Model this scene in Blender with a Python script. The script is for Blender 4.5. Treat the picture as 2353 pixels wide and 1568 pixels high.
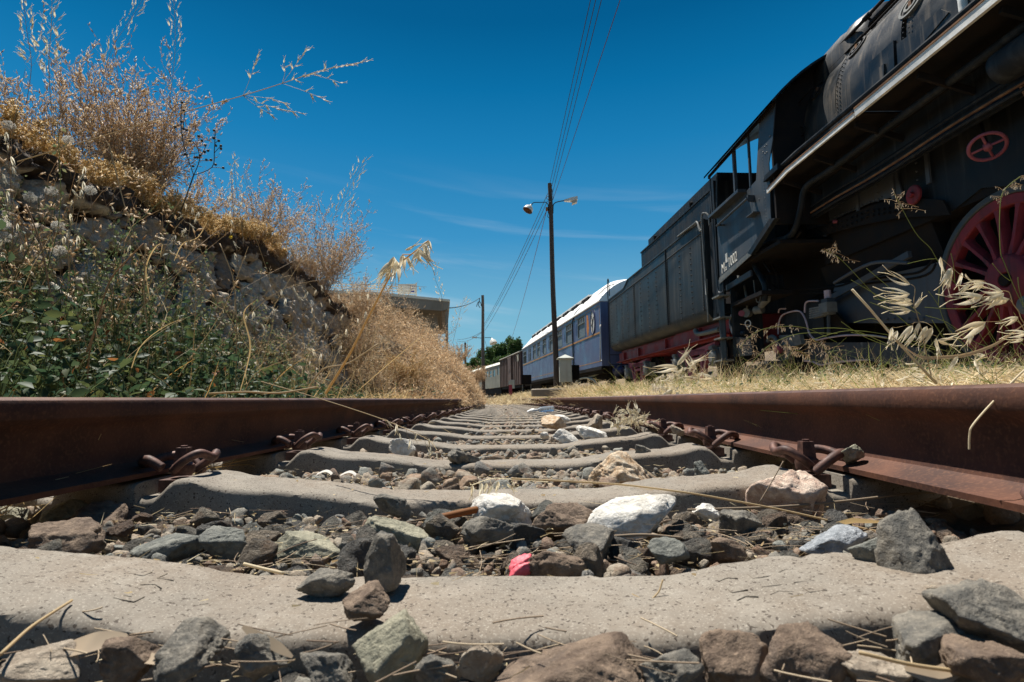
import bpy, bmesh, math, random
import numpy as np
from mathutils import Vector, Matrix
for o in list(bpy.data.objects): bpy.data.objects.remove(o)
SC=bpy.context.scene
rng=np.random.default_rng(7); random.seed(7)
# ---------------------------------------------------------------- camera
CAM=np.array([.0895,0.,.1459]); F=1290.5; yaw,pitch,roll=-.0393,.1032,.0124
_r=np.array([math.cos(yaw),-math.sin(yaw),0.]); _w=np.array([math.sin(yaw)*math.cos(pitch),math.cos(yaw)*math.cos(pitch),math.sin(pitch)])
_u=np.cross(_r,_w); CR=_r*math.cos(roll)-_u*math.sin(roll); CU=_r*math.sin(roll)+_u*math.cos(roll)
cd=bpy.data.cameras.new("camera"); cam=bpy.data.objects.new("camera",cd); SC.collection.objects.link(cam); SC.camera=cam
cam.matrix_world=Matrix(((CR[0],CU[0],-_w[0],CAM[0]),(CR[1],CU[1],-_w[1],CAM[1]),(CR[2],CU[2],-_w[2],CAM[2]),(0,0,0,1)))
cd.sensor_width=36; cd.lens=F/2353*36; cd.clip_start=.02; cd.clip_end=6000
cd.dof.use_dof=True; cd.dof.focus_distance=2.0; cd.dof.aperture_fstop=14
# ---------------------------------------------------------------- world and sun
SUN=Vector((-.27,.33,1.)).normalized()
el=math.asin(SUN.z); az=math.atan2(SUN.x,SUN.y)
W=bpy.data.worlds.new("World"); SC.world=W; W.use_nodes=True; nt=W.node_tree; nt.nodes.clear()
def N(t,**k):
    n=nt.nodes.new(t)
    for a,b in k.items(): setattr(n,a,b)
    return n
sky=N('ShaderNodeTexSky',sky_type='NISHITA',sun_disc=False,sun_elevation=el,sun_rotation=az,altitude=0,air_density=1.0,dust_density=.5,ozone_density=3.0)
hsv=N('ShaderNodeHueSaturation'); hsv.inputs['Saturation'].default_value=1.5; hsv.inputs['Hue'].default_value=.465; hsv.inputs['Value'].default_value=1.0
bg=N('ShaderNodeBackground'); bg.inputs[1].default_value=.0445; wo=N('ShaderNodeOutputWorld')
tc=N('ShaderNodeTexCoord'); sep=N('ShaderNodeSeparateXYZ'); nt.links.new(tc.outputs['Generated'],sep.inputs[0])
def M2(op,a,b=None,c=None):
    n=N('ShaderNodeMath',operation=op)
    for i,v in enumerate((a,b,c)):
        if v is None: continue
        if isinstance(v,(int,float)): n.inputs[i].default_value=v
        else: nt.links.new(v,n.inputs[i])
    return n.outputs[0]
X,Z=sep.outputs[0],sep.outputs[2]
cb=N('ShaderNodeCombineXYZ'); nt.links.new(M2('MULTIPLY',X,2.2),cb.inputs[0]); nt.links.new(M2('ADD',M2('MULTIPLY',Z,26.),M2('MULTIPLY',X,3.0)),cb.inputs[2]); nt.links.new(sep.outputs[1],cb.inputs[1])
ns=N('ShaderNodeTexNoise'); ns.inputs['Scale'].default_value=1.0; ns.inputs['Detail'].default_value=5; ns.inputs['Roughness'].default_value=.55; ns.inputs['Distortion'].default_value=.5
nt.links.new(cb.outputs[0],ns.inputs['Vector'])
def MR(v,a,b,c=0,d=1):
    n=N('ShaderNodeMapRange',interpolation_type='SMOOTHSTEP'); nt.links.new(v,n.inputs[0])
    for i,x in enumerate((a,b,c,d)): n.inputs[i+1].default_value=x
    return n.outputs[0]
band=M2('MULTIPLY',MR(Z,.02,.12),MR(Z,.42,.20,0,1))
mask=M2('MULTIPLY',M2('MULTIPLY',MR(ns.outputs[0],.50,.78),band),.32)
mx=N('ShaderNodeMix',data_type='RGBA'); nt.links.new(mask,mx.inputs[0]); nt.links.new(sky.outputs[0],hsv.inputs['Color']); 
sc1=N('ShaderNodeVectorMath',operation='SCALE'); sc1.inputs['Scale'].default_value=.1; nt.links.new(hsv.outputs[0],sc1.inputs[0])
gm=N('ShaderNodeGamma'); gm.inputs['Gamma'].default_value=1.7; nt.links.new(sc1.outputs[0],gm.inputs[0])
sc2=N('ShaderNodeVectorMath',operation='SCALE'); sc2.inputs['Scale'].default_value=14.5; nt.links.new(gm.outputs[0],sc2.inputs[0])
mh=N('ShaderNodeMix',data_type='RGBA'); mh.inputs[0].default_value=.85; nt.links.new(sc2.outputs[0],mh.inputs[6])
rp=N('ShaderNodeValToRGB'); nt.links.new(Z,rp.inputs[0]); el_=rp.color_ramp.elements; lin=lambda c:((c/255+.055)/1.055)**2.4
for i,(p,c) in enumerate(((0,(150,196,216)),(.15,(126,186,214)),(.28,(66,152,203)),(.42,(30,130,187)),(.50,(12,114,170)),(.58,(2,94,146)),(.85,(0,66,112)))):
    e=el_[i] if i<2 else el_.new(p); e.position=p; e.color=(*[lin(x) for x in c],1)
sc3=N('ShaderNodeVectorMath',operation='SCALE'); sc3.inputs['Scale'].default_value=14.6; nt.links.new(rp.outputs[0],sc3.inputs[0]); nt.links.new(sc3.outputs[0],mh.inputs[7]); nt.links.new(mh.outputs[2],mx.inputs[6]); mx.inputs[7].default_value=(9.,10.5,11.5,1)
nt.links.new(mx.outputs[2],bg.inputs[0]); nt.links.new(bg.outputs[0],wo.inputs[0])
sl=bpy.data.lights.new("sun",'SUN'); so=bpy.data.objects.new("sun",sl); SC.collection.objects.link(so)
sl.energy=5.0; sl.angle=math.radians(.5); sl.color=(1,.95,.87); so.rotation_euler=SUN.to_track_quat('Z','Y').to_euler()
SC.view_settings.view_transform='Standard'; SC.view_settings.look='None'; SC.view_settings.exposure=.62; SC.view_settings.gamma=1
SC.cycles.max_bounces=6; SC.cycles.transparent_max_bounces=6
# ---------------------------------------------------------------- track path (curving left)
DS=.05; PS=np.arange(-30,400,DS); _k=np.where(PS<14,.0073,.0046); _k=np.where(PS>60,.002,_k); _k=np.where(PS>90,0,_k)
PT=np.cumsum(_k)*DS; PT-=np.interp(0,PS,PT); PX=np.cumsum(-np.sin(PT))*DS; PY=np.cumsum(np.cos(PT))*DS
PX-=np.interp(0,PS,PX); PY-=np.interp(0,PS,PY)
def th(s): return float(np.interp(s,PS,PT))
def T(s,lat,z=0.):
    t=np.interp(s,PS,PT); return np.stack([np.interp(s,PS,PX)+lat*np.cos(t),np.interp(s,PS,PY)+lat*np.sin(t),z+0*t+0*np.asarray(lat,float)],-1)
def ray(x,y):                       # pixels of the 2353 px wide view
    d=CR*(x-1176.5)-CU*(y-784)+_w*F; return d/np.linalg.norm(d)
def at(x,y,Y):                      # point on that sight line at depth Y in front of the lens
    d=ray(x,y); return CAM+d*(Y/d[1])
def onlat(x,y,lat):                 # -> (s, z) on the vertical sheet lat metres right of the track centre
    d=ray(x,y); P=np.stack([PX+lat*np.cos(PT),PY+lat*np.sin(PT)],-1)-CAM[:2]
    c=P[:,0]*d[1]-P[:,1]*d[0]; j=np.where((c[:-1]*c[1:]<=0)&((P@d[:2])[:-1]>0)&(PS[:-1]>-15))[0][0]
    t=c[j]/(c[j]-c[j+1]); q=P[j]*(1-t)+P[j+1]*t; return PS[j]+t*DS, CAM[2]+d[2]*np.hypot(*q)/np.hypot(d[0],d[1])
def smooth(a,b,x): t=np.clip((x-a)/(b-a),0,1); return t*t*(3-2*t)
# ---------------------------------------------------------------- materials
MATS={}
class MT:
    def __init__(s,name,rough=.8,metal=0):
        s.m=bpy.data.materials.new(name); s.m.use_nodes=True; s.t=s.m.node_tree; s.b=s.t.nodes['Principled BSDF']; s.b.inputs['Roughness'].default_value=rough; s.b.inputs['Metallic'].default_value=metal
        s.tc=s.t.nodes.new('ShaderNodeTexCoord'); MATS[name]=s.m
    def n(s,t,**k):
        n=s.t.nodes.new(t)
        for a,b in k.items(): setattr(n,a,b)
        return n
    def l(s,a,b): s.t.links.new(a,b)
    def noise(s,scale,detail=4,vec=None,stretch=None,rough=.55,dist=0,coord='Object'):
        n=s.n('ShaderNodeTexNoise'); n.inputs['Scale'].default_value=scale; n.inputs['Detail'].default_value=detail; n.inputs['Roughness'].default_value=rough; n.inputs['Distortion'].default_value=dist
        v=vec or s.tc.outputs[coord]
        if stretch:
            mp=s.n('ShaderNodeMapping'); mp.inputs['Scale'].default_value=stretch; s.l(v,mp.inputs[0]); v=mp.outputs[0]
        s.l(v,n.inputs['Vector']); return n.outputs[0]
    def vor(s,scale,feature='F1',rnd=1):
        n=s.n('ShaderNodeTexVoronoi',feature=feature); n.inputs['Scale'].default_value=scale; s.l(s.tc.outputs['Object'],n.inputs['Vector']); return n
    def ramp(s,f,stops,interp='LINEAR'):
        r=s.n('ShaderNodeValToRGB'); r.color_ramp.interpolation=interp; e=r.color_ramp.elements
        while len(e)<len(stops): e.new(.5)
        for x,(p,c) in zip(e,stops):
            x.position=p; x.color=(c[0],c[1],c[2],1) if not isinstance(c,(int,float)) else (c,c,c,1)
        s.l(f,r.inputs[0]); return r.outputs[0]
    def mix(s,f,a,b,mode='MIX'):
        m=s.n('ShaderNodeMix',data_type='RGBA',blend_type=mode)
        for i,v in ((0,f),(6,a),(7,b)):
            if isinstance(v,(int,float)): m.inputs[i].default_value=v
            elif isinstance(v,tuple): m.inputs[i].default_value=(*v,1)
            else: s.l(v,m.inputs[i])
        return m.outputs[2]
    def col(s,c):
        if isinstance(c,tuple): s.b.inputs['Base Color'].default_value=(*c,1)
        else: s.l(c,s.b.inputs['Base Color'])
        s.c=c; return s
    def bump(s,h,strength=.3,dist=.01):
        b=s.n('ShaderNodeBump'); b.inputs['Strength'].default_value=strength; b.inputs['Distance'].default_value=dist; s.l(h,b.inputs['Height']); s.l(b.outputs[0],s.b.inputs['Normal']); return s
    def math(s,op,a,b=0.):
        n=s.n('ShaderNodeMath',operation=op)
        for i,v in enumerate((a,b)):
            if isinstance(v,(int,float)): n.inputs[i].default_value=v
            else: s.l(v,n.inputs[i])
        return n.outputs[0]
    def rnd(s,obj=True):
        if obj: return s.n('ShaderNodeObjectInfo').outputs['Random']
        return s.n('ShaderNodeNewGeometry').outputs['Random Per Island']
    def translucent(s,f=.35,tint=1.0):
        o=s.t.nodes['Material Output']; tr=s.n('ShaderNodeBsdfTranslucent'); m=s.n('ShaderNodeMixShader'); m.inputs[0].default_value=f
        if isinstance(s.c,tuple): tr.inputs[0].default_value=(*s.c,1)
        else: s.l(s.c,tr.inputs[0])
        s.l(s.b.outputs[0],m.inputs[1]); s.l(tr.outputs[0],m.inputs[2]); s.l(m.outputs[0],o.inputs[0]); return s
def paint(name,c,c2,rough=.55,scale=3,bump=.1,streak=True,dirt=(.16,.13,.10),dirtamt=.35,metal=0):
    m=MT(name,rough,metal); a=m.noise(scale,6); base=m.mix(m.ramp(a,[(.35,0),(.7,1)]),c,c2)
    if streak:
        st=m.noise(2.2,5,stretch=(6,6,.35)); base=m.mix(m.ramp(st,[(.52,0),(.75,dirtamt)]),base,dirt)
    m.col(base); f=m.noise(40,3); m.bump(f,bump,.004)
    m.b.inputs['Specular IOR Level'].default_value=.12 if name in ('dark_iron','black_paint') else .35
    rr=m.ramp(a,[(.3,max(rough-.15,.05)),(.7,min(rough+.2,1))]); m.l(rr,m.b.inputs['Roughness']); return m
# rusty steel of the rails
m=MT('rust',.75); a=m.noise(9,7); b=m.noise(160,3)
c=m.mix(m.ramp(a,[(.35,0),(.65,1)]),(.045,.014,.007),(.115,.040,.018)); c=m.mix(m.ramp(b,[(.5,0),(.75,.5)]),c,(.20,.085,.04)); c=m.mix(m.ramp(m.noise(3,4,stretch=(1,1,14)),[(.5,0),(.72,.45)]),c,(.07,.03,.022)); m.col(c); m.bump(b,.35,.0015)
m=MT('rail_top',.42,.25); c=m.mix(m.ramp(m.noise(14,5),[(.35,0),(.65,1)]),(.09,.045,.032),(.19,.11,.08)); c=m.mix(m.ramp(m.noise(70,3),[(.6,0),(.7,.7)]),c,(.28,.15,.09)); m.col(c); m.bump(m.noise(120,3),.25,.001)
m=MT('clip_rust',.6,.2); a=m.noise(60,5); m.col(m.mix(m.ramp(a,[(.4,0),(.65,1)]),(.055,.026,.02),(.15,.07,.05))); m.bump(m.noise(200,3),.4,.001)
# concrete with air pits
m=MT('concrete',.88); a=m.noise(7,6); c=m.mix(m.ramp(a,[(.3,0),(.7,1)]),(.165,.143,.115),(.275,.243,.198)); c=m.mix(m.ramp(m.noise(3.2,6,rough=.65),[(.45,0),(.62,.6)]),c,(.17,.125,.085)); c=m.mix(m.ramp(m.noise(24,6,rough=.7),[(.5,0),(.7,.45)]),c,(.34,.31,.26))
g=m.noise(460,2); c=m.mix(m.ramp(g,[(.58,0),(.68,.55)]),c,(.46,.42,.35)); c=m.mix(m.ramp(g,[(.30,.55),(.40,0)]),c,(.17,.14,.11))
v=m.vor(170); sc_=m.n('ShaderNodeSeparateColor'); m.l(v.outputs['Color'],sc_.inputs[0])
thr=m.math('MULTIPLY',m.math('POWER',sc_.outputs[0],2.2),.42); pit=m.math('MAXIMUM',m.math('LESS_THAN',m.math('ADD',v.outputs['Distance'],m.math('MULTIPLY',m.noise(300,2),.25)),thr),m.math('GREATER_THAN',m.noise(210,1,dist=.6),.665))
c=m.mix(pit,c,(.075,.058,.044)); m.col(c)
h=m.math('SUBTRACT',m.math('MULTIPLY',m.noise(260,3),.5),m.math('MULTIPLY',pit,1.6)); m.bump(h,.55,.0022)
# ballast
def stone_mat(name,obj,pal,rough=.85):
    kk=.035 if obj else 1.
    m=MT(name,rough); r=m.rnd(obj); base=m.ramp(r,[(i/len(pal),p) for i,p in enumerate(pal)],'CONSTANT')
    a=m.noise(45*kk,7,rough=.7); base=m.mix(m.ramp(a,[(.3,.8),(.5,0)]),base,(.06,.05,.042)); base=m.mix(m.ramp(a,[(.55,0),(.8,.6)]),base,(.34,.27,.2))
    o2=m.noise(22*kk,5,dist=.8); base=m.mix(m.ramp(o2,[(.52,0),(.66,.6)]),base,(.21,.115,.06)); sp=m.noise(300*kk,2); base=m.mix(m.ramp(sp,[(.6,0),(.68,.5)]),base,(.45,.40,.33))
    m.col(base); m.bump(m.math('ADD',a,m.math('MULTIPLY',m.noise(130*kk,5,rough=.7),.6)),1.,.006/kk if obj else .006); return m
PAL=[(.27,.225,.17),(.20,.185,.155),(.30,.21,.14),(.25,.235,.195),(.38,.31,.23),(.18,.175,.16),(.28,.195,.135),(.25,.255,.225),(.34,.29,.22),(.22,.145,.10)]
stone_mat('ballast',True,PAL); stone_mat('ballast_far',False,PAL)
for nm,ca,cbb in (('rock_dark',(.13,.125,.11),(.28,.25,.20)),('rock_green',(.14,.15,.135),(.25,.25,.215)),('rock_brown',(.15,.10,.068),(.27,.195,.135)),('rock_pale',(.30,.29,.21),(.42,.39,.28)),('rock_white',(.74,.69,.60),(.88,.85,.78)),('rock_pink',(.60,.38,.28),(.74,.60,.48)),('rock_orange',(.66,.40,.20),(.78,.66,.50)),('rock_bluegrey',(.30,.33,.36),(.46,.48,.50)),('rock_tan',(.34,.27,.20),(.46,.39,.30))):
    m=MT(nm,.82); a=m.noise(42,8,rough=.7); c=m.mix(m.ramp(a,[(.38,0),(.62,1)]),tuple(x*.75 for x in ca),cbb); c=m.mix(m.ramp(m.noise(19,6,dist=1.2),[(.52,0),(.64,.65)]),c,tuple(x*.55+.02 for x in ca)); c=m.mix(m.ramp(m.noise(300,2),[(.6,0),(.7,.45)]),c,tuple(min(1,x*1.5) for x in cbb)); m.col(c); m.bump(m.math('ADD',a,m.math('MULTIPLY',m.noise(140,5,rough=.7),.6)),1.,.007)
m=MT('earth',.95); a=m.noise(9,8,rough=.65); c=m.mix(m.ramp(a,[(.3,0),(.7,1)]),(.10,.075,.052),(.21,.16,.11)); c=m.mix(m.ramp(m.noise(.8,5),[(.45,0),(.65,.8)]),c,(.30,.23,.13)); m.col(c); m.bump(m.noise(60,6,rough=.7),1,.03)
# train paints
paint('black_paint',(.012,.014,.016),(.028,.031,.035),.5,2.5,.2,True,(.085,.085,.085),.45)
paint('boiler_black',(.012,.014,.016),(.042,.042,.042),.42,2.0,.3,True,(.17,.135,.10),.9)
paint('tender_black',(.012,.016,.019),(.028,.034,.037),.5,1.6,.25,True,(.12,.12,.11),.5)
paint('cab_grey',(.028,.035,.043),(.052,.061,.072),.5,2.0,.15,True,(.13,.125,.115),.4)
paint('dark_iron',(.012,.012,.013),(.026,.020,.017),.85,5,.3,False)
paint('grey_iron',(.10,.105,.10),(.19,.19,.175),.6,12,.3,False)
paint('wheel_red',(.16,.014,.020),(.29,.035,.045),.6,5,.4,True,(.05,.02,.018),.8)
paint('frame_red',(.17,.012,.014),(.26,.022,.024),.5,3,.2,True,(.06,.02,.015),.6)
paint('bogie_pink',(.26,.06,.085),(.37,.11,.14),.6,6,.2,True,(.10,.03,.03),.5)
paint('faded_pink',(.42,.30,.33),(.56,.46,.48),.6,8,.2,False)
paint('board_white',(.62,.60,.55),(.86,.85,.82),.6,9,.3,False)
paint('rust_steel',(.13,.06,.03),(.30,.15,.07),.8,10,.4,False)
paint('coach_blue',(.062,.080,.165),(.10,.122,.215),.38,1.4,.08,True,(.17,.19,.27),.5)
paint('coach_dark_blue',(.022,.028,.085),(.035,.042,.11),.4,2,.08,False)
paint('gold_trim',(.34,.17,.06),(.44,.24,.10),.6,6,.1,False)
paint('orange_undercoat',(.42,.13,.02),(.58,.24,.06),.8,9,.2,False)
paint('roof_white',(.80,.79,.75),(.92,.91,.88),.7,2,.3,True,(.55,.50,.42),.4)
paint('boxcar_brown',(.095,.060,.048),(.15,.10,.082),.75,3,.3,True,(.05,.035,.03),.6)
paint('boxcar_end',(.045,.028,.028),(.06,.038,.035),.75,3,.3,False)
paint('grey_coach',(.21,.20,.155),(.30,.29,.235),.7,2,.2,True,(.15,.11,.08),.6)
paint('cream_roof',(.55,.54,.45),(.70,.68,.58),.7,2,.2,False)
paint('lamp_white',(.60,.57,.50),(.75,.73,.68),.5,8,.1,True,(.4,.28,.18),.5)
paint('cabinet_grey',(.40,.41,.36),(.52,.53,.47),.5,3,.1,True,(.30,.27,.22),.5)
paint('sign_cream',(.55,.50,.42),(.68,.64,.56),.6,6,.1,False)
paint('building_concrete',(.20,.17,.13),(.29,.25,.20),.85,2,.2,True,(.22,.20,.17),.7)
paint('building_fascia',(.66,.60,.48),(.76,.70,.58),.7,3,.1,False)
paint('truss_steel',(.12,.14,.18),(.17,.19,.24),.6,3,.1,False)
paint('plastic_white',(.7,.7,.68),(.82,.82,.8),.4,9,.1,False)
paint('letter_white',(.72,.68,.58),(.86,.82,.74),.6,30,.1,False)
paint('letter_blue',(.02,.03,.22),(.04,.05,.3),.6,30,.1,False)
paint('red_box',(.28,.035,.05),(.36,.06,.08),.6,6,.1,False)
m=MT('window_glass',.08); m.col((.035,.045,.045)); m.b.inputs['Specular IOR Level'].default_value=.9
m=MT('curtain',.9); m.col(m.mix(m.noise(6,3),(.62,.60,.55),(.42,.41,.38)))
m=MT('blind',.55); m.col(m.mix(m.noise(3,3),(.10,.135,.155),(.145,.18,.20)))
m=MT('clear_plastic',.12); m.col((.75,.85,.95)); m.b.inputs['Transmission Weight'].default_value=.75
m=MT('cloth_red',.55); m.col(m.mix(m.noise(90,4),(.62,.05,.08),(.80,.16,.20))); m.bump(m.noise(120,4),.6,.003)
m=MT('pole_wood',.85); a=m.noise(5,6,stretch=(9,9,.5)); c=m.mix(m.ramp(a,[(.3,0),(.7,1)]),(.035,.024,.018),(.095,.066,.048)); m.col(c); m.bump(a,.7,.01)
m=MT('pole_wood_grey',.85); a=m.noise(5,6,stretch=(9,9,.5)); c=m.mix(m.ramp(a,[(.3,0),(.7,1)]),(.085,.062,.048),(.17,.13,.10)); m.col(c); m.bump(a,.7,.01)
m=MT('cable',.7); m.col((.03,.026,.026))
m=MT('red_cable',.7); m.col((.10,.035,.035))
# wall stones (vertex attribute tells stone from mortar)
m=MT('rubble',.9); at_=m.n('ShaderNodeAttribute',attribute_name='tone'); s_=m.n('ShaderNodeSeparateColor'); m.l(at_.outputs['Color'],s_.inputs[0])
a=m.noise(9,8,rough=.7); st=m.mix(m.ramp(a,[(.38,0),(.62,1)]),(.46,.38,.28),(.93,.84,.68)); st=m.mix(s_.outputs[1],st,m.mix(a,(.42,.33,.24),(.66,.54,.40)))
mo=m.mix(m.ramp(m.noise(16,6),[(.35,0),(.65,1)]),(.06,.042,.03),(.13,.095,.068)); c=m.mix(m.ramp(s_.outputs[0],[(.25,0),(.45,1)]),mo,st); c=m.mix(m.ramp(m.noise(2.5,5),[(.55,0),(.72,.7)]),c,(.09,.065,.05)); m.col(c); m.bump(m.math('ADD',a,m.noise(40,6,rough=.7)),1.,.02)
# plants
def plant(name,pal,tr=.35,rough=.6,obj=False,spec=.25):
    m=MT(name,rough); r=m.rnd(obj); m.col(m.ramp(r,[(i/max(1,len(pal)-1),p) for i,p in enumerate(pal)])); m.b.inputs['Specular IOR Level'].default_value=spec; m.translucent(tr); return m
plant('straw',[(.62,.46,.24),(.80,.66,.40),(.46,.31,.15),(.86,.75,.50),(.70,.54,.29)],.35)
plant('straw_pale',[(.70,.58,.36),(.80,.70,.50),(.62,.48,.27)],.35)
plant('weed_mix',[(.10,.14,.06),(.16,.20,.09),(.07,.11,.05),(.26,.25,.12),(.13,.17,.09),(.34,.24,.12)],.45)
plant('moss_gold',[(.74,.53,.24),(.86,.68,.36),(.58,.38,.15),(.90,.76,.46)],.4)
plant('husk',[(.90,.81,.60),(.96,.91,.76),(.82,.70,.48)],.62,.5)
plant('dry_brown',[(.54,.37,.21),(.66,.48,.29),(.36,.23,.13),(.76,.60,.40)],.4)
plant('dry_pod',[(.76,.57,.36),(.88,.74,.54),(.52,.35,.19),(.94,.85,.70)],.5)
plant('dry_gold',[(.62,.43,.18),(.76,.58,.30),(.46,.29,.12),(.84,.70,.42)],.4)
plant('green_leaf',[(.028,.062,.034),(.060,.105,.048),(.042,.085,.055),(.15,.17,.055),(.045,.085,.042),(.10,.13,.06)],.42,.55,spec=.3)
plant('green_stem',[(.12,.17,.05),(.2,.24,.09),(.24,.2,.09)],.25)
plant('grass_green',[(.16,.22,.04),(.26,.30,.08),(.34,.34,.12)],.35)
plant('rust_leaf',[(.25,.09,.03),(.35,.15,.05),(.18,.07,.03)],.4)
plant('orange_leaf',[(.62,.34,.10),(.72,.50,.22),(.66,.50,.28)],.5)
plant('dark_stem',[(.07,.06,.035),(.11,.085,.05)],.1)
plant('fluff',[(.85,.82,.75),(.9,.88,.84)],.5)
plant('tree_leaf',[(.035,.075,.018),(.06,.11,.028),(.09,.14,.04),(.05,.09,.025)],.4,.5)
plant('twig',[(.20,.14,.10),(.38,.29,.20),(.13,.09,.065),(.55,.44,.30),(.30,.22,.15)],.05,.8)
plant('litter_leaf',[(.50,.40,.27),(.66,.56,.42),(.36,.27,.18),(.28,.20,.13)],.25,.7)
plant('yellow_flower',[(.75,.55,.05),(.85,.65,.08)],.3)
# ---------------------------------------------------------------- mesh builder
class MB:
    def __init__(s): s.v=[]; s.f=[]; s.n=0; s.at=[]
    def add(s,V,Fs):
        V=np.asarray(V,float).reshape(-1,3); s.v.append(V)
        if not isinstance(Fs,list): Fs=[Fs]
        for f in Fs:
            f=np.asarray(f,int)
            if f.size: s.f.append((f if f.ndim>1 else f[None])+s.n)
        s.n+=len(V); return s
    def poly(s,V): return s.add(V,np.arange(len(V))[None])
    def box(s,a,b):
        (x0,y0,z0),(x1,y1,z1)=a,b; x0,x1=min(x0,x1),max(x0,x1); y0,y1=min(y0,y1),max(y0,y1); z0,z1=min(z0,z1),max(z0,z1)
        V=[(x0,y0,z0),(x1,y0,z0),(x1,y1,z0),(x0,y1,z0),(x0,y0,z1),(x1,y0,z1),(x1,y1,z1),(x0,y1,z1)]
        return s.add(V,np.array([(0,3,2,1),(4,5,6,7),(0,1,5,4),(1,2,6,5),(2,3,7,6),(3,0,4,7)]))
    def bar(s,p,q,w,h=None):          # box beam from p to q
        p,q=np.asarray(p,float),np.asarray(q,float); d=q-p; L=np.linalg.norm(d); d=d/L; h=h or w
        up=np.array([0,0,1.]) if abs(d[2])<.95 else np.array([0,1.,0]); a=np.cross(d,up); a/=np.linalg.norm(a); b=np.cross(a,d)
        V=[]; 
        for e in (p,q):
            for sx,sz in ((-1,-1),(1,-1),(1,1),(-1,1)): V.append(e+a*sx*w/2+b*sz*h/2)
        return s.add(V,np.array([(0,1,2,3),(7,6,5,4),(0,4,5,1),(1,5,6,2),(2,6,7,3),(3,7,4,0)]))
    def tube(s,P,r,n=8,cap=True):
        P=np.asarray(P,float); m=len(P); r=np.full(m,r) if np.isscalar(r) else np.asarray(r,float)
        t=np.gradient(P,axis=0); t/=np.linalg.norm(t,axis=1)[:,None]+1e-12
        up=np.array([0,0,1.]) if abs(t[0][2])<.9 else np.array([1.,0,0]); a=np.cross(t[0],up); a/=np.linalg.norm(a)
        A=[]
        for i in range(m):
            a=a-t[i]*np.dot(a,t[i]); a/=np.linalg.norm(a)+1e-12; A.append(a)
        A=np.array(A); B=np.cross(t,A); an=np.linspace(0,2*np.pi,n,endpoint=False)
        V=P[:,None]+r[:,None,None]*(A[:,None]*np.cos(an)[None,:,None]+B[:,None]*np.sin(an)[None,:,None])
        i=np.arange(m-1)[:,None]*n; j=np.arange(n); k=(j+1)%n
        Fq=np.stack([i+j,i+k,i+n+k,i+n+j],-1).reshape(-1,4); Fl=[Fq]
        if cap: Fl+= [np.arange(n)[::-1][None],(np.arange(n)+(m-1)*n)[None]]
        return s.add(V.reshape(-1,3),Fl)
    def lathe(s,prof,c,axis,n=24,cap=True):   # prof: (offset along axis, radius)
        c=np.asarray(c,float); ax=np.asarray(axis,float); ax/=np.linalg.norm(ax); up=np.array([0,0,1.]) if abs(ax[2])<.9 else np.array([1.,0,0]); a=np.cross(ax,up); a/=np.linalg.norm(a); b=np.cross(ax,a)
        an=np.linspace(0,2*np.pi,n,endpoint=False); V=[c+ax*o+r*(a*math.cos(t)+b*math.sin(t)) for o,r in prof for t in an]
        m=len(prof); i=np.arange(m-1)[:,None]*n; j=np.arange(n); k=(j+1)%n; Fl=[np.stack([i+j,i+k,i+n+k,i+n+j],-1).reshape(-1,4)]
        if cap: Fl+=[np.arange(n)[::-1][None],(np.arange(n)+(m-1)*n)[None]]
        return s.add(V,Fl)
    def prism(s,P,axis,a,b):          # P: 2D outline in the plane across `axis`, extruded a..b
        P=np.asarray(P,float); n=len(P)
        def mk(v):
            o=np.zeros((n,3)); ix=[i for i in range(3) if i!=axis]; o[:,ix[0]]=P[:,0]; o[:,ix[1]]=P[:,1]; o[:,axis]=v; return o
        V=np.vstack([mk(a),mk(b)]); j=np.arange(n); k=(j+1)%n
        return s.add(V,[j[::-1][None],(j+n)[None],np.stack([j,k,k+n,j+n],-1)])
    def loft(s,S,cap=True,close=True):
        S=np.asarray(S,float); m,n=S.shape[:2]; i=np.arange(m-1)[:,None]*n; j=np.arange(n if close else n-1); k=(j+1)%n
        Fl=[np.stack([i+j,i+k,i+n+k,i+n+j],-1).reshape(-1,4)]
        if cap: Fl+=[np.arange(n)[::-1][None],(np.arange(n)+(m-1)*n)[None]]
        return s.add(S.reshape(-1,3),Fl)
    def inst(s,tv,tf,R,P):            # template copied by rotation-scale matrices R (N,3,3) and positions P
        tv=np.asarray(tv,float); Nn=len(P); V=np.einsum('nij,kj->nki',R,tv)+np.asarray(P)[:,None]; k=len(tv)
        Fs=[(np.asarray(f)[None]+(np.arange(Nn)*k)[:,None,None]).reshape(-1,np.asarray(f).shape[1]) for f in (tf if isinstance(tf,list) else [tf])]
        return s.add(V.reshape(-1,3),Fs)
    def build(s,name,mat,parent=None,smooth=True,ang=35):
        V=np.concatenate(s.v); me=bpy.data.meshes.new(name); me.vertices.add(len(V)); me.vertices.foreach_set('co',V.ravel())
        nl=sum(f.size for f in s.f); nf=sum(len(f) for f in s.f); me.loops.add(nl); me.polygons.add(nf)
        me.loops.foreach_set('vertex_index',np.concatenate([f.ravel() for f in s.f]).astype(np.int32))
        tot=np.concatenate([np.full(len(f),f.shape[1]) for f in s.f]); st=np.concatenate([[0],np.cumsum(tot)[:-1]])
        me.polygons.foreach_set('loop_start',st.astype(np.int32)); me.polygons.foreach_set('loop_total',tot.astype(np.int32))
        me.update(calc_edges=True); me.validate()
        if smooth:
            me.polygons.foreach_set('use_smooth',np.ones(len(me.polygons),bool))
            if ang<180:
                try: me.set_sharp_from_angle(angle=math.radians(ang))
                except Exception: pass
        me.materials.append(MATS[mat] if isinstance(mat,str) else mat)
        o=bpy.data.objects.new(name,me); SC.collection.objects.link(o)
        if parent: o.parent=parent
        return o
def tag(o,label=None,cat=None,group=None,kind=None):
    if label: o['label']=label
    if cat: o['category']=cat
    if group: o['group']=group
    if kind: o['kind']=kind
    return o
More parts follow.
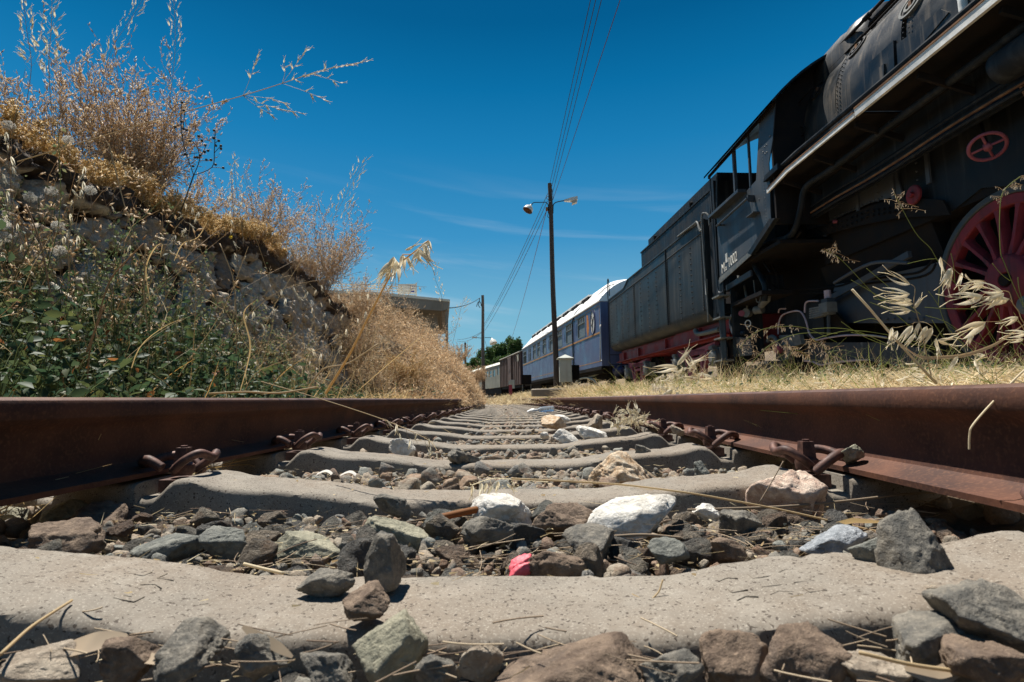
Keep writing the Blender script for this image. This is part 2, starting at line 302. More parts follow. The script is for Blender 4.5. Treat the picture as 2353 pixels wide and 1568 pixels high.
def thing(name,label,cat,loc=(0,0,0),rz=0,group=None):
    o=bpy.data.objects.new(name,None); o.empty_display_size=.1; SC.collection.objects.link(o); o.location=loc; o.rotation_euler=(0,0,rz); return tag(o,label,cat,group)
def dup(root,loc=None,rot=None,scale=None,label=None):
    r=root.copy(); SC.collection.objects.link(r)
    if loc is not None: r.location=loc
    if rot is not None: r.rotation_euler=rot
    if scale is not None: r.scale=scale
    if label: r['label']=label
    for ch in root.children:
        c=ch.copy(); SC.collection.objects.link(c); c.parent=r
        for g in ch.children:
            d=g.copy(); SC.collection.objects.link(d); d.parent=c
    return r
def rotm(axis,a): return np.array(Matrix.Rotation(a,3,Vector(axis)))
def rand_rot(n,r=rng):
    q=r.normal(size=(n,4)); q/=np.linalg.norm(q,axis=1)[:,None]; w,x,y,z=q.T
    return np.stack([1-2*(y*y+z*z),2*(x*y-z*w),2*(x*z+y*w),2*(x*y+z*w),1-2*(x*x+z*z),2*(y*z-x*w),2*(x*z-y*w),2*(y*z+x*w),1-2*(x*x+y*y)],-1).reshape(n,3,3)
def frame_from(d,spin):               # matrices whose +Y column follows d
    d=d/np.linalg.norm(d,axis=1)[:,None]; up=np.where(np.abs(d[:,2:3])>.9,np.array([[1.,0,0]]),np.array([[0,0,1.]])); a=np.cross(d,up); a/=np.linalg.norm(a,axis=1)[:,None]; b=np.cross(a,d)
    c,s=np.cos(spin)[:,None],np.sin(spin)[:,None]; return np.stack([a*c+b*s,d,-a*s+b*c],-1)
# ================================================================ ground
LG=[-900,-500,-250,-120,-60,-35,-22,-15,-10,-7,-5,-4,-3.4,-3.0,-2.85,-2.75,-2.7,-2.5,-2.3,-2.1,-1.9,-1.7,-1.5,-1.35]+list(np.arange(-1.2,1.25,.06))+[1.35,1.5,1.7,1.9,2.1,2.4,2.7,3.0,3.4,3.8,4.3,5,6,7,8,10,13,18,26,40,70,130,250,500,900]
LX=np.array([-900,-60,-20,-2.85,-2.75,-2.0,-1.4,-1.15,-.95,-.70,.70,.86,1.0,1.3,2.0,3.0,4.0,6.5,7.6,9,20,60,900])
LZ=np.array([ 1.9,1.9,1.85,1.72,.05,.06,.0,-.05,-.09,-.10,-.10,-.03,.06,.10,.15,.20,.23,.23,1.7,1.9,1.8,.8,.5])
def gz(s,lat):
    s=np.asarray(s,float); lat=np.asarray(lat,float); z=np.interp(lat,LX,LZ)
    k=smooth(10,17,s); z=np.where(lat<-1.2,z*(1-k)+k*np.minimum(z,.12),z)
    z=z+smooth(10,22,s)*np.where(lat>1,.03*smooth(1,1.6,lat),0)
    w=smooth(1.3,2.5,np.abs(lat)); z=z+w*(.03*np.sin(s*1.3+lat*.7)+.02*np.sin(s*3.1-lat*2.))*(1-smooth(60,120,s)); return z
SG=np.concatenate([np.arange(-12,-1,1.),np.arange(-1,14,.2),np.arange(14,40,.8),np.arange(40,120,4.),[130,150,180,230,300,395]])
LG=np.array(sorted(LG)); S2,L2=np.meshgrid(SG,LG,indexing='ij')
lim=np.clip(L2,-120,900); G=T(S2,0*L2,0); t=np.interp(S2,PS,PT); G[...,0]=np.interp(S2,PS,PX)+L2; G[...,1]+=0
lat_true=L2*np.cos(t); G[...,2]=gz(S2,lat_true)
far=G[-1].copy(); far[:,1]=4000; G=np.concatenate([G,far[None]]); back=G[0].copy(); back[:,1]=-300; G=np.concatenate([back[None],G])
b=MB(); b.loft(G,cap=False,close=False); g=b.build('ground','earth',ang=180); tag(g,kind='structure')
# ================================================================ rails
RP=[(-.070,0),(.070,0),(.070,.0095),(.030,.017),(.013,.026),(.008,.040),(.008,.098),(.014,.110),(.034,.121),(.0355,.124),(.036,.146),(.0325,.1535),(.026,.1572),(.012,.159)]
RP=RP+[(-x,z) for x,z in RP[2:][::-1]]
SR=np.concatenate([np.arange(-3,6,.25),np.arange(6,60,.75),np.arange(60,121,6)])
def rail(side,label):
    root=thing('rail',label,'rail',tuple(T(0.,side*.7535,0.)),0,'running rails of the empty track')
    O=np.array(root.location); P=np.array(RP)
    b=MB(); S=np.stack([T(SR,side*.7535+p[0],p[1]) for p in P],1)-O; m,n=S.shape[:2]
    iT=[i for i,p in enumerate(P) if p[1]>=.1535]
    i=np.arange(m-1)[:,None]*n; j=np.arange(n); j2=np.array([q for q in j if not (q in iT and (q+1)%n in iT)]); k=(j2+1)%n
    b.add(S.reshape(-1,3),[np.stack([i+j2,i+n+j2,i+n+k,i+k],-1).reshape(-1,4)]); b.build('rail_body','rust',root,ang=40)
    St=S[:,iT]; b=MB(); b.loft(St[:,::-1],cap=False,close=False); b.build('running_surface','rail_top',root,ang=60)
    # weathered joint far along
    b=MB()
    for s0 in (4.55,):
        for zz in (.045,):
            Q=[T(s0-.3,side*(.7535-.012),zz)-O,T(s0+.3,side*(.7535-.012),zz)-O]; b.bar(Q[0]+[0,0,.02],Q[1]+[0,0,.02],.016,.06)
            for d in (-.24,-.09,.09,.24): c=T(s0+d,side*(.7535-.022),zz+.02)-O; b.lathe([(-.012,.014),(.012,.014)],c,(1,0,0),6)
    return root
rail(-1,'rusty running rail on the left of the sleepers, dark and shaded on its inner side')
rail(1,'rusty running rail on the right of the sleepers, with its foot lit by the sun')
# ================================================================ sleepers
SLP=[(0,-.046),(.17,-.046),(.22,-.0445),(.25,-.041),(.29,-.034),(.34,-.027),(.42,-.021),(.50,-.016),(.535,-.010),(.56,-.003),(.585,.001),(.603,-.001),(.615,-.010),(.640,-.034),(.672,-.035),(.678,-.007),(.833,-.007),(.838,-.035),(.868,-.034),(.89,-.01),(.905,0),(.95,-.004),(1.15,-.02),(1.165,-.03)]
PR=np.array([(-x,z) for x,z in SLP[::-1]]+SLP[1:]); xs=[]
for i in range(len(PR)-1):
    nseg=max(1,int((PR[i+1,0]-PR[i,0])/.011)); xs+=[PR[i]+(PR[i+1]-PR[i])*k/nseg for k in range(nseg)]
xs.append(PR[-1]); PR=np.array(xs)
def sleeper_mesh():
    sec=[(-.096,-.19),(-.0845,-.012),(-.0815,-.0055),(-.074,-.0012),(-.055,0),(.055,0),(.074,-.0012),(.0815,-.0055),(.0845,-.012),(.096,-.19)]
    rj=np.random.default_rng(6); S=[[(x,y*(1+.012*math.sin(x*37+1.3*k))+rj.normal(0,.0006),(z+dz if dz>-.1 else dz)+rj.normal(0,.0005)+.0007*math.sin(x*23+k)-(.003 if rj.uniform()<.02 and 0<k<9 and k not in (4,5) else 0)) for k,(y,dz) in enumerate(sec)] for x,z in PR]
    b=MB(); b.loft(S); return b
sl0=sleeper_mesh().build('concrete_sleeper','concrete',ang=50)
sl_w={0:'pitted concrete sleeper nearest the lens, with three stones on its middle',1:'second concrete sleeper from the lens, with the orange and white rocks against it',2:'third concrete sleeper from the lens, crossing just beyond the orange and white rock',3:'fourth concrete sleeper from the lens, with one small stone near its right end',4:'fifth concrete sleeper from the lens, beside the two white rocks'}
for n in range(-1,42):
    o=sl0 if n==-1 else sl0.copy()
    if n>-1: SC.collection.objects.link(o)
    s=.563+.6*n; o.location=tuple(T(s,0.,0.)); o.rotation_euler=(0,0,th(s)+random.uniform(-.004,.004)); 
    tag(o,sl_w.get(n,'weathered concrete sleeper farther along the track, one of the evenly spaced row'),'sleeper','concrete sleepers of the track')
# faint cast marks on the near sleeper
def strokes(b,cx,cy,w,h,nrow,ncol,z,r):
    for i in range(nrow):
        for j in range(ncol):
            x=cx+(j-(ncol-1)/2)*w; y=cy+(i-(nrow-1)/2)*h
            k=random.choice((0,1,2)); 
            if k==0: P=[(x-w*.32,y),(x,y+h*.22),(x+w*.32,y)]
            elif k==1: P=[(x-w*.3,y-h*.2),(x+w*.3,y-h*.25),(x+w*.3,y+h*.2)]
            else: P=[(x-w*.25,y+h*.25),(x-w*.25,y-h*.25),(x+w*.25,y-h*.25)]
            b.tube([(px,py,float(np.interp(px,PR[:,0],PR[:,1]))+z) for px,py in P],r,5)
# ================================================================ rail clips
def clip_proto():
    root=thing('rail_clip','rusty sprung hoop clip bolted against the foot of the rail','rail clip')
    b=MB(); b.box((-.045,-.035,-.033),(.028,.035,-.008)); b.build('base_plate','clip_rust',root)
    def sm(P,n=7):
        P=np.array(P,float); t=np.linspace(0,len(P)-1,(len(P)-1)*n+1); i=np.clip(t.astype(int),0,len(P)-2); f=(t-i)[:,None]
        p0=P[np.clip(i-1,0,None)];p1=P[i];p2=P[i+1];p3=P[np.clip(i+2,None,len(P)-1)]
        return .5*((2*p1)+(-p0+p2)*f+(2*p0-5*p1+4*p2-p3)*f*f+(-p0+3*p1-3*p2+p3)*f**3)
    b=MB(); b.tube(sm([(-.012,-.052,-.002),(.012,-.058,.020),(.040,-.050,.034),(.066,-.030,.030),(.076,.0,.018),(.066,.030,.030),(.040,.050,.034),(.012,.050,.018)]),.0092,8); b.build('spring_hoop','clip_rust',root,ang=180)
    b=MB(); b.tube(sm([(-.004,-.034,.004),(-.030,-.044,.024),(-.052,-.030,.040),(-.060,.0,.034),(-.050,.030,.044),(-.026,.044,.030),(-.004,.040,.010)]),.0088,8); b.build('spring_hoop','clip_rust',root,ang=180)
    bo=MB(); bo.lathe([(-.01,.021),(.004,.023),(.011,.021),(.015,.016),(.018,.011)],(0,0,.008),(0,0,1),20); bw=bo.build('washer','clip_rust',root)
    bo=MB(); q=.0135; V=[(-q,-q,.018),(q,-q,.018),(q,q,.018),(-q,q,.018),(-q*.82,-q*.82,.054),(q*.82,-q*.82,.054),(q*.82,q*.82,.054),(-q*.82,q*.82,.054)]
    bo.add(V,np.array([(0,3,2,1),(4,5,6,7),(0,1,5,4),(1,2,6,5),(2,3,7,6),(3,0,4,7)])); bo.tube([(0,0,.05),(0,0,.058)],.007,10); bo.build('bolt','clip_rust',root)
    return root
cp=clip_proto()
first=True
for n in range(0,30):
    for sd in (-1,1):
        if n==0 and sd<0: pass
        s=.563+.6*n+.005; loc=tuple(T(s,sd*.640,0.)); rot=(0,0,th(s)+(0 if sd>0 else math.pi)+random.uniform(-.06,.06))
        if n==1: lab='rusty hoop clip on the %s end of the second sleeper, %s'%(('right','lit by the sun') if sd>0 else ('left','in the left rail shade'))
        elif n==2: lab='rusty hoop clip on the %s end of the third sleeper'%('right' if sd>0 else 'left')
        elif n==3: lab='rusty hoop clip on the %s end of the fourth sleeper'%('right' if sd>0 else 'left')
        else: lab='rusty hoop clip in the far row against the foot of the %s rail'%('right' if sd>0 else 'left')
        if first: cp.location=loc; cp.rotation_euler=rot; cp['label']=lab; o=cp; first=False
        else: o=dup(cp,loc,rot,None,lab)
        o['group']='clips holding the %s rail'%('right' if sd>0 else 'left')
# ================================================================ stones
def ico(sub):
    bm=bmesh.new(); bmesh.ops.create_icosphere(bm,subdivisions=sub,radius=1); bm.verts.ensure_lookup_table()
    V=np.array([v.co[:] for v in bm.verts]); Fc=np.array([[v.index for v in f.verts] for f in bm.faces]); bm.free(); return V,Fc
IC={k:ico(k) for k in (1,2,3,4,5)}
def rock(sub,seed,planes=13,p=40,rough=.02,shape=(1,.82,.62)):
    r=np.random.default_rng(seed); V,Fc=IC[sub]; nrm=r.normal(size=(planes,3)); nrm/=np.linalg.norm(nrm,axis=1)[:,None]; h=r.uniform(.50,.95,planes)
    d=np.clip(V@nrm.T,1e-4,None)/h; R=(d**p).sum(1)**(-1/p); R=np.minimum(R,1.15)
    nz=np.zeros(len(V))
    for k in range(26):
        fr=r.normal(size=3); fr*=r.uniform(3,6)*(1.0+k*.55)/np.linalg.norm(fr); nz+=np.sin(V@fr+r.uniform(0,6.3))/(1+k*.55)
    ridge=-np.abs(np.sin(V@r.normal(size=3)*4+nz*.8))-.7*np.abs(np.sin(V@r.normal(size=3)*9+nz*1.3)); chip=np.clip(np.sin(V@(r.normal(size=3)*3)+1.5*nz)-.55,0,1); R=R*(1+rough*nz+rough*1.1*ridge-.10*chip)*1.12
    P=V*R[:,None]*np.array(shape); return P,Fc
def rock_ob(name,mat,size,seed,loc,rot,label,cat='stone',group=None,shape=(1,.82,.62),sub=5,planes=11,rough=.026,p=40):
    P,Fc=rock(sub,seed,planes,p,rough,shape); b=MB(); b.add(P*size,Fc); o=b.build(name,mat,ang=180); o.location=loc; o.rotation_euler=rot; return tag(o,label,cat,group)
def R_at(px,pyb,z,*a,**k): pass
def ground_pt(px,py,z): d=ray(px,py); L=(z-CAM[2])/d[2]; return CAM+d*L
# featured rocks: (px, py of centre, depth Y, half width in px, material, seed, rot, shape, label)
FEAT=[
 ('rock',300,1520,.41,70,'rock_brown',501,(.2,.1,.3),(1,.8,.6),'brown stone at the bottom edge toward the left'),
 ('rock',110,1525,.41,80,'rock_tan',503,(.1,.1,.3),(1,.8,.45),'flat tan stone in the lower left corner'),
 ('rock',760,1540,.42,60,'rock_dark',507,(.2,.3,.3),(1,.8,.7),'dark stone at the bottom edge left of the pale-topped one'),
 ('rock',1010,1545,.42,48,'rock_dark',509,(.2,.3,.9),(1,.8,.7),'dark stone at the bottom edge right of the pale-topped one'),
 ('rock',1540,1545,.42,70,'rock_dark',511,(.2,.3,.9),(1,.8,.7),'grey stone at the bottom edge between the rusty slab and the triangular one'),
 ('rock',2010,1548,.42,70,'rock_tan',513,(.1,.2,.5),(1,.8,.6),'tan stone at the bottom edge below the flattish dark one'),
 ('rock',2290,1525,.40,90,'rock_brown',517,(.1,.2,.5),(1,.8,.6),'brown stone in the very lower right corner'),
 ('rock',880,1296,.59,66,'rock_dark',11,(.5,.75,.4),(1,.75,.85),'upright pointed grey stone standing on the middle of the nearest sleeper'),
 ('rock',752,1338,.575,53,'rock_dark',23,(.1,-.15,.3),(1,.7,.5),'small dark stone on the nearest sleeper, just left of the pointed one'),
 ('rock',852,1382,.50,52,'rock_brown',35,(.2,.25,1.2),(1,.9,.72),'rusty brown blocky stone at the front of the nearest sleeper'),
 ('rock',2112,1272,.585,76,'rock_dark',41,(.1,.2,.7),(.95,.9,1.0),'dark rounded block on the right end of the nearest sleeper'),
 ('rock',2030,1285,.60,58,'rock_green',52,(.9,.9,.2),(1,.55,.85),'greenish wedge stone leaning on the dark block at right'),
 ('rock',1163,1172,1.0,64,'rock_white',63,(.3,.05,.6),(1,.9,.66),'white chalky rock in the ballast, left of the two pale boulders'),
 ('rock',1440,1193,.935,96,'rock_white',75,(.25,-.28,.1),(1,.75,.55),'large white angular rock lying tilted in the ballast'),
 ('rock',1412,1088,1.385,66,'rock_orange',83,(.1,.15,.3),(1,.8,.62),'orange and white rock behind the second sleeper'),
 ('rock',1812,1146,1.06,84,'rock_pink',92,(.2,.2,.8),(1,.8,.78),'large pinkish rough rock at the right end of the second sleeper'),
 ('rock',1622,1178,1.0,42,'rock_white',101,(.1,.1,.2),(1,.6,.35),'small crumbly white stone between the white boulder and the pink rock'),
 ('rock',1915,1247,.80,62,'rock_bluegrey',113,(.1,-.12,.2),(1,.6,.42),'pale blue-grey flat stone left of the greenish wedge'),
 ('rock',697,1262,.80,64,'rock_pale',121,(.05,.1,.5),(1,.8,.58),'pale olive rounded stone among the dark ballast left of centre'),
 ('rock',403,1262,.80,68,'rock_green',131,(.1,.0,.2),(1,.8,.52),'dark green faceted stone at left behind the nearest sleeper'),
 ('rock',528,1252,.79,52,'rock_green',142,(.5,.6,.6),(1,.9,.85),'round blue-green stone right beside the dark green faceted one'),
 ('rock',905,1165,1.0,38,'rock_dark',152,(.3,.2,.6),(1,.85,.75),'dark round stone resting in front of the second sleeper'),
 ('rock',920,1228,.87,62,'rock_pale',164,(.1,.35,.3),(1,.7,.6),'flat-topped grey-olive stone behind the pointed stone'),
 ('rock',1308,1200,.93,70,'rock_brown',171,(.1,.1,.2),(1,.6,.5),'rusty brown long stone between the two white rocks'),
 ('rock',1668,1266,.78,42,'rock_brown',182,(.4,.3,.9),(1,.9,.8),'reddish brown cube-like stone right of centre behind the nearest sleeper'),
 ('rock',1700,1205,.92,46,'rock_dark',191,(.1,.1,.1),(1,.8,.7),'black stone under the small crumbly white one'),
 ('rock',895,1502,.43,86,'rock_pale',201,(.2,.25,.5),(1,.8,.95),'big pale-topped stone at the bottom edge in front of the sleeper'),
 ('rock',1365,1552,.42,190,'rock_brown',212,(.1,.05,.1),(1,.5,.34),'long rusty slab along the bottom edge, right of centre'),
 ('rock',1663,1516,.44,80,'rock_brown',222,(.4,.2,.3),(1,.8,.75),'brown triangular stone at the bottom edge'),
 ('rock',1850,1520,.43,95,'rock_brown',232,(.1,.1,.5),(1,.8,.7),'large square brown stone at the bottom edge right of centre'),
 ('rock',2262,1428,.435,112,'rock_dark',243,(.1,.35,.4),(1,.75,.62),'largest dark stone at the lower right corner'),
 ('rock',2140,1495,.43,120,'rock_dark',251,(.1,-.1,.3),(1,.6,.45),'dark flattish stone below the corner stone at lower right'),
 ('rock',425,1500,.42,88,'rock_dark',261,(.2,.1,.3),(1,.8,.6),'dark broad stone at the bottom edge left of centre'),
 ('rock',600,1512,.42,52,'rock_dark',272,(.3,.4,.6),(1,.8,.8),'small black stone at the bottom edge between two bigger ones'),
 ('rock',1110,1530,.43,52,'rock_tan',281,(.5,.5,.9),(1,.5,.7),'small pointed grey and white stone at the bottom edge near the middle'),
 ('rock',235,1208,1.0,70,'rock_brown',291,(.3,.2,.3),(1,.8,.7),'orange-brown stone at left in front of the dark rail'),
 ('rock',160,1188,1.02,44,'rock_pale',305,(.3,.2,.3),(1,.8,.7),'pale brown stone at the left edge below the rail'),
 ('rock',25,1190,1.0,40,'rock_pale',313,(.1,.2,.3),(1,.8,.6),'light cream-topped stone at the far left edge'),
 ('rock',130,1240,.80,75,'rock_brown',321,(.2,.2,.3),(1,.8,.6),'broad brown stone at far left behind the nearest sleeper'),
 ('rock',1272,972,3.35,25,'rock_orange',332,(.1,.2,.3),(1,.8,.6),'orange-white rock on the track farther off, leftmost of the cluster'),
 ('rock',1370,975,3.2,19,'rock_tan',342,(.1,.9,.3),(1,.9,.9),'tan block standing behind the white cluster of rocks'),
 ('rock',1296,1006,2.45,26,'rock_white',352,(.1,.2,.3),(1,.8,.55),'lumpy white rock lying by the fifth sleeper'),
 ('rock',1358,997,2.5,32,'rock_white',363,(.1,.2,.6),(1,.8,.55),'lumpy cream rock right of the white one by the fifth sleeper'),
 ('rock',1290,963,3.6,20,'rock_white',371,(.1,.2,.6),(1,.7,.4),'small white stone behind the orange-white rock'),
 ('rock',1253,1002,2.6,14,'rock_white',373,(.1,.2,.6),(1,.7,.5),'small white pebble left of the lumpy white rock'),
 ('rock',922,1028,1.95,30,'rock_white',383,(.4,.5,.6),(1,.8,.6),'white crumbling stone at the left, before the fourth sleeper'),
 ('rock',1047,1052,1.72,24,'rock_dark',391,(.1,.3,.6),(1,.8,.75),'dark grey stone lying on the third sleeper'),
 ('rock',1080,1056,1.74,18,'rock_dark',402,(.1,.3,.2),(1,.7,.6),'small dark stone right beside the one on the third sleeper'),
 ('rock',1473,1034,1.75,18,'rock_dark',411,(.1,.3,.6),(1,.8,.7),'small brown-black stone on the right of the third sleeper'),
 ('rock',1555,990,2.0,15,'rock_tan',421,(.1,.3,.6),(1,.8,.7),'tan stone lying on the rail foot beside a clip'),
 ('rock',1952,1048,1.13,26,'rock_pale',431,(.1,.3,.6),(1,.8,.9),'pale greenish stone jammed between clip and rail'),
 ('rock',1535,1270,.74,38,'rock_green',441,(.1,.2,.6),(1,.8,.7),'grey-green stone right of centre behind the nearest sleeper'),
 ('rock',1130,1225,.85,52,'rock_dark',451,(.2,.1,.2),(1,.8,.6),'dark slab below the left white rock'),
 ('rock',1360,1252,.80,60,'rock_dark',461,(.2,.1,.8),(1,.8,.6),'dark grey slab below the large white rock'),
 ('rock',1270,1300,.70,66,'rock_brown',471,(.1,.1,.2),(1,.6,.5),'brown slab beside the scrap of red cloth'),
 ('rock',1610,1080,1.33,20,'rock_green',481,(.3,.6,.2),(1,.8,.8),'bluish stone near the right end of the third sleeper'),
]
for nm,px,py,Y,hw,mat,seed,rot,shp,lab in FEAT:
    rock_ob('rock',mat,hw*Y/F*1.03,seed,tuple(at(px,py,Y)),rot,lab,'stone',None,shp)
# bases of stones of each sort, then about 290 single stones and the far ballast in one mesh
base=[]
for k in range(14):
    P,Fc=rock(4,1000+k,9+k%5,40,.026,(1,rng.uniform(.65,.9),rng.uniform(.5,.75))); b=MB(); b.add(P,Fc); o=b.build('ballast_stone','ballast',ang=180); base.append(o)
taken=[(at(p[1],p[2],p[3]),p[4]*p[3]/F) for p in FEAT]
def free(P,r): return all(np.hypot(*(P-c)[:2])>(r*.5+cr*.8) for c,cr in taken if abs(c[1]-P[1])<.2)
cand=[]
def stone_sites(s0,s1,l0,l1,step,z,rr,seed):
    r=np.random.default_rng(seed); out=[]
    for s in np.arange(s0,s1,step):
        for l in np.arange(l0,l1,step):
            out.append((s+r.uniform(-.4,.4)*step,l+r.uniform(-.4,.4)*step,z+r.uniform(-.012,.012),r.uniform(*rr)))
    return out
near=[]
def bay(n,layers=2):                      # between sleepers n and n+1
    a=.563+.6*n+.112; b_=.563+.6*(n+1)-.112; return a,b_
for n in (-1,0,1):
    a,b_=bay(n)
    if n==-1: a=.24; b_=.452
    near+=[q for q in stone_sites(a,b_+.01,-.74 if n<1 else -.66,.75,.043,-.088,(.021,.033),50+n)]
    near+=[q for q in stone_sites(a+.01,b_,-.62,.62,.078,-.068 if n>=0 else -.080,(.022,.034),60+n)]
fill=[]
for n in (-1,0,1,2,3):
    a,b_=bay(n)
    if n==-1: a=.22
    fill+=stone_sites(a,b_,-.74,.75,.026,-.074,(.007,.015),170+n)+stone_sites(a,b_,-.74,.75,.034,-.083,(.012,.02),180+n)
def vis(s,l,z):
    p=T(s,l,z)-CAM; d=p@_w
    if d<.05: return False
    u=1176.5+F*(p@CR)/d; v=784-F*(p@CU)/d; return -60<u<2413 and v<1640
near=[q for q in near if vis(q[0],q[1],q[2]) and free(T(q[0],q[1],q[2]),q[3])]
near.sort(key=lambda q:-q[3]/max(.2,q[0]))
ones,rest=near[:286],near[286:]
for i,(s,l,z,r) in enumerate(ones):
    o=base[i] if i<len(base) else base[i%len(base)].copy()
    if i>=len(base): SC.collection.objects.link(o)
    rest_z=z; o.location=tuple(T(s,l,rest_z)); o.rotation_euler=(random.uniform(-.5,.5),random.uniform(-.5,.5),random.uniform(0,6.3)); o.scale=(r,r,r)
    tag(o,'angular grey-brown ballast stone lying among many others between the nearest sleepers','stone','ballast stones between the nearest sleepers')
# far ballast
tmpl=[rock(3,2000+k,10,30,.03,(1,rng.uniform(.65,.9),rng.uniform(.5,.75))) for k in range(10)]
sites=list(rest)+fill
for n in range(2,7):
    a,b_=bay(n); sites+=stone_sites(a,b_+.01,-.80,.80,.045,-.088,(.018,.030),80+n); sites+=stone_sites(a,b_,-.55,.55,.09,-.068,(.018,.030),90+n)
for n in range(7,36):
    a,b_=bay(n); sites+=stone_sites(a,b_,-.72,.72,.066,-.080,(.024,.036),100+n)
sites+=stone_sites(.25,4,-1.25,-.80,.055,-.07,(.02,.03),7)
sites+=stone_sites(.25,4,.80,1.05,.06,-.05,(.02,.03),8)
sites=[q for q in sites if q[0]>4 or free(T(q[0],q[1],q[2]),q[3])]
S=np.array(sites); idx=rng.integers(0,10,len(S)); b=MB(); RR=rand_rot(len(S)); PP=T(S[:,0],S[:,1],S[:,2])
for k in range(10):
    q=idx==k; b.inst(tmpl[k][0],tmpl[k][1],RR[q]*S[q,3][:,None,None],PP[q])
g=b.build('ballast','ballast_far',ang=180); tag(g,'dark broken ballast filling the gaps between the farther sleepers','ballast',None,'stuff')
# red cloth scrap, bottle and plastic litter
P,Fc=rock(4,77,9,8,.07,(1,.6,.55)); b=MB(); b.add(P*.019,Fc); o=b.build('cloth_scrap','cloth_red',ang=180); o.location=tuple(at(1190,1305,.70)); o.rotation_euler=(.2,-.4,.3); tag(o,'crumpled scrap of red cloth wedged in the ballast behind the nearest sleeper','scrap')
c=at(1253,941,6.2); b=MB(); b.lathe([(-.11,.012),(-.10,.013),(-.085,.014),(-.05,.030),(.0,.032),(.06,.031),(.09,.032),(.10,.022)],c,(1,.25,.05),16); o=b.build('plastic_bottle','clear_plastic',ang=60); tag(o,'clear plastic bottle lying on the sleepers far down the track','bottle')
P,Fc=rock(3,79,9,8,.12,(1,.6,.4)); b=MB(); b.add(P*.06,Fc); o=b.build('plastic_bag','plastic_white',ang=180); o.location=tuple(at(1222,944,6.0)); tag(o,'crumpled white plastic wrapper beside the bottle far down the track','wrapper')
for px,py,Y,l in ((745,1088,1.33,'curled white paper flake on the left of the gap behind the second sleeper'),(800,1090,1.33,'curled straw-coloured leaf beside the white paper flake'),(880,1280,.75,'curled pale leaf by the upright pointed stone')):
    c=at(px,py,Y); b=MB(); t=np.linspace(0,1,9); w=.006 if 'reed' not in l else .0015
    P=np.stack([c[0]+(t-.5)*.036,c[1]+.01*np.sin(t*3),c[2]-.004+.007*np.sin(t*3.1)],-1); b.loft(np.stack([P+[0,-w,0],P+[0,w,w*.6]],1),cap=False,close=False); b.loft(np.stack([P+[0,w,w*.6-.001],P+[0,-w,-.001]],1),cap=False,close=False)
    o=b.build('dry_flake','straw_pale' if 'white' not in l else 'fluff',ang=180); tag(o,l,'leaf')
# straw and twig litter lying on the stones
def ribbons(P0,D,L,Wd,bend,seed,mb,seg=2):
    r=np.random.default_rng(seed); n=len(P0); D=D/np.linalg.norm(D,axis=1)[:,None]; rv=r.normal(size=(n,3)); S_=np.cross(D,rv); S_/=np.linalg.norm(S_,axis=1)[:,None]; B=np.cross(D,S_)
    t=np.linspace(0,1,seg+1); C=P0[:,None]+D[:,None]*(L[:,None]*t)[...,None]+B[:,None]*((bend*L)[:,None]*(t*(1-t)*4*.25)[None])[...,None]
    w=(Wd[:,None]*(1-.75*t**2)[None])[...,None]*S_[:,None]*.5; V=np.stack([C-w,C+w],2).reshape(n,-1,3); k=2*(seg+1)
    q=np.array([(2*i,2*i+1,2*i+3,2*i+2) for i in range(seg)]); mb.add(V.reshape(-1,3),(q[None]+(np.arange(n)*k)[:,None,None]).reshape(-1,4))
def litter(n,s0,s1,seed,mb,L=(.02,.07),w=(.0008,.002),zup=.015):
    r=np.random.default_rng(seed); s=r.uniform(s0,s1,n); l=r.uniform(-.7,.7,n)
    # gather most of it in the bays
    ph=(s-.563)/.6; fr=(ph-np.round(ph))*.6; keep=(np.abs(fr)>.09)|(r.uniform(size=n)<.04); s,l=s[keep],l[keep]; fr=fr[keep]; n=len(s)
    top=np.interp(l,PR[:,0],PR[:,1]); z=np.where(np.abs(fr)>.09,-.058+r.uniform(-.02,zup,n),top+.003)
    a=r.uniform(0,6.3,n); D=np.stack([np.cos(a),np.sin(a)*.7,r.normal(0,.22,n)],-1); D[np.abs(fr)<=.09,2]*=.1
    ribbons(T(s,l,z),D,r.uniform(*L,n),r.uniform(*w,n),r.normal(0,.22,n),seed+1,mb)
mb=MB(); litter(1500,.3,2.0,1,mb,(.010,.045),(.0005,.0013)); litter(4200,.3,1.7,11,mb,(.003,.010),(.001,.0045),.004); litter(900,2,8,2,mb,(.03,.09),(.0015,.004)); o=mb.build('straw_litter','straw',ang=180); tag(o,'scattered bits of straw lying among the ballast','straw litter',None,'stuff')
mb=MB(); r=np.random.default_rng(5)
def twigs(n,cx,cy,sx,sy,z,L,rad,seed):
    r=np.random.default_rng(seed)
    for i in range(n):
        c=np.array([cx+r.normal()*sx,cy+r.normal()*sy,z+r.uniform(-.01,.014)]); a=r.normal(0,.5)+(0 if r.uniform()<.8 else 1.5); l=r.uniform(*L); d=np.array([math.cos(a),math.sin(a),r.normal(0,.12)]); k=r.normal(0,.035,3)*l*[1,1,.4]
        t=np.linspace(-.5,.5,5)[:,None]; mb.tube(c+d*t*l+k*(t*t*4),rad*r.uniform(.5,1.2),4,False)
for px,py,Y in ((1000,1280,.76),(1150,1290,.74),(1400,1270,.80),(1650,1230,.85),(1800,1235,.86),(1850,1215,.9),(1980,1190,.98),(2050,1160,1.05),(560,1285,.74),(430,1190,1.0),(800,1200,.92),(1100,1200,.95),(1280,1240,.85)):
    c=at(px,py,Y); twigs(15,c[0],c[1],.06,.03,c[2]-.004,(.02,.09),.0007,int(px))
for px,py,Y in ((150,1500,.43),(350,1490,.43),(520,1500,.43),(700,1490,.44),(1020,1510,.43),(1200,1500,.44),(1450,1500,.44),(2000,1530,.42),(1900,1480,.45)):
    c=at(px,py,Y); twigs(11,c[0],c[1],.03,.02,c[2]-.003,(.015,.055),.0006,int(px)+1)
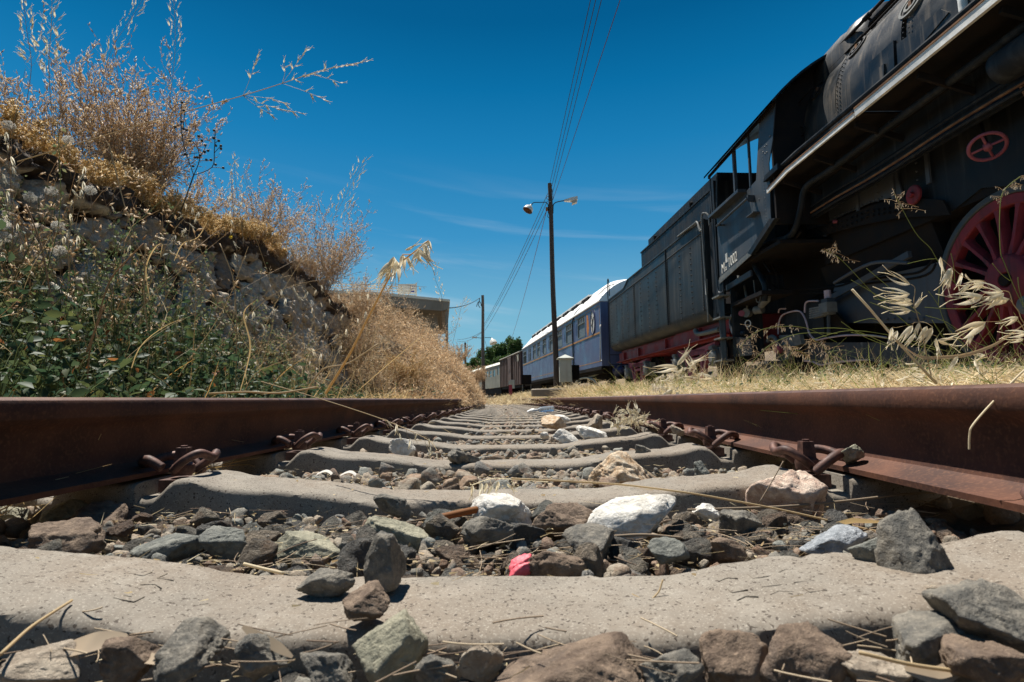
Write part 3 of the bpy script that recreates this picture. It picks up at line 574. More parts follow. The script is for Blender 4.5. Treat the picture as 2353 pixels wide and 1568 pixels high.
o=mb.build('twig_litter','twig',ang=180); tag(o,'dry twigs tangled among the ballast stones','twig litter',None,'stuff')
def stick(P,r,mat,name,label,cat,n=6,parent=None):
    P=np.array(P,float); t=np.linspace(0,len(P)-1,(len(P)-1)*6+1); Q=np.stack([np.interp(t,range(len(P)),P[:,i]) for i in range(3)],-1)
    for _ in range(3): Q[1:-1]=(Q[:-2]+2*Q[1:-1]+Q[2:])/4
    b=MB(); b.tube(Q,r,n); o=b.build(name,mat,parent,ang=180)
    if label: tag(o,label,cat)
    return o
# a few big sticks and stems that can be told apart
stick([at(1175,1100,.98),at(1420,1112,.97),at(1600,1135,.96),at(1800,1172,.95),at(2005,1220,.93),at(2130,1240,.9)],.0017,'straw','fallen_straw','long golden straw stem lying across the pink rock and white boulder','grass stem')
stick([at(1580,1172,1.0),at(1800,1165,1.0),at(1960,1150,1.02),at(2080,1135,1.05),at(2150,1133,1.06)],.0021,'twig','twig','grey twig resting between the pink rock and the right rail','twig')
stick([at(1380,1235,.82),at(1480,1228,.84),at(1600,1240,.85),at(1720,1262,.85)],.0022,'twig','twig','dark bent twig lying left of the pale blue-grey stone','twig')
stick([at(1010,1190,.94),at(1090,1172,.96),at(1110,1170,.97)],.006,'rust_leaf','twig','short thick brown bark stick left of the first white rock','stick')
stick([at(1975,1500,.40),at(2100,1530,.40),at(2353,1562,.40)],.0013,'straw','fallen_straw','yellow straw stem crossing the lower right corner','grass stem')
stick([at(1745,1155,.98),at(1775,1105,.99),at(1800,1060,1.0)],.0009,'twig','twig','thin upright grey twig leaning by the pink rock','twig')
stick([at(1450,1390,.56),at(1490,1385,.56),at(1515,1360,.57),at(1523,1332,.575)],.0008,'straw','twig','thin forked yellow straw lying on the nearest sleeper','twig')
stick([at(0,1505,.38),at(70,1440,.44),at(165,1380,.50)],.0012,'straw','fallen_straw','pale straw stem leaning on the nearest sleeper at lower left','grass stem')
def blade(pts,w,mat,name,label,cat,side=(1,.3,.2)):
    P=np.array([at(*p) for p in pts]); t=np.linspace(0,len(P)-1,18); P=np.stack([np.interp(t,range(len(P)),P[:,i]) for i in range(3)],-1); u=np.linspace(0,1,18); w_=(w*np.sin(np.pi*np.clip(u*.9+.06,0,1))**.7)[:,None]; sd=np.array(side,float)
    b=MB(); b.loft(np.stack([P+w_*sd,P+w_*.35*np.array([0,-.3,-.5]),P-w_*sd],1),cap=False,close=False); o=b.build(name,mat,ang=180); return tag(o,label,cat)
blade([(557,1440,.44),(590,1462,.43),(635,1485,.42),(672,1510,.41)],.0045,'litter_leaf','bark_strip','curled strip of brown bark at the bottom left of centre','bark',(.5,.2,.7))
blade([(120,1500,.42),(200,1478,.42),(290,1465,.43)],.011,'litter_leaf','dead_leaf','pale pinkish curled dead leaf at the bottom left','leaf',(.1,.7,.45))
blade([(240,1520,.41),(330,1510,.41),(400,1525,.40)],.006,'litter_leaf','dead_leaf','narrow tan dead leaf right of the pale pinkish one at bottom left','leaf',(.1,.7,.3))
blade([(2080,1540,.40),(2160,1555,.40),(2260,1500,.41)],.008,'litter_leaf','dead_leaf','long tan willow-shaped leaf in the lower right corner','leaf',(.1,.6,.5))
blade([(2045,1390,.50),(2090,1370,.51),(2110,1355,.52)],.0022,'straw_pale','barley_ear','small yellow bristly grass ear below the dark block at right','grass ear',(.5,.2,.6))
blade([(1900,1210,.90),(1960,1196,.92),(2030,1200,.93)],.006,'orange_leaf','dead_leaf','dry orange leaf sheath right of the pink rock','leaf',(.1,.6,.5))
blade([(1000,1262,.80),(1016,1280,.79),(1050,1290,.78)],.004,'straw_pale','dead_leaf','small pale leaf sliver in the ballast left of the red scrap','leaf',(.3,.4,.5))
stick([at(560,1296,.66),at(600,1306,.655),at(652,1318,.65)],.0018,'straw_pale','straw_piece','broken pale reed lying against the nearest sleeper at left','reed')
# ================================================================ vehicles
class Veh:
    def __init__(s,root,s0,z0=.31,lat=5.05,ang=None,shift=0.):
        s.root=root; a=th(s0) if ang is None else ang; O=T(s0,lat,z0); s.ang=a; s.O=O; s.c,s.s=math.cos(a),math.sin(a); s.lat0=lat; s.shift=shift
        O=O+np.array([s.c,s.s,0])*shift; s.O=O; root.location=tuple(O); root.rotation_euler=(0,0,a)
    def L(s,ss,lat,z):                  # path coordinates -> local, x forced straight
        P=T(ss,lat,z)-s.O; return np.array([lat-s.lat0,-P[0]*s.s+P[1]*s.c,P[2]])
    def y(s,ss,lat): return float(s.L(ss,lat,0)[1])
    def px(s,x,y,lat): ss,z=onlat(x,y,lat); return s.L(ss,lat,z)
def c1(x,y): return (2700+.5933*x)/1.74076,(.5933*y)/1.74076
def c2(x,y): return (2700+.5933*x)/1.74076,(700+.5933*y)/1.74076
def c4(x,y): return (2400+.542*x)/1.74076,(650+.542*y)/1.74076
def ca(x,y): return (2800+.23596*x)/1.74076,(350+.23596*y)/1.74076
def cb_(x,y): return (2850+.31888*x)/1.74076,(1000+.31888*y)/1.74076
def cc(x,y): return (3250+.35954*x)/1.74076,(1000+.35954*y)/1.74076
def cdd(x,y): return (3200+.38258*x)/1.74076,(.38258*y)/1.74076
def ce(x,y): return (2400+.255*x)/1.74076,(1280+.255*y)/1.74076
def cf(x,y): return (1900+.28695*x)/1.74076,(1050+.28695*y)/1.74076
def sm(P,n=6):
    P=np.array(P,float); t=np.linspace(0,len(P)-1,(len(P)-1)*n+1); i=np.clip(t.astype(int),0,len(P)-2); f=(t-i)[:,None]
    p0=P[np.clip(i-1,0,None)];p1=P[i];p2=P[i+1];p3=P[np.clip(i+2,None,len(P)-1)]
    return .5*((2*p1)+(-p0+p2)*f+(2*p0-5*p1+4*p2-p3)*f*f+(-p0+3*p1-3*p2+p3)*f**3)
RV=[(math.cos(a)*math.cos(e),math.sin(a)*math.cos(e),math.sin(e)) for e in (0,.8) for a in np.linspace(0,2*math.pi,6,endpoint=False)]+[(0,0,1)]
RF=[np.array([(i,(i+1)%6,6+(i+1)%6,6+i) for i in range(6)]),np.array([(6+i,6+(i+1)%6,12) for i in range(6)])]
def rivets(b,P,nrm,r=.012):
    P=np.array(P,float); z=np.array(nrm,float); z/=np.linalg.norm(z); a=np.cross(z,[0,0,1.]) if abs(z[2])<.9 else np.array([1.,0,0]); a/=np.linalg.norm(a); R=np.stack([a,np.cross(z,a),z],-1)*r
    b.inst(np.array(RV),RF,np.repeat(R[None],len(P),0),P)
def text_ob(name,s,size,mat,parent,loc,R,ext=.003,xs=1.,shear=0):
    cu=bpy.data.curves.new(name,'FONT'); cu.body=s; cu.size=size; cu.extrude=ext; cu.shear=shear; tmp=bpy.data.objects.new(name,cu); SC.collection.objects.link(tmp)
    dg=bpy.context.evaluated_depsgraph_get(); me=bpy.data.meshes.new_from_object(tmp.evaluated_get(dg)); bpy.data.objects.remove(tmp)
    me.transform(Matrix.Diagonal((xs,1,1,1))); me.transform(Matrix(R).to_4x4()); me.transform(Matrix.Translation(loc)); me.materials.clear(); me.materials.append(MATS[mat]); o=bpy.data.objects.new(name,me); SC.collection.objects.link(o); o.parent=parent; return o
def side_R(): return ((0,0,-1),(-1,0,0),(0,1,0))   # columns: text x -> -Y, text y -> Z, normal -> -X
def panel(b,x0,x1,ys,ye,z0,z1,holes):        # side sheet with real openings, between x0 (outside) and x1
    Y=sorted({ys,ye,*[h[0] for h in holes],*[h[1] for h in holes]}); Zs=sorted({z0,z1,*[h[2] for h in holes],*[h[3] for h in holes]})
    def solid(i,j):
        if i<0 or j<0 or i>=len(Y)-1 or j>=len(Zs)-1: return False
        yc,zc=(Y[i]+Y[i+1])/2,(Zs[j]+Zs[j+1])/2; return not any(h[0]<yc<h[1] and h[2]<zc<h[3] for h in holes)
    for i in range(len(Y)-1):
        for j in range(len(Zs)-1):
            if not solid(i,j): continue
            a,c,d,e=Y[i],Y[i+1],Zs[j],Zs[j+1]
            b.poly([(x0,a,d),(x0,c,d),(x0,c,e),(x0,a,e)]); b.poly([(x1,a,d),(x1,a,e),(x1,c,e),(x1,c,d)])
            if not solid(i-1,j): b.poly([(x0,a,d),(x0,a,e),(x1,a,e),(x1,a,d)])
            if not solid(i+1,j): b.poly([(x0,c,d),(x1,c,d),(x1,c,e),(x0,c,e)])
            if not solid(i,j-1): b.poly([(x0,a,d),(x1,a,d),(x1,c,d),(x0,c,d)])
            if not solid(i,j+1): b.poly([(x0,a,e),(x0,c,e),(x1,c,e),(x1,a,e)])
# ---------------------------------------------------------------- steam locomotive
loco=thing('steam_locomotive','huge black steam locomotive with red spoked wheel looming on the right','steam locomotive'); V=Veh(loco,6.5)
X=lambda lat: lat-5.05
Zl=lambda z: z-.31
BR,BZ=1.10,Zl(3.66)
ys=lambda s,lat=3.9: V.y(s,lat)
# boiler and firebox: round top, straight sides below the middle over the firebox
def bsec(y,R,fb):
    P=[]; n=40
    for i in range(n+1):
        a=math.pi*(1-i/n); P.append((R*math.cos(a),y,BZ+R*math.sin(a)))
    low=[(R,y,BZ-.2),(R*.985,y,BZ-.55),(R*.9,y,BZ-.85),(R*.6,y,BZ-1.0),(-R*.6,y,BZ-1.0),(-R*.9,y,BZ-.85),(-R*.985,y,BZ-.55),(-R,y,BZ-.2)]
    if not fb: low=[(R*math.cos(a),y,BZ+R*math.sin(a)) for a in -np.linspace(0,math.pi,10)[1:-1]]
    return P+low
b=MB(); yy=[ys(7.30),ys(5.35),ys(5.3),ys(3.2),ys(1.0),ys(-4.5)]
b.loft([bsec(yy[0],BR,True),bsec(yy[1],BR,True)]); b.loft([bsec(yy[2]-.02,BR-.012,True),bsec(yy[3],BR-.012,True)]); b.loft([bsec(yy[3]-.01,BR-.03,False),bsec(yy[5],BR-.06,False)])
def band(y,R,w=.05,t=.006):
    A=np.linspace(-.4,math.pi+.4,50); S=[]
    for yy_,rr in ((y,R+.001),(y,R+t),(y+w,R+t),(y+w,R+.001)): S.append([(-rr*math.cos(a),yy_,BZ+rr*math.sin(a)) for a in A])
    return np.array(S)
for s in (7.2,6.45,5.33,4.25,3.1,2.0,.5): b.loft(band(ys(s),BR-(.0 if s>5.3 else .012)),cap=False,close=False)
# rivet seams
for s,z0,z1 in ((6.42,-.35,1.5),(6.36,-.35,1.5),(5.30,-.3,1.5),(5.22,-.3,1.5),(4.3,-.3,1.5),(4.22,-.3,1.5)):
    for a in np.linspace(-.25,1.35,34): rivets(b,[(-(BR+.004)*math.cos(a),ys(s),BZ+(BR+.004)*math.sin(a))],(-math.cos(a),0,math.sin(a)),.010)
boiler=b.build('boiler','boiler_black',loco,ang=40)
# lagging sheets over the lower firebox
b=MB(); x=-BR-.014
def sheet(P,t=.012,lat=None):
    Q=[V.px(*cdd(*p),3.9) for p in P]; b.prism([(q[1],q[2]) for q in Q],0,x-t,x+.02)
sheet([(690,665),(945,425),(960,770),(700,960)]); sheet([(745,760),(865,670),(865,830),(740,930)],.03); sheet([(985,460),(1150,345),(1530,0),(1880,0),(1210,560),(1000,700)],.018); sheet([(1165,340),(1450,100),(1530,130),(1210,520)],.028)
b.build('lagging_sheet','boiler_black',loco,ang=20)
# inspection covers (oval rings) on the shoulder
for (px,py),sc in (((600,500),1.),((190,950),1.),((1165,50),1.05)):
    # find the point on the boiler cylinder on this sight line
    d=ray(*cdd(px,py)); o=CAM-V.O; Rm=np.array([[V.c,V.s,0],[-V.s,V.c,0],[0,0,1]]); o=Rm@o; dd=Rm@d
    A=dd[0]**2+dd[2]**2; B=o[0]*dd[0]+(o[2]-BZ)*dd[2]; C_=o[0]**2+(o[2]-BZ)**2-BR**2; dis=B*B-A*C_
    if dis<=0: continue
    q=o+dd*((-B-math.sqrt(dis))/A); nrm=np.array([q[0],0,q[2]-BZ]); nrm/=np.linalg.norm(nrm); tz=np.cross(nrm,[0,1.,0]); c=q
    b=MB(); 
    for (ra,rb,hh) in ((.155,.125,.016),(.085,.055,.02)):
        S=[]
        for t in np.linspace(0,2*math.pi,33):
            e=np.array([0,1,0])*math.cos(t)*sc+tz*math.sin(t)*.72*sc; S.append([c+e*ra-nrm*.02,c+e*ra+nrm*hh,c+e*rb+nrm*hh,c+e*rb-nrm*.02])
        b.loft(S,cap=False)
    b.bar(c-tz*.05,c+tz*.05,.035,.03); b.build('inspection_cover','grey_iron' if sc>1.01 else 'boiler_black',loco,ang=30)
    b=MB(); b.box((c[0]-.02,c[1]-.02,c[2]-.02),(c[0]+.0,c[1]+.02,c[2]+.04)); b.build('valve_block','rust_steel',loco)
# casing and domes on the top
b=MB(); S=[]
for y,h,w in ((ys(7.18),.0,.92),(ys(7.10),.04,.92),(ys(6.62),.05,.92),(ys(6.50),.02,.92),(ys(6.46),.06,.90),(ys(6.36),.07,.88),(ys(6.24),.0,.86),(ys(6.16),-.18,.80)):
    S.append([(-w,y,BZ+.45),(-w,y,BZ+.80+h),(-w*.94,y,BZ+.94+h),(-w*.6,y,BZ+1.17+h),(0,y,BZ+1.27+h),(w*.6,y,BZ+1.17+h),(w*.94,y,BZ+.94+h),(w,y,BZ+.80+h),(w,y,BZ+.45)])
b.loft(S); b.build('dome_casing','boiler_black',loco,ang=50)
b=MB(); b.lathe([(-.3,.42),(.1,.42),(.22,.38),(.30,.25),(.33,.02)],(0,ys(3.0),BZ+BR),(0,0,1),24); b.lathe([(-.3,.35),(.1,.35),(.2,.30),(.25,.02)],(0,ys(.6),BZ+BR),(0,0,1),24); b.build('dome','boiler_black',loco)
b=MB(); b.lathe([(0,.24),(.42,.26),(.5,.3)],(0,ys(-3.9),BZ+BR-.2),(0,0,1),24); b.build('chimney','boiler_black',loco)
# pipes and handrail along the boiler shoulder
def along(off,ang,s0,s1,r,name,mat='dark_iron',bend=True):
    q=lambda o,s:( -math.cos(ang)*(BR+o), ys(s), BZ+math.sin(ang)*(BR+o)); P=[q(-.01,s0),q(off*.8,s0),q(off,s0-.03)] if bend else [q(off,s0)]
    P+=[q(off,s) for s in np.linspace(s0-.1,s1,4)]; b=MB(); b.tube(P,r,10); 
    for s in np.arange(s0-.9,s1,-1.6): b.tube([q(-.01,s),q(off,s)],r*.7,8); b.lathe([(-.05,r*1.5),(.05,r*1.5)],q(off,s),(0,1,0),10)
    b.build(name,mat,loco)
TA=math.radians(43.5)
along(.135,TA,6.98,-3,.020,'handrail_pipe'); along(.055,TA-.03,6.1,-3,.026,'shoulder_pipe'); along(.03,TA-.12,7.1,-3,.014,'shoulder_pipe')
b=MB(); 
for P in ([(1700,290),(1590,330),(1560,480),(1500,680),(1440,900),(1390,1030)],[(1660,280),(1610,420),(1620,600),(1640,710)],[(1640,710),(1740,660),(1780,720),(1740,800),(1660,880),(1580,1050),(1490,1090),(1395,1140)],[(1900,0),(1760,160),(1660,280)]):
    b.tube(sm([V.px(*ca(*p),3.93-.02) for p in P]),.011,6)
b.build('lubricator_pipes','dark_iron',loco)
b=MB(); b.tube(sm([V.px(*ca(*p),3.915) for p in [(1610,400),(1605,520),(1622,690),(1645,712)]]),.010,6); b.build('conduit','grey_iron',loco)
# cab
CX=-1.55; cy=lambda s: V.y(s,3.5)
def P35(P): return [(cy(s),Zl(z)) for s,z in P]
b=MB(); out=P35([(9.14,2.09),(9.14,3.16),(7.97,3.17),(7.66,3.20),(7.47,3.93),(7.46,4.0),(6.99,4.02),(7.13,3.53),(7.27,3.28),(7.27,3.05),(7.30,2.66),(7.30,2.42),(7.80,2.24)])
b.prism(out,0,CX,CX+.012); cabside=b.build('cab_side','cab_grey',loco,ang=20)
b=MB(); b.prism([(y,z) for y,z in out],0,-CX-.012,-CX); b.build('cab_side','dark_iron',loco,ang=20)
b=MB(); rows=[(9.10,2.14,7.85,2.29)]
P=[]; 
for k in range(26): P.append((CX-.001,cy(7.42+.01),Zl(2.5+k*.045)))
rivets(b,P,(-1,0,0),.006); P=[(CX-.001,cy(9.05-k*.05),Zl(2.145+k*.0067)) for k in range(24)]; rivets(b,P,(-1,0,0),.006)
P=[(CX-.001,cy(s),Zl(z)) for s,z in ((7.35,3.55),(7.29,3.55),(7.40,3.50),(7.2,3.62),(7.17,3.62),(7.35,3.45),(7.3,3.45),(7.6,2.9),(7.9,2.7),(8.3,2.65))]; rivets(b,P,(-1,0,0),.010); b.build('rivet_rows','cab_grey',cabside,ang=180)
b=MB(); zt=lambda x:Zl(4.0)+.82*(1-(abs(x)/1.62)**2.2)
S=[[(x,cy(s),zt(x)+dz) for x in np.linspace(-1.64,1.64,25)] for s,dz in ((9.40,0),(6.90,0))]; S=[S[0],S[1]]
top=np.array(S); low=top-[0,0,.035]; b.loft(np.concatenate([top,low[::-1],top[:1]]),cap=False,close=False); b.build('cab_roof','black_paint',loco,ang=30)
b=MB(); x0,x1=-1.60,-1.50
b.prism(P35([(9.38,3.99),(9.38,3.93),(6.95,3.95),(6.95,4.01)]),0,-1.575,-1.56); b.build('roof_gutter','dark_iron',loco)
b=MB(); arch=[(x,zt(x)-.04) for x in np.linspace(-1.54,1.54,21)]; b.prism([(-1.54,Zl(2.4))]+arch+[(1.54,Zl(2.4))],1,cy(7.16),cy(7.20)); b.build('cab_front','dark_iron',loco,ang=30)
b=MB(); b.box((-1.5,cy(9.1),Zl(2.15)),(1.5,cy(7.2),Zl(2.2))); b.build('cab_floor','dark_iron',loco)
b=MB(); b.lathe([(0,.75),(.25,.75),(.3,.65)],(0,cy(7.25),Zl(3.1)),(0,1,0),24); b.box((-1.1,cy(8.1),Zl(2.3)),(-.7,cy(7.7),Zl(3.3))); b.tube([(-1.0,cy(8.05),Zl(3.3)),(-1.0,cy(8.05),Zl(3.45))],.09,14); b.build('cab_fittings','dark_iron',loco)
for s,rr in ((8.36,.024),(7.845,.016),(9.33,.014)):
    b=MB(); zb=3.18 if s<9 else 1.85; ss=s if s<9 else 9.30
    if s<9: b.bar((CX+.01,cy(s),Zl(3.18)),(CX+.01,cy(s),Zl(3.99)),rr*2)
    else: b.tube(sm([(CX-.01,cy(9.33),Zl(3.98)),(CX-.02,cy(9.27),Zl(3.2)),(CX-.03,cy(9.21),Zl(2.4)),(CX-.03,cy(9.17),Zl(1.95)),(CX-.02,cy(9.10),Zl(1.86)),(CX+.03,cy(9.02),Zl(1.9))]),.014,8)
    b.build('cab_post','cab_grey',loco)
b=MB(); b.tube(sm([(CX+.06,cy(9.2),Zl(3.9)),(CX+.04,cy(9.22),Zl(3.3)),(CX+.02,cy(9.12),Zl(2.9))]),.014,8); b.build('cab_grab_rail','cab_grey',loco)
b=MB(); b.box((CX-.13,cy(9.19),Zl(3.155)),(CX-.001,cy(7.98),Zl(3.20))); b.build('arm_rest','cab_grey',loco)
b=MB(); b.tube([(CX-.11,cy(8.88),Zl(2.93)),(CX-.11,cy(7.72),Zl(2.96))],.018,10); b.bar((CX,cy(7.74),Zl(2.96)),(CX-.11,cy(7.72),Zl(2.96)),.02,.10); b.bar((CX,cy(8.84),Zl(2.93)),(CX-.11,cy(8.84),Zl(2.93)),.02,.03); b.build('cab_handrail','cab_grey',loco)
b=MB(); q=V.px(*c2(545,265),3.5); b.box((CX-.10,q[1]-.12,q[2]-.015),(CX,q[1]+.12,q[2]+.0)); b.build('lamp_bracket','cab_grey',loco)
b=MB(); b.prism([(cy(9.14),Zl(2.02)),(cy(9.14),Zl(2.12)),(cy(7.80),Zl(2.27)),(cy(7.80),Zl(2.20))],0,CX-.012,CX-.002); b.build('cab_lower_strip','grey_iron',loco)
b=MB(); b.prism([(cy(7.95),Zl(2.22)),(cy(7.25),Zl(2.50)),(cy(7.1),Zl(2.46)),(cy(7.85),Zl(2.17))],0,CX-.05,CX+.02); b.build('cab_lower_flare','black_paint',loco)
paint('firebox_black',(.045,.052,.064),(.085,.095,.11),.5,2.,.3,True,(.07,.06,.055),.7)
# writing on the cab side
q0=V.L(9.045,3.5,2.172); q1=V.L(8.395,3.5,2.240); sl_=(q1[2]-q0[2])/(q0[1]-q1[1])
R=np.array([[0,0,-1],[-1,0,0],[sl_,1,0]],float)
text_ob('number_lettering','M',.225,'letter_white',cabside,(CX-.004,q0[1],Zl(2.165)),R,.002,.85); text_ob('number_lettering','a',.13,'letter_white',cabside,(CX-.004,q0[1]-.165,Zl(2.180)),R,.002,1.1); text_ob('number_lettering','1002',.225,'letter_white',cabside,(CX-.004,V.y(8.765,3.5),Zl(2.20)),R,.002,.80)
b=MB(); q=V.px(*c2(340,560),3.5); b.box((CX-.006,q[1]-.04,q[2]-.075),(CX-.001,q[1]+.04,q[2]+.075)); b.build('number_plate','lamp_white',loco)
# cab steps
b=MB()
for z in (1.80,1.44,1.10,.735): b.box((CX-.09,cy(9.30),Zl(z)-.012),(CX+.12,cy(8.99),Zl(z)+.012))
b.build('cab_steps','grey_iron',loco); b=MB(); b.box((CX+.0,cy(9.27),Zl(.72)),(CX+.012,cy(9.02),Zl(2.1))); b.box((CX+.1,cy(9.0),Zl(.70)),(CX+.6,cy(8.98),Zl(2.05))); b.prism([(cy(9.0),Zl(.78)),(cy(9.0),Zl(1.12)),(cy(8.35),Zl(1.0)),(cy(8.30),Zl(.76))],0,CX+.10,CX+.12); b.build('step_bracket','black_paint',loco)
# running board
b=MB()
def rb(s0,s1,zt_,zb):
    b.prism([(-1.60,Zl(zt_)),(-.95,Zl(zt_)),(-.95,Zl(zt_)-.02),(-1.60,Zl(zt_)-.02)],1,V.y(s0,3.45),V.y(s1,3.45))
rb(7.22,5.33,2.95,2.88); rb(5.33,-4,2.975,2.88); b.build('running_board','dark_iron',loco)
b=MB(); b.prism([(V.y(7.22,3.45),Zl(2.84)),(V.y(7.22,3.45),Zl(2.885)),(V.y(6.7,3.45),Zl(2.955)),(V.y(5.36,3.45),Zl(2.955)),(V.y(5.36,3.45),Zl(2.905)),(V.y(6.7,3.45),Zl(2.90))],0,-1.625,-1.602)
b.prism([(V.y(5.33,3.45),Zl(2.90)),(V.y(5.33,3.45),Zl(2.98)),(V.y(-4,3.45),Zl(2.98)),(V.y(-4,3.45),Zl(2.90))],0,-1.632,-1.602); b.build('board_edging','board_white',loco)
b=MB(); b.box((X(3.97),ys(7.15),Zl(2.45)),(X(4.0),ys(-4),Zl(2.93))); P=[V.L(s,3.965,2.9) for s in np.arange(7.0,1,-.14)]+[V.L(s,3.965,2.5) for s in np.arange(7.0,1,-.14)]; rivets(b,P,(-1,0,0),.014); b.build('gap_shade_plate','black_paint',loco)  # dark plate added as shade under the board, hiding the boiler bottom
b=MB(); b.prism([(V.y(5.33,3.45),Zl(2.975)),(V.y(5.33,3.45),Zl(2.99)),(V.y(-4,3.45),Zl(2.99)),(V.y(-4,3.45),Zl(2.975))],0,-1.64,-1.61); b.prism([(V.y(7.2,3.45),Zl(2.89)),(V.y(6.7,3.45),Zl(2.962)),(V.y(5.36,3.45),Zl(2.962)),(V.y(5.36,3.45),Zl(2.952)),(V.y(6.7,3.45),Zl(2.950))],0,-1.632,-1.60); b.build('rusty_rim','rust_steel',loco)
b=MB(); b.tube([V.L(s,3.52,z) for s,z in ((7.15,3.10),(6.6,3.12),(5,3.10),(3,3.09),(-4,3.09))],.030,10); b.prism([(ys(7.35),Zl(3.05)),(ys(7.3),Zl(3.12)),(ys(6.95),Zl(3.14)),(ys(6.95),Zl(3.06))],0,-1.6,-1.42); b.build('upper_pipe','black_paint',loco)
for s in (6.9,6.2,5.45,4.6,3.8,3.0):
    b=MB(); b.bar(V.L(s,3.5,2.88),V.L(s,3.97,2.72),.03,.06); b.build('board_bracket','dark_iron',loco)
b=MB(); b.tube(sm([V.px(*p,3.7) for p in (c2(600,850),c2(600,740),c2(528,600),c2(560,500),c2(660,450),c2(760,420),c2(815,350),c2(850,220),c2(885,80))]+[V.L(6.3,3.75,2.78),V.L(5.2,3.75,2.80),V.L(3,3.75,2.82)]),.040,12); b.build('steam_pipe','black_paint',loco)
b=MB(); b.tube(sm([V.px(*p,3.78) for p in (c2(640,660),c2(580,560),c2(640,510),c2(770,470),c2(850,380))]),.016,8); b.tube([V.L(s,3.95,z) for s,z in ((7.2,2.85),(5.2,2.93),(3,2.95))],.045,10); b.tube([V.L(s,4.0,z) for s,z in ((6.4,2.62),(5.0,2.64),(2,2.66))],.035,8); b.build('under_pipe','dark_iron',loco)
b=MB(); 
for P,l in (([(700,830),(690,700),(645,600),(640,560)],4.0),([(640,740),(700,765),(920,768),(1100,750),(1210,720),(1500,680),(1660,650),(1750,560)],4.3),([(850,800),(1100,790),(1210,745),(1650,690),(1760,600)],4.3),([(900,850),(1200,640),(1280,580),(1600,420),(1920,250)],4.4)):
    b.tube(sm([V.px(*c2(*p),l) for p in P]),.014,6)
b.tube(sm([V.px(*c1(*p),3.8) for p in ((700,1170),(705,1290),(770,1400),(760,1440),(700,1470))]),.014,6); b.tube(sm([V.px(*c1(*p),3.75) for p in ((690,1340),(760,1260),(900,1170))]),.012,6); b.build('brake_pipes','dark_iron',loco)
# firebox lower side and ash pan
b=MB(); Q=[V.px(*p,4.2) for p in (c2(845,400),c2(870,95),c2(900,-60),c1(1500,860),c1(1500,1200),c2(1530,130),c2(1300,195),c2(1000,335))]; b.prism([(q[1],q[2]) for q in Q],0,X(4.2),X(4.2)+.02)
P=[V.px(*c2(900+i*26,360-i*11),4.195) for i in range(20)]+[V.L(s,4.195,z) for s in (7.6,6.9,6.2,5.6) for z in np.arange(2.35,2.9,.09)]; rivets(b,P,(-1,0,0),.013); b.build('firebox_side','firebox_black',loco,ang=20)
b=MB(); Q=[V.px(*p,4.22) for p in (c1(1500,860),c1(1780,700),c1(2000,620),c1(2352,450),c2(2352,60),c2(2050,90),c2(1850,250),c2(1530,130),c1(1500,1200))]; b.prism([(q[1],q[2]) for q in Q],0,X(4.23),X(4.23)+.02); b.build('frame_plate','black_paint',loco,ang=20)
b=MB(); Q=[V.px(*p,4.17) for p in (c2(845,385),c2(1000,340),c2(1300,215),c2(1520,150),c2(1800,170),c2(1850,270),c2(1500,290),c2(1250,340),c2(870,440))]; b.prism([(q[1],q[2]) for q in Q],0,X(4.17),X(4.17)+.02)
P=[V.px(*c2(1290-i*33,250+i*14+j*38),4.16) for i in range(13) for j in range(2)]+[V.px(*c2(1300+i*36,248-i*6+j*30),4.16) for i in range(9) for j in range(2)]; rivets(b,P,(-1,0,0),.018); b.build('ash_pan_rim','dark_iron',loco,ang=30)
b=MB(); q=V.px(*c2(1615,135),4.15); b.lathe([(0,.10),(-.02,.10),(-.028,.09)],q,(1,0,0),24); b.lathe([(-.02,.035),(-.06,.03)],q,(1,0,0),6); b.build('washout_plug','wheel_red',loco)
b=MB(); q=V.px(*c1(1665,810),4.18); b.lathe([(0,.05),(-.03,.05)],q,(1,0,0),16); b.lathe([(-.02,.03),(-.06,.028)],q,(1,0,0),6); q=V.px(*c2(1088,315),4.16); b.lathe([(0,.025),(-.04,.02)],q,(1,0,0),6); b.build('washout_plug','bogie_pink',loco)
for s in (7.25,6.55,5.95,5.45): b=MB(); b.bar(V.L(s,4.19,2.25),V.L(s,4.19,2.9),.02,.05); b.build('seam_strip','firebox_black',loco)
for z,r_,mt in ((2.52,.013,'rust_steel'),(2.47,.018,'black_paint'),(2.60,.011,'black_paint')): b=MB(); b.tube(sm([V.L(s,3.93,z+.012*math.sin(s*3)) for s in np.linspace(7.1,1,12)],3),r_,6); b.build('conduit_pipe',mt,loco)
for s in (4.15,3.75): b=MB(); b.tube(sm([V.L(s,3.93,2.5),V.L(s-.03,4.0,2.2),V.L(s+.12,4.15,2.0),V.L(s+.25,4.2,1.95)]),.016,6); b.build('sand_pipe','rust_steel',loco)
b=MB(); b.tube([V.L(4.1,3.75,2.62),V.L(3.3,3.75,2.62)],.13,20); b.build('air_reservoir','black_paint',loco)
b=MB(); b.tube(sm([V.L(6.9,4.05,1.55),V.L(6.2,4.05,1.62),V.L(5.7,4.1,1.50)]),.02,8); b.bar(V.L(8.4,4.2,1.25),V.L(5.8,4.2,1.62),.04,.07); b.build('brake_rod','firebox_black',loco)
# dark mass behind (frames) so that nothing shows through
b=MB(); b.box((-.55,ys(9.0),Zl(1.0)),(.55,ys(-4.4),Zl(2.75))); b.box((-.80,ys(7.4),Zl(1.9)),(.8,ys(2.2),Zl(2.9))); b.build('main_frame','dark_iron',loco)
b=MB(); b.box((-.45,ys(9.4),Zl(.42)),(.45,ys(3.2),Zl(1.2))); b.prism([(-.75,Zl(1.9)),(-.35,Zl(.6)),(.35,Zl(.6)),(.75,Zl(1.9))],1,ys(7.6),ys(5.6)); b.build('ash_pan','dark_iron',loco)
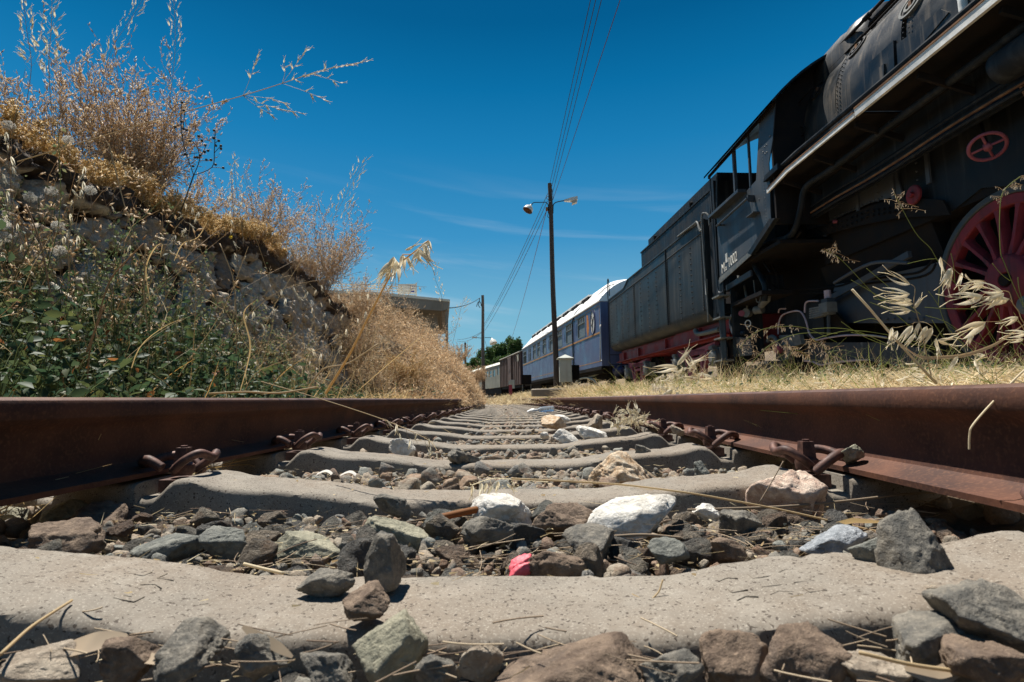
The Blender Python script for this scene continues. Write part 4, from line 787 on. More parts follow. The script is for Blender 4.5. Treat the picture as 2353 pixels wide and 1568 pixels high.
# curl of grey hose and hand wheel
b=MB(); 
def ring(c,ax,R,r,n=28):
    ax=np.array(ax,float); ax/=np.linalg.norm(ax); up=np.array([0,0,1.]); a=np.cross(ax,up); a/=np.linalg.norm(a); e=np.cross(ax,a); t=np.linspace(0,2*math.pi,n+1); b.tube([c+R*(a*math.cos(k)+e*math.sin(k)) for k in t],r,8,False); return a,e
hc=V.px(*c1(2095,990),4.0); ax=(-.30,-.42,-.62); a_,e_=ring(hc,ax,.125,.015)
for k in range(4):
    t=k*math.pi/2+.35; d=a_*math.cos(t)+e_*math.sin(t); b.tube([hc,hc+d*.125],.011,8)
b.lathe([(-.03,.03),(.03,.03)],hc,ax,12); hw=b.build('hand_wheel','bogie_pink',loco,ang=180)
b=MB(); b.tube([hc,hc-np.array(ax)*.6],.014,8); b.build('spindle','dark_iron',hw)
# driving wheels
def wheel(sc_,name,R=.80,zc=1.11,lat=4.25,nsp=19,first=False):
    c=V.L(sc_,lat,zc); b=MB(); n=64
    b.lathe([(.14,R+.028),(.115,R+.028),(.10,R+.004),(-.005,R-.005),(-.008,R-.055),(.0,R-.062),(.12,R-.062),(.14,R-.05)],c,(1,0,0),n,False); w=b.build(name,'tyre_iron',loco,ang=30)
    b=MB(); b.lathe([(.11,R-.060),(.012,R-.061),(.004,R-.07),(.010,R-.145),(.02,R-.155),(.10,R-.155)],c,(1,0,0),n,False)
    for k in range(nsp):
        t=2*math.pi*k/nsp+.12; d=np.array([0,math.cos(t),math.sin(t)]); p=np.array([0,-math.sin(t),math.cos(t)]); S=[]
        for rr,w1,x0 in ((.17,.042,-.035),(.22,.034,-.02),(.35,.027,0),(.52,.026,.01),(R-.19,.032,.014),(R-.15,.05,.016)):
            S.append([c+d*rr+p*w1*q1+np.array([x0+x1,0,0]) for q1,x1 in ((-1,.035),(-.55,0),(.55,0),(1,.035),(1,.085),(-1,.085))])
        b.loft(S,cap=False)
    b.lathe([(.09,.235),(.0,.235),(-.035,.215),(-.045,.19),(-.045,.07),(-.02,.05)],c,(1,0,0),40,True)
    S=[]                                 # balance weight between the spokes
    for t in np.linspace(math.radians(150),math.radians(225),12):
        d=np.array([0,math.cos(t),math.sin(t)]); S.append([c+d*(R-.14)+(.0,0,0),c+d*(.42+.05*abs(t-3.27))+(.0,0,0),c+d*(.42+.05*abs(t-3.27))+(.06,0,0),c+d*(R-.14)+(.06,0,0)])
    cw=b.build('wheel_centre','wheel_red',w,ang=40)
    b=MB(); b.lathe([(-.055,.052),(-.047,.052),(.05,.05)],c,(1,0,0),20); b.build('axle_end','dark_iron',w)
    b=MB(); cp_=c+np.array([-.06,-.26,-.26]); b.lathe([(-.09,.055),(-.08,.075),(.08,.075)],cp_,(1,0,0),24); b.lathe([(-.10,.03),(-.08,.04)],cp_,(1,0,0),16); b.build('crank_pin','grey_iron',w)
paint('tyre_iron',(.045,.046,.046),(.09,.088,.08),.55,6,.2,False)
wheel(4.76,'driving_wheel'); wheel(3.00,'driving_wheel')
b=MB(); 
for s in (4.76,3.0): b.lathe([(0,.8),(.1,.8)],V.L(s,5.70,1.11),(1,0,0),40)
b.build('far_wheels','dark_iron',loco)
# guard over the wheel, trailing truck
b=MB(); c=V.L(4.76,4.3,1.11); t=np.linspace(math.radians(40),math.radians(150),20)
b.loft([[c+np.array([x_,math.cos(k)*.93,math.sin(k)*.93]) for x_ in (-.12,.2)] for k in t]+[[c+np.array([x_,math.cos(k)*.95,math.sin(k)*.95]) for x_ in (.2,-.12)] for k in t[::-1]],cap=False,close=False) if 0 else None
Q=[V.px(*p,4.3) for p in (c2(1080,740),c2(1210,720),c2(1700,610),c2(1800,580),c2(1830,1000),c2(1060,1000),c2(1050,830))]; b.prism([(q[1],q[2]) for q in Q],0,X(4.3),X(4.3)+.03)
P=[V.px(*cc(750+i*80,765+(i%2)*4),4.29) for i in range(7)]; rivets(b,P,(-1,0,0),.016); b.build('truck_side_plate','firebox_black',loco,ang=20)
b=MB(); Q=[V.px(*p,4.2) for p in (c2(870,1130),c2(1450,1130),c2(1700,1180),c2(1700,1330),c2(1300,1250),c2(980,1285),c2(870,1255))]; b.prism([(q[1],q[2]) for q in Q],0,X(4.2),X(4.2)+.03); b.build('truck_lower_plate','cab_grey',loco,ang=20)
b=MB(); Q=[V.px(*p,4.1) for p in (c2(690,1075),c2(700,970),c2(750,925),c2(830,915),c2(860,930),c2(875,860),c2(900,850),c2(980,850),c2(1000,1110),c2(900,1110),c2(870,1080))]; b.prism([(q[1],q[2]) for q in Q],0,X(4.12),X(4.12)+.03); b.build('truck_frame','black_paint',loco,ang=20)
b=MB()
for P in ([(690,1075),(692,1010),(715,950),(770,925),(830,918),(862,945),(885,1000),(905,1070),(950,1112),(1020,1100),(1150,1082),(1300,1082),(1425,1098)],[(872,930),(876,875),(895,853),(965,850)],[(870,1255),(930,1262),(980,1282),(1050,1270),(1160,1256),(1300,1248)],[(692,930),(700,905),(740,903)]):
    b.tube(sm([V.px(*c2(*p),4.08) for p in P]),.012,6)
b.build('frame_edge_strip','faded_pink',loco)
b=MB()                                    # leaf spring
for k in range(5):
    y0=V.px(*c2(1060-0,880+k*13),4.0); y1=V.px(*c2(925,905+k*15),4.0); b.bar(y0,y1,.09,.022)
q=V.px(*c2(1038,900),4.0); b.box((q[0]-.08,q[1]-.09,q[2]-.06),(q[0]+.05,q[1]+.09,q[2]+.07)); b.build('leaf_spring','grey_iron',loco)
b=MB(); b.tube([V.px(*c2(1036,900),4.0),V.px(*c2(1036,1080),4.0)],.022,10); q=V.px(*c2(1030,835),4.0); b.box((q[0]-.05,q[1]-.07,q[2]-.06),(q[0]+.05,q[1]+.07,q[2]+.0)); b.build('spring_hanger','cab_grey',loco); b=MB(); q=V.px(*c2(1028,805),4.0); b.lathe([(-.05,.04),(.05,.04)],q,(0,0,1),6); b.build('hanger_nut','faded_pink',loco)
b=MB(); Q=[V.px(*p,4.2) for p in (c2(1050,900),c2(1150,1000),c2(1180,1085),c2(1050,1090))]; b.prism([(q[1],q[2]) for q in Q],0,X(4.2),X(4.2)+.03)
b.lathe([(0,.42),(.12,.42)],V.L(7.6,4.35,.75),(1,0,0),36); b.build('trailing_wheel','dark_iron',loco)
# brake gear bits below the cab
b=MB(); b.tube(sm([V.px(*cb_(*p),3.75) for p in ((330,785),(255,800),(215,870),(215,960),(250,1050),(300,1060),(370,1040))]),.036,12); b.build('water_hose','cab_grey',loco,ang=180)
b=MB(); 
for p,q,r in (((250,800),(375,780),.075),((520,760),(620,745),.085),((400,790),(440,790),.10)):
    b.tube([V.px(*cb_(*p),3.78),V.px(*cb_(*q),3.85)],r*.75,16)
b.tube([V.px(*cb_(340,740),3.8),V.px(*cb_(335,560),3.8),V.px(*cb_(300,300),3.85)],.022,8); b.tube([V.px(*cb_(420,730),3.8),V.px(*cb_(410,590),3.8),V.px(*cb_(370,400),3.85)],.02,8); b.tube([V.px(*cb_(600,700),3.8),V.px(*cb_(680,620),3.8),V.px(*cb_(690,520),3.75)],.05,10); b.build('injector','grey_iron',loco)
b=MB(); ring(V.px(*cb_(430,925),3.72),(-1,-.5,0),.052,.008); b.build('hose_ring','lamp_white',loco,ang=180)
b=MB(); q=V.px(*cb_(350,798),3.74); b.lathe([(-.02,.05),(.02,.05)],q,(-.6,-.8,0),8); b.build('valve_cap','bogie_pink',loco)
b=MB(); q=V.px(*cb_(810,1250),3.95); b.lathe([(-.03,.07),(.03,.06)],q,(-1,-.4,0),8); b.build('valve_cap','bogie_pink',loco)
b=MB(); b.tube([V.px(*cb_(815,1245),3.98),V.px(*cb_(900,1240),4.15)],.07,14); b.tube(sm([V.px(*cb_(*p),4.0) for p in ((680,1150),(700,1100),(750,1090),(790,1130),(800,1180))]),.03,8)
Q=[V.px(*cb_(*p),4.05) for p in ((830,1070),(1080,1060),(1110,1180),(960,1230),(950,1380),(870,1400),(780,1370),(790,1200))]; b.prism([(q[1],q[2]) for q in Q],0,X(4.05),X(4.05)+.06)
Q=[V.px(*cb_(*p),3.98) for p in ((900,1200),(960,1230),(945,1370),(880,1390))]; b.prism([(q[1],q[2]) for q in Q],0,X(3.98),X(3.98)+.03); b.build('axle_box','grey_iron',loco,ang=30)
b=MB(); b.box((q[0]-.2,q[1]-.1,Zl(.62)),(q[0]+.2,q[1]+.25,Zl(.66))); b.build('shelf','cab_grey',loco); b=MB(); b.bar(V.px(*cb_(480,290),3.6),V.px(*cb_(160,480),3.6),.03,.09); b.build('cross_bar','cab_grey',loco)
b=MB(); b.box((CX+.1,cy(9.0),Zl(1.6)),(-1.0,cy(7.9),Zl(1.66))); b.bar(V.px(*cb_(165,600),3.7),V.px(*cb_(300,600),3.7),.05,.2); b.build('ledge','dark_iron',loco)
b=MB(); P=[V.px(*cb_(*p),3.66) for p in ((505,380),(520,520),(545,650),(580,660),(600,560))]; t=np.linspace(0,len(P)-1,46); Q=np.stack([np.interp(t,range(len(P)),np.array(P)[:,i]) for i in range(3)],-1)
for i in range(len(Q)-1): b.bar(Q[i],Q[i]+(Q[i+1]-Q[i])*.75,.008 if i%2 else .016,.016 if i%2 else .008)
b.build('chain','grey_iron',loco)
b=MB(); q=V.px(*cdd(1840,470),3.85); b.box((q[0]-.02,q[1]-.035,q[2]-.03),(q[0]+.02,q[1]+.035,q[2]+.05)); b.build('bracket_plate','board_white',loco)
b=MB(); b.tube(sm([V.px(*cdd(*p),3.86) for p in ((1060,1015),(1110,960),(1180,920),(1270,905))]),.02,8); b.build('oil_pipe','grey_iron',loco)
b=MB(); b.tube(sm([V.px(*cdd(*p),3.9) for p in ((1700,140),(1690,80),(1680,0),(1660,-60))]),.035,12); b.build('white_pipe','board_white',loco)
# loco rails
def far_rail(s0,s1,lat,label):
    SS=np.arange(s0,s1,1.5); b=MB(); P=np.array(RP); S=np.stack([T(SS,lat+p[0],p[1]+.15) for p in P],1); b.loft(S[:,::-1],cap=True); o=b.build('rail','rust',ang=40); tag(o,label,'rail','rails under the parked train')
far_rail(-6,72,4.30,'rail under the near wheels of the parked train'); far_rail(-6,72,5.80,'rail under the far wheels of the parked train')
# ---------------------------------------------------------------- tender
tender=thing('tender','riveted black coal tender with red underframe coupled behind the locomotive','tender'); V=Veh(tender,13.6,shift=.03)
ty=lambda s: V.y(s,3.55); TX=-1.50
b=MB()
def tsec(s,zt_,zb,top_in=0): return [(TX,ty(s),Zl(zt_)),(TX,ty(s),Zl(zb)+.26),(TX+.015,ty(s),Zl(zb)+.17),(TX+.06,ty(s),Zl(zb)+.09),(TX+.14,ty(s),Zl(zb)+.03),(TX+.25,ty(s),Zl(zb)),(-TX-.25,ty(s),Zl(zb)),(-TX-.06,ty(s),Zl(zb)+.09),(-TX,ty(s),Zl(zb)+.26),(-TX,ty(s),Zl(zt_))]
b.loft([tsec(9.98,3.41,1.50),tsec(12.0,3.41,1.54),tsec(15.15,3.41,1.57),tsec(15.40,3.36,1.57),tsec(15.6,3.27,1.57),tsec(17.45,3.25,1.60)])
for s in (12.03,): b.bar((TX-.002,ty(s),Zl(1.72)),(TX-.002,ty(s),Zl(3.40)),.05,.012)
cols=[(10.12,.048),(10.65,.11),(11.25,.12),(11.97,.055),(12.1,.055),(12.75,.11),(13.35,.11),(14.0,.12),(14.55,.055),(14.63,.055),(15.25,.12),(15.85,.12),(16.5,.12),(17.1,.12),(17.40,.06)]
P=[]
for s,dz in cols:
    z1=3.18 if s<15 else 3.12
    P+=[(TX-.001,ty(s),Zl(z)) for z in np.arange(1.74,z1,dz)]
P+=[(TX-.001,ty(s),Zl(np.interp(s,[10.1,17.4],[3.18,3.15]))) for s in np.arange(10.1,17.4,.055)]
rivets(b,P,(-1,0,0),.021); tb=b.build('tank_body','tender_black',tender,ang=40)
b=MB(); b.box((TX-.02,ty(15.2),Zl(3.40)),(TX+.05,ty(10.0),Zl(3.43))); b.box((TX-.015,ty(17.46),Zl(3.245)),(TX+.04,ty(15.6),Zl(3.275))); b.bar((TX+.01,ty(15.15),Zl(3.42)),(TX+.01,ty(15.6),Zl(3.26)),.06,.02); b.build('tank_top_lip','tender_black',tb)
b=MB(); Q=[(ty(14.15),Zl(3.41)),(ty(14.15),Zl(3.92)),(ty(9.80),Zl(3.92)),(ty(9.72),Zl(3.90)),(ty(9.95),Zl(3.41))]; b.prism(Q,0,TX+.10,-TX-.10); 
b.prism([(ty(13.65),Zl(3.92)),(ty(13.65),Zl(4.11)),(ty(9.62),Zl(4.16)),(ty(9.62),Zl(3.92))],0,TX+.14,-TX-.14); b.box((TX+.08,ty(14.17),Zl(3.90)),(TX+.15,ty(9.78),Zl(3.93))); b.build('coal_bunker','black_paint',tender,ang=20)
b=MB()
for s in (10.75,13.0): q=V.L(s,3.67,3.99); b.lathe([(-.05,.035),(0,.045)],(TX+.12,q[1],q[2]),(1,0,0),12); b.tube([(TX+.08,q[1],q[2]-.06),(TX+.08,q[1],q[2]+.03)],.02,8)
b.build('lifting_eye','dark_iron',tender)
b=MB(); b.lathe([(0,.16),(1.75,.16)],(TX+.22,ty(9.85),Zl(1.55)),(0,0,1),24); b.box((TX+.05,ty(9.75),Zl(1.6)),(-TX-.05,ty(9.6),Zl(4.0))); b.build('front_column','black_paint',tender)
b=MB(); b.tube(sm([(TX-.05,ty(10.10),Zl(3.33)),(TX-.06,ty(10.0),Zl(3.20)),(TX-.05,ty(9.95),Zl(3.2))]),.02,8); b.tube(sm([(TX-.03,ty(11.2),Zl(3.45)),(TX-.05,ty(10.3),Zl(3.42)),(TX-.06,ty(10.12),Zl(3.40)),(TX-.06,ty(10.0),Zl(3.22)),(TX-.03,ty(9.97),Zl(3.2))]),.02,8)
b.tube(sm([(TX,ty(9.98),Zl(1.52)),(TX-.04,ty(9.88),Zl(1.50)),(TX-.05,ty(9.85),Zl(1.7)),(TX-.05,ty(9.90),Zl(2.6)),(TX-.05,ty(9.93),Zl(3.4)),(TX-.03,ty(9.85),Zl(3.48)),(TX,ty(9.75),Zl(3.4)),(TX,ty(9.72),Zl(3.2))]),.016,8); b.build('grab_rail','grey_iron',tender,ang=180)
b=MB(); b.box((TX-.012,ty(10.01),Zl(2.0)),(TX-.002,ty(9.93),Zl(2.28))) ; b.build('white_plate','lamp_white',tender)
b=MB(); b.prism([(ty(17.3),Zl(1.27)),(ty(17.3),Zl(1.52)),(ty(16.4),Zl(1.50)),(ty(14.9),Zl(1.47)),(ty(14.7),Zl(1.52)),(ty(12.5),Zl(1.47)),(ty(12.3),Zl(1.54)),(ty(9.7),Zl(1.52)),(ty(9.7),Zl(1.18)),(ty(13.5),Zl(1.22))],0,X(3.80),X(3.80)+.03); b.box((X(3.70),ty(17.3),Zl(1.24)),(X(3.9),ty(9.7),Zl(1.26))); 
for s in (10.9,12.9,15.1,16.6): b.box((X(3.74),ty(s)-.04,Zl(1.24)),(X(3.80),ty(s)+.04,Zl(1.5)))
b.build('frame_beam','frame_red',tender,ang=20)
b=MB(); b.box((TX+.3,ty(17.2),Zl(1.2)),(-TX-.3,ty(9.7),Zl(1.62))); b.build('tank_floor','frame_red',tender)
b=MB(); b.tube(sm([V.px(*ce(*p),3.7) for p in ((1450,160),(1480,215),(1560,215),(1800,150))]),.045,10); b.build('feed_pipe','grey_iron',tender)
def bogie(sa,sb):
    g=thing('bogie',None,None); g.parent=tender
    ya,yb=ty(sa),ty(sb); ym=(ya+yb)/2; z=lambda v: Zl(v); x0=X(3.86); b=MB()
    def pr(P,t=.07): b.prism(P,0,x0,x0+t)
    h=.055
    top=[(ya-.25,1.05),(ya,1.12),(ym-.55,1.02),(ym,1.06),(ym+.55,1.02),(yb,1.12),(yb+.25,1.05)]
    for k in range(len(top)-1): b.bar((x0,top[k][0],z(top[k][1])),(x0,top[k+1][0],z(top[k+1][1])),.09,.11)
    for sgn in (-1,1):
        b.bar((x0,ym+sgn*.62,z(1.02)),(x0,ym+sgn*.22,z(.42)),.08,.07); b.bar((x0,ym+sgn*.30,z(1.04)),(x0,ym+sgn*.30,z(.48)),.07,.09)
        b.lathe([(-.02,.05),(.05,.05)],(x0,ym+sgn*.3,z(.95)),(1,0,0),10)
    b.bar((x0,ym-.34,z(.42)),(x0,ym+.34,z(.42)),.09,.09); b.bar((x0,ym-.26,z(.92)),(x0,ym+.26,z(.92)),.07,.06)
    b.build('bogie_frame','bogie_pink',g,ang=30)
    for y in (ya,yb):
        b=MB(); b.box((x0-.02,y-.17,z(.72)),(x0+.12,y+.17,z(1.06))); c=(x0-.10,y,z(.88)); b.lathe([(.1,.17),(.0,.17),(-.015,.155),(-.03,.10),(-.04,.09),(-.04,.02)],c,(1,0,0),24)
        for a in (.6,2.2,3.8,5.4): b.lathe([(-.035,.022),(.06,.022)],(c[0],c[1]+.17*math.cos(a),c[2]+.17*math.sin(a)),(1,0,0),8)
        b.box((c[0]-.02,y-.04,z(1.03)),(c[0]+.14,y+.13,z(1.10))); ab=b.build('axle_box','grey_iron',g,ang=35)
        b=MB(); b.lathe([(.0,.46),(.12,.46),(.13,.49),(.15,.49)],(x0+.16,y,Zl(.31)+.47),(1,0,0),36); b.build('bogie_wheel','dark_iron',g)
    b=MB()
    for sgn in (-1,1):
        for k in range(3): b.lathe([(-.15+.1*k,.05),(-.10+.1*k,.05)],(x0+.02,ym+sgn*.13,z(.72)),(0,0,1),12)
    b.build('bolster_spring','rust_steel',g)
bogie(12.32,10.35); bogie(16.39,14.52)
b=MB(); b.tube([V.L(17.42,3.52,.76),V.L(17.42,3.52,3.3)],.011,8); b.tube(sm([V.L(17.42,3.52,3.3),V.L(17.42,3.52,3.8),V.L(17.35,3.52,3.92),V.L(17.25,3.52,3.8),V.L(17.22,3.52,3.35)]),.015,8)
b.tube([V.L(17.45,4.1,.76),V.L(17.45,4.1,1.6)],.013,8)
for z in (.80,1.2,1.5): b.bar(V.L(17.42,3.52,z),V.L(17.45,4.1,z),.02)
b.build('rear_ladder','dark_iron',tender)
# ---------------------------------------------------------------- blue coach
a0=T(18.55,3.6); a1=T(36.6,3.6); ang=math.atan2(-(a1-a0)[0],(a1-a0)[1])
coach=thing('passenger_coach','dark blue passenger coach with gold lining and a white roof behind the tender','railway coach'); V=Veh(coach,27.5,ang=ang)
V.shift=0; mid=(a0+a1)/2; off=np.array([V.c,V.s])@(mid[:2]-V.O[:2]); V.O=V.O+np.array([V.c,V.s,0])*(off+1.45); coach.location=tuple(V.O)
def cyx(s,lat=3.6): P=T(s,lat)-V.O; return float(-P[0]*V.s+P[1]*V.c)
KX=-1.45; y0,y1=cyx(18.50),cyx(36.62)
wins=[(20.55,21.66,2.47,3.28),(22.68,23.75,2.47,3.28),(24.55,25.68,2.48,3.27),(26.5,27.45,2.47,3.27),(28.38,29.28,2.46,3.27),(30.08,30.95,2.45,3.26),(31.5,32.42,2.44,3.25),(33.3,33.62,2.42,3.22),(33.85,34.15,2.42,3.22),(35.05,36.4,2.40,3.20)]
H=[(cyx(a),cyx(c),Zl(z0),Zl(z1)) for a,c,z0,z1 in wins]
b=MB(); panel(b,KX,KX+.06,y0,y1,Zl(1.22),Zl(3.44),H); b.box((KX+.06,y0,Zl(1.22)),(-KX,y0+.05,Zl(3.6))); b.box((KX+.06,y1-.05,Zl(1.22)),(-KX,y1,Zl(3.6))); b.box((-KX-.05,y0+.05,Zl(1.22)),(-KX,y1-.05,Zl(3.44))); b.box((KX+.06,y0+.05,Zl(1.22)),(-KX-.05,y1-.05,Zl(1.27))); b.build('body','coach_blue',coach,ang=20)
def winpart(a,c,z0,z1,kind):
    w=thing('window',None,None); w.parent=coach; fx=KX-.008; t=.035
    b=MB(); 
    for A,B_ in (((a-.01,z0-.01),(c+.01,z0+t)),((a-.01,z1-t),(c+.01,z1+.01)),((a-.01,z0+t),(a+t,z1-t)),((c-t,z0+t),(c+.01,z1-t))): b.box((fx,A[0],A[1]),(KX+.05,B_[0],B_[1]))
    zm=z0+(z1-z0)*(.66)
    if kind!='tri': b.box((fx,a+t,zm-.02),(KX+.05,c-t,zm+.02))
    else:
        for k in (1,2): b.box((fx,a+(c-a)*k/3-.02,z0+t),(KX+.05,a+(c-a)*k/3+.02,z1-t))
        b.box((fx,a+t,zm-.02),(KX+.05,c-t,zm+.02))
    b.build('frame','coach_window_frame',w); 
    if kind=='tri' or kind=='door':
        b=MB(); b.box((KX+.03,a+t,z0+t),(KX+.04,c-t,z1-t)); b.build('pane','window_glass',w); return
    b=MB(); b.box((KX+.03,a+t,z0+t),(KX+.04,c-t,zm-.02)); b.build('lowered_blind','blind',w)
    b=MB(); b.box((KX+.045,a+t,zm+.02),(KX+.05,c-t,z1-t)); b.build('pane','window_glass',w)
    b=MB(); ww=(c-a)
    for f0,f1 in ((.08,.26),(.38,.50),(.60,.70),(.84,.95)): b=MB(); b.box((KX+.028,a+ww*f0,zm+.03),(KX+.036,a+ww*f1,z1-.06)); b.build('curtain','curtain',w)
paint('coach_window_frame',(.10,.115,.11),(.20,.22,.21),.5,9,.1,False)
for i,h in enumerate(H): winpart(*h,'door' if i in (7,8) else 'tri' if i==9 else 'w')
b=MB()                                     # darker blue rectangles on the body side, next to the windows
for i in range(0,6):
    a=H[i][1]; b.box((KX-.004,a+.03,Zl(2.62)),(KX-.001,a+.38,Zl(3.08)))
b.build('dark_blue_rectangle','coach_dark_blue',coach)
b=MB(); 
def strip(za,zb,a=y0+.12,c=y1-.1,t=.004): b.box((KX-t,a,Zl(za)),(KX-.0005,c,Zl(zb)))
strip(2.325,2.385,t=.018); strip(3.27,3.295,a=y0+.12); strip(1.375,1.40)
b.box((KX-.004,y0+.12,Zl(1.40)),(KX-.0005,y0+.15,Zl(2.325))); b.box((KX-.004,y0+.12,Zl(2.385)),(KX-.0005,y0+.15,Zl(3.27))); b.build('gold_lining','gold_trim',coach)
b=MB(); c=np.array((KX,cyx(19.47),Zl(2.82))); S=[]
for t in np.linspace(0,2*math.pi,41):
    e=np.array([0,math.cos(t)*.27,math.sin(t)*.40]); S.append([c+e*1.12+(-.001,0,0),c+e*1.12+(-.03,0,0),c+e+(-.03,0,0),c+e+(-.006,0,0)])
b.loft(S,cap=False); ov=b.build('oval_window','coach_dark_blue',coach,ang=40)
b=MB(); S=[[c+np.array([-.012,0,0])]*2]; P=[c+np.array([-.012,math.cos(t)*.27,math.sin(t)*.40]) for t in np.linspace(0,2*math.pi,40,endpoint=False)]; b.poly(P[::-1]); b.build('pane','curtain',ov)
b=MB(); 
for d in ((.12,.25),(-.15,.18),(.16,-.12),(0,-.36)): b.bar(c+(-.018,0,0),c+(-.018,d[0],d[1]),.02)
b.build('glazing_bar','dark_iron',ov)
b=MB(); b.prism([(cyx(20.28),Zl(3.2)),(cyx(20.33),Zl(2.6)),(cyx(20.22),Zl(2.42)),(cyx(20.12),Zl(2.43)),(cyx(20.0),Zl(2.7)),(cyx(20.06),Zl(3.0)),(cyx(20.15),Zl(3.18))],0,KX-.005,KX-.001); b.build('bare_orange_patch','orange_undercoat',coach)
b=MB(); S=[]
for y in (y0-.02,y1+.02):
    S.append([(x,y,Zl(3.44)+1.08*(1-abs(x/1.5)**2.3)) for x in np.linspace(-1.5,1.5,25)])
S=np.array(S); dd=S.copy(); yy=np.linspace(0,1,12); S=np.array([S[0]*(1-t)+S[1]*t for t in yy]); endk=np.clip(np.minimum(yy,1-yy)*14,.0,1)**.5
S[:,:,2]=Zl(3.44)+(S[:,:,2]-Zl(3.44))*(.72+.28*endk)[:,None]; lowS=S.copy(); lowS[:,:,2]-=.04
b.loft(np.concatenate([S],0)[:,::-1],cap=False,close=False); b.poly(S[0]); b.poly(S[-1][::-1]); b.box((-1.5,y0-.02,Zl(3.41)),(1.5,y1+.02,Zl(3.442))); b.build('roof','roof_white',coach,ang=60)
b=MB(); 
A=cyx(21.0); B_=cyx(34.5); xx=-1.12; zz=Zl(4.06)
b.box((xx-.03,A,zz),(xx+.16,B_,zz+.06)); b.build('roof_board','roof_white',coach); b=MB()
for k in range(8):
    y=A+(B_-A)*k/7.6; b.box((xx-.05,y+.1,zz-.14),(xx+.02,y+1.1,zz-.01)); b.bar((xx-.12,y+.5,zz-.22),(xx,y+.45,zz),.02); b.bar((xx-.12,y+.5,zz-.22),(xx-.0,y+1.0,zz-.1),.02)
b.build('roof_bracket','dark_iron',coach)
b=MB(); b.tube(sm([(KX-.03,cyx(22.45),Zl(1.3)),(KX-.03,cyx(22.42),Zl(2.4)),(KX-.03,cyx(22.35),Zl(3.3)),(KX+.05,cyx(22.0),Zl(3.6)),(KX+.3,cyx(21.2),Zl(3.85))]),.025,6); b.tube(sm([(KX+.1,cyx(19.8),Zl(3.62)),(KX+.4,cyx(19.2),Zl(4.0)),(KX+.5,cyx(18.5),Zl(4.0))]),.015,6); b.build('loose_cable','dark_iron',coach)
b=MB(); b.box((KX+.1,y0+.2,Zl(1.0)),(-KX-.1,y1-.2,Zl(1.22))); b.box((KX-.02,y0,Zl(1.10)),(KX+.1,y1,Zl(1.21))); b.build('underframe','dark_iron',coach)
for s in (21.0,34.0):
    b=MB()
    for d in (-1.1,1.1): b.lathe([(0,.45),(.12,.45)],(-.8,cyx(s)+d,.45),(1,0,0),30); b.lathe([(0,.45),(.12,.45)],(.7,cyx(s)+d,.45),(1,0,0),30)
    b.box((-1.0,cyx(s)-1.6,.5),(-.9,cyx(s)+1.6,.75)); b.build('coach_bogie','dark_iron',coach)
b=MB(); b.bar((-1.15,cyx(21.3),Zl(.95)),(-1.15,cyx(19.3),Zl(1.12)),.05,.12); b.tube(sm([(-1.3,cyx(23.4),Zl(.42)),(-1.3,cyx(22.6),Zl(.85)),(-1.25,cyx(21.4),Zl(.93)),(-1.25,cyx(20.3),Zl(.8)),(-1.2,cyx(19.7),Zl(.5))]),.04,8); b.tube(sm([(-1.3,cyx(27),Zl(.45)),(-1.3,cyx(26.3),Zl(.6)),(-1.25,cyx(25.4),Zl(.9))]),.05,8); b.build('heating_hose','cabinet_grey',coach)
b=MB(); b.tube(sm([(KX-.02,cyx(18.45),Zl(1.40)),(KX-.10,cyx(18.35),Zl(1.42)),(KX-.10,cyx(18.28),Zl(2.0)),(KX-.10,cyx(18.25),Zl(2.5)),(KX-.02,cyx(18.42),Zl(2.58))]),.018,8); b.build('end_grab_rail','lamp_white',coach)
b=MB(); b.box((-.7,y0-.55,Zl(1.2)),(.7,y0-.002,Zl(3.45))); b.lathe([(0,.2),(-.5,.08)],(-.9,y0,Zl(1.05)),(0,1,0),20); b.build('end_vestibule','coach_dark_blue',coach)
# ---------------------------------------------------------------- brown boxcar
a0=T(37.6,3.65); a1=T(45.9,3.65); ang=math.atan2(-(a1-a0)[0],(a1-a0)[1])
box=thing('boxcar','weathered brown boarded goods wagon behind the blue coach','goods wagon'); V=Veh(box,41.5,ang=ang,shift=.0)
y0,y1=cyx(37.85,3.65),cyx(45.9,3.65); KX=-1.4
b=MB(); b.box((KX,y0,Zl(1.15)),(1.4,y1,Zl(3.42)))
for k in range(13):
    y=y0+(y1-y0)*k/12; b.box((KX-.05,y-.03,Zl(1.15)),(KX-.001,y+.03,Zl(3.36)))
b.build('body','boxcar_brown',box,ang=20)
b=MB(); b.box((KX+.02,y0-.02,Zl(1.15)),(1.38,y0-.002,Zl(3.4))); b.build('end_wall','boxcar_end',box)
b=MB(); ym=(y0+y1)/2; b.box((KX-.10,ym-1.05,Zl(1.2)),(KX-.052,ym+.5,Zl(3.3))); b.box((KX-.12,ym-.8,Zl(2.2)),(KX-.102,ym-.1,Zl(3.2))); b.bar((KX-.12,ym+.4,Zl(3.2)),(KX-.12,ym+.2,Zl(1.2)),.03,.05); b.build('sliding_door','boxcar_brown',box)
b=MB(); b.box((KX-.07,y0+.35,Zl(2.75)),(KX-.052,y0+.95,Zl(3.25))); b.bar((KX-.08,y0+.38,Zl(2.8)),(KX-.08,y0+.9,Zl(3.2)),.03); b.build('vent_hatch','grey_coach',box)
b=MB(); S=[[(x,y,Zl(3.40)+.32*(1-abs(x/1.5)**2)) for x in np.linspace(-1.5,1.5,15)] for y in (y0-.1,y1+.1)]; b.loft(np.array(S)[:,::-1],cap=False,close=False); b.box((-1.5,y0-.1,Zl(3.36)),(-1.42,y1+.1,Zl(3.41))); b.poly(S[0]); b.build('roof','cream_roof',box,ang=60)
b=MB(); b.box((KX+.1,y0+.1,Zl(.95)),(1.3,y1-.1,Zl(1.14)))
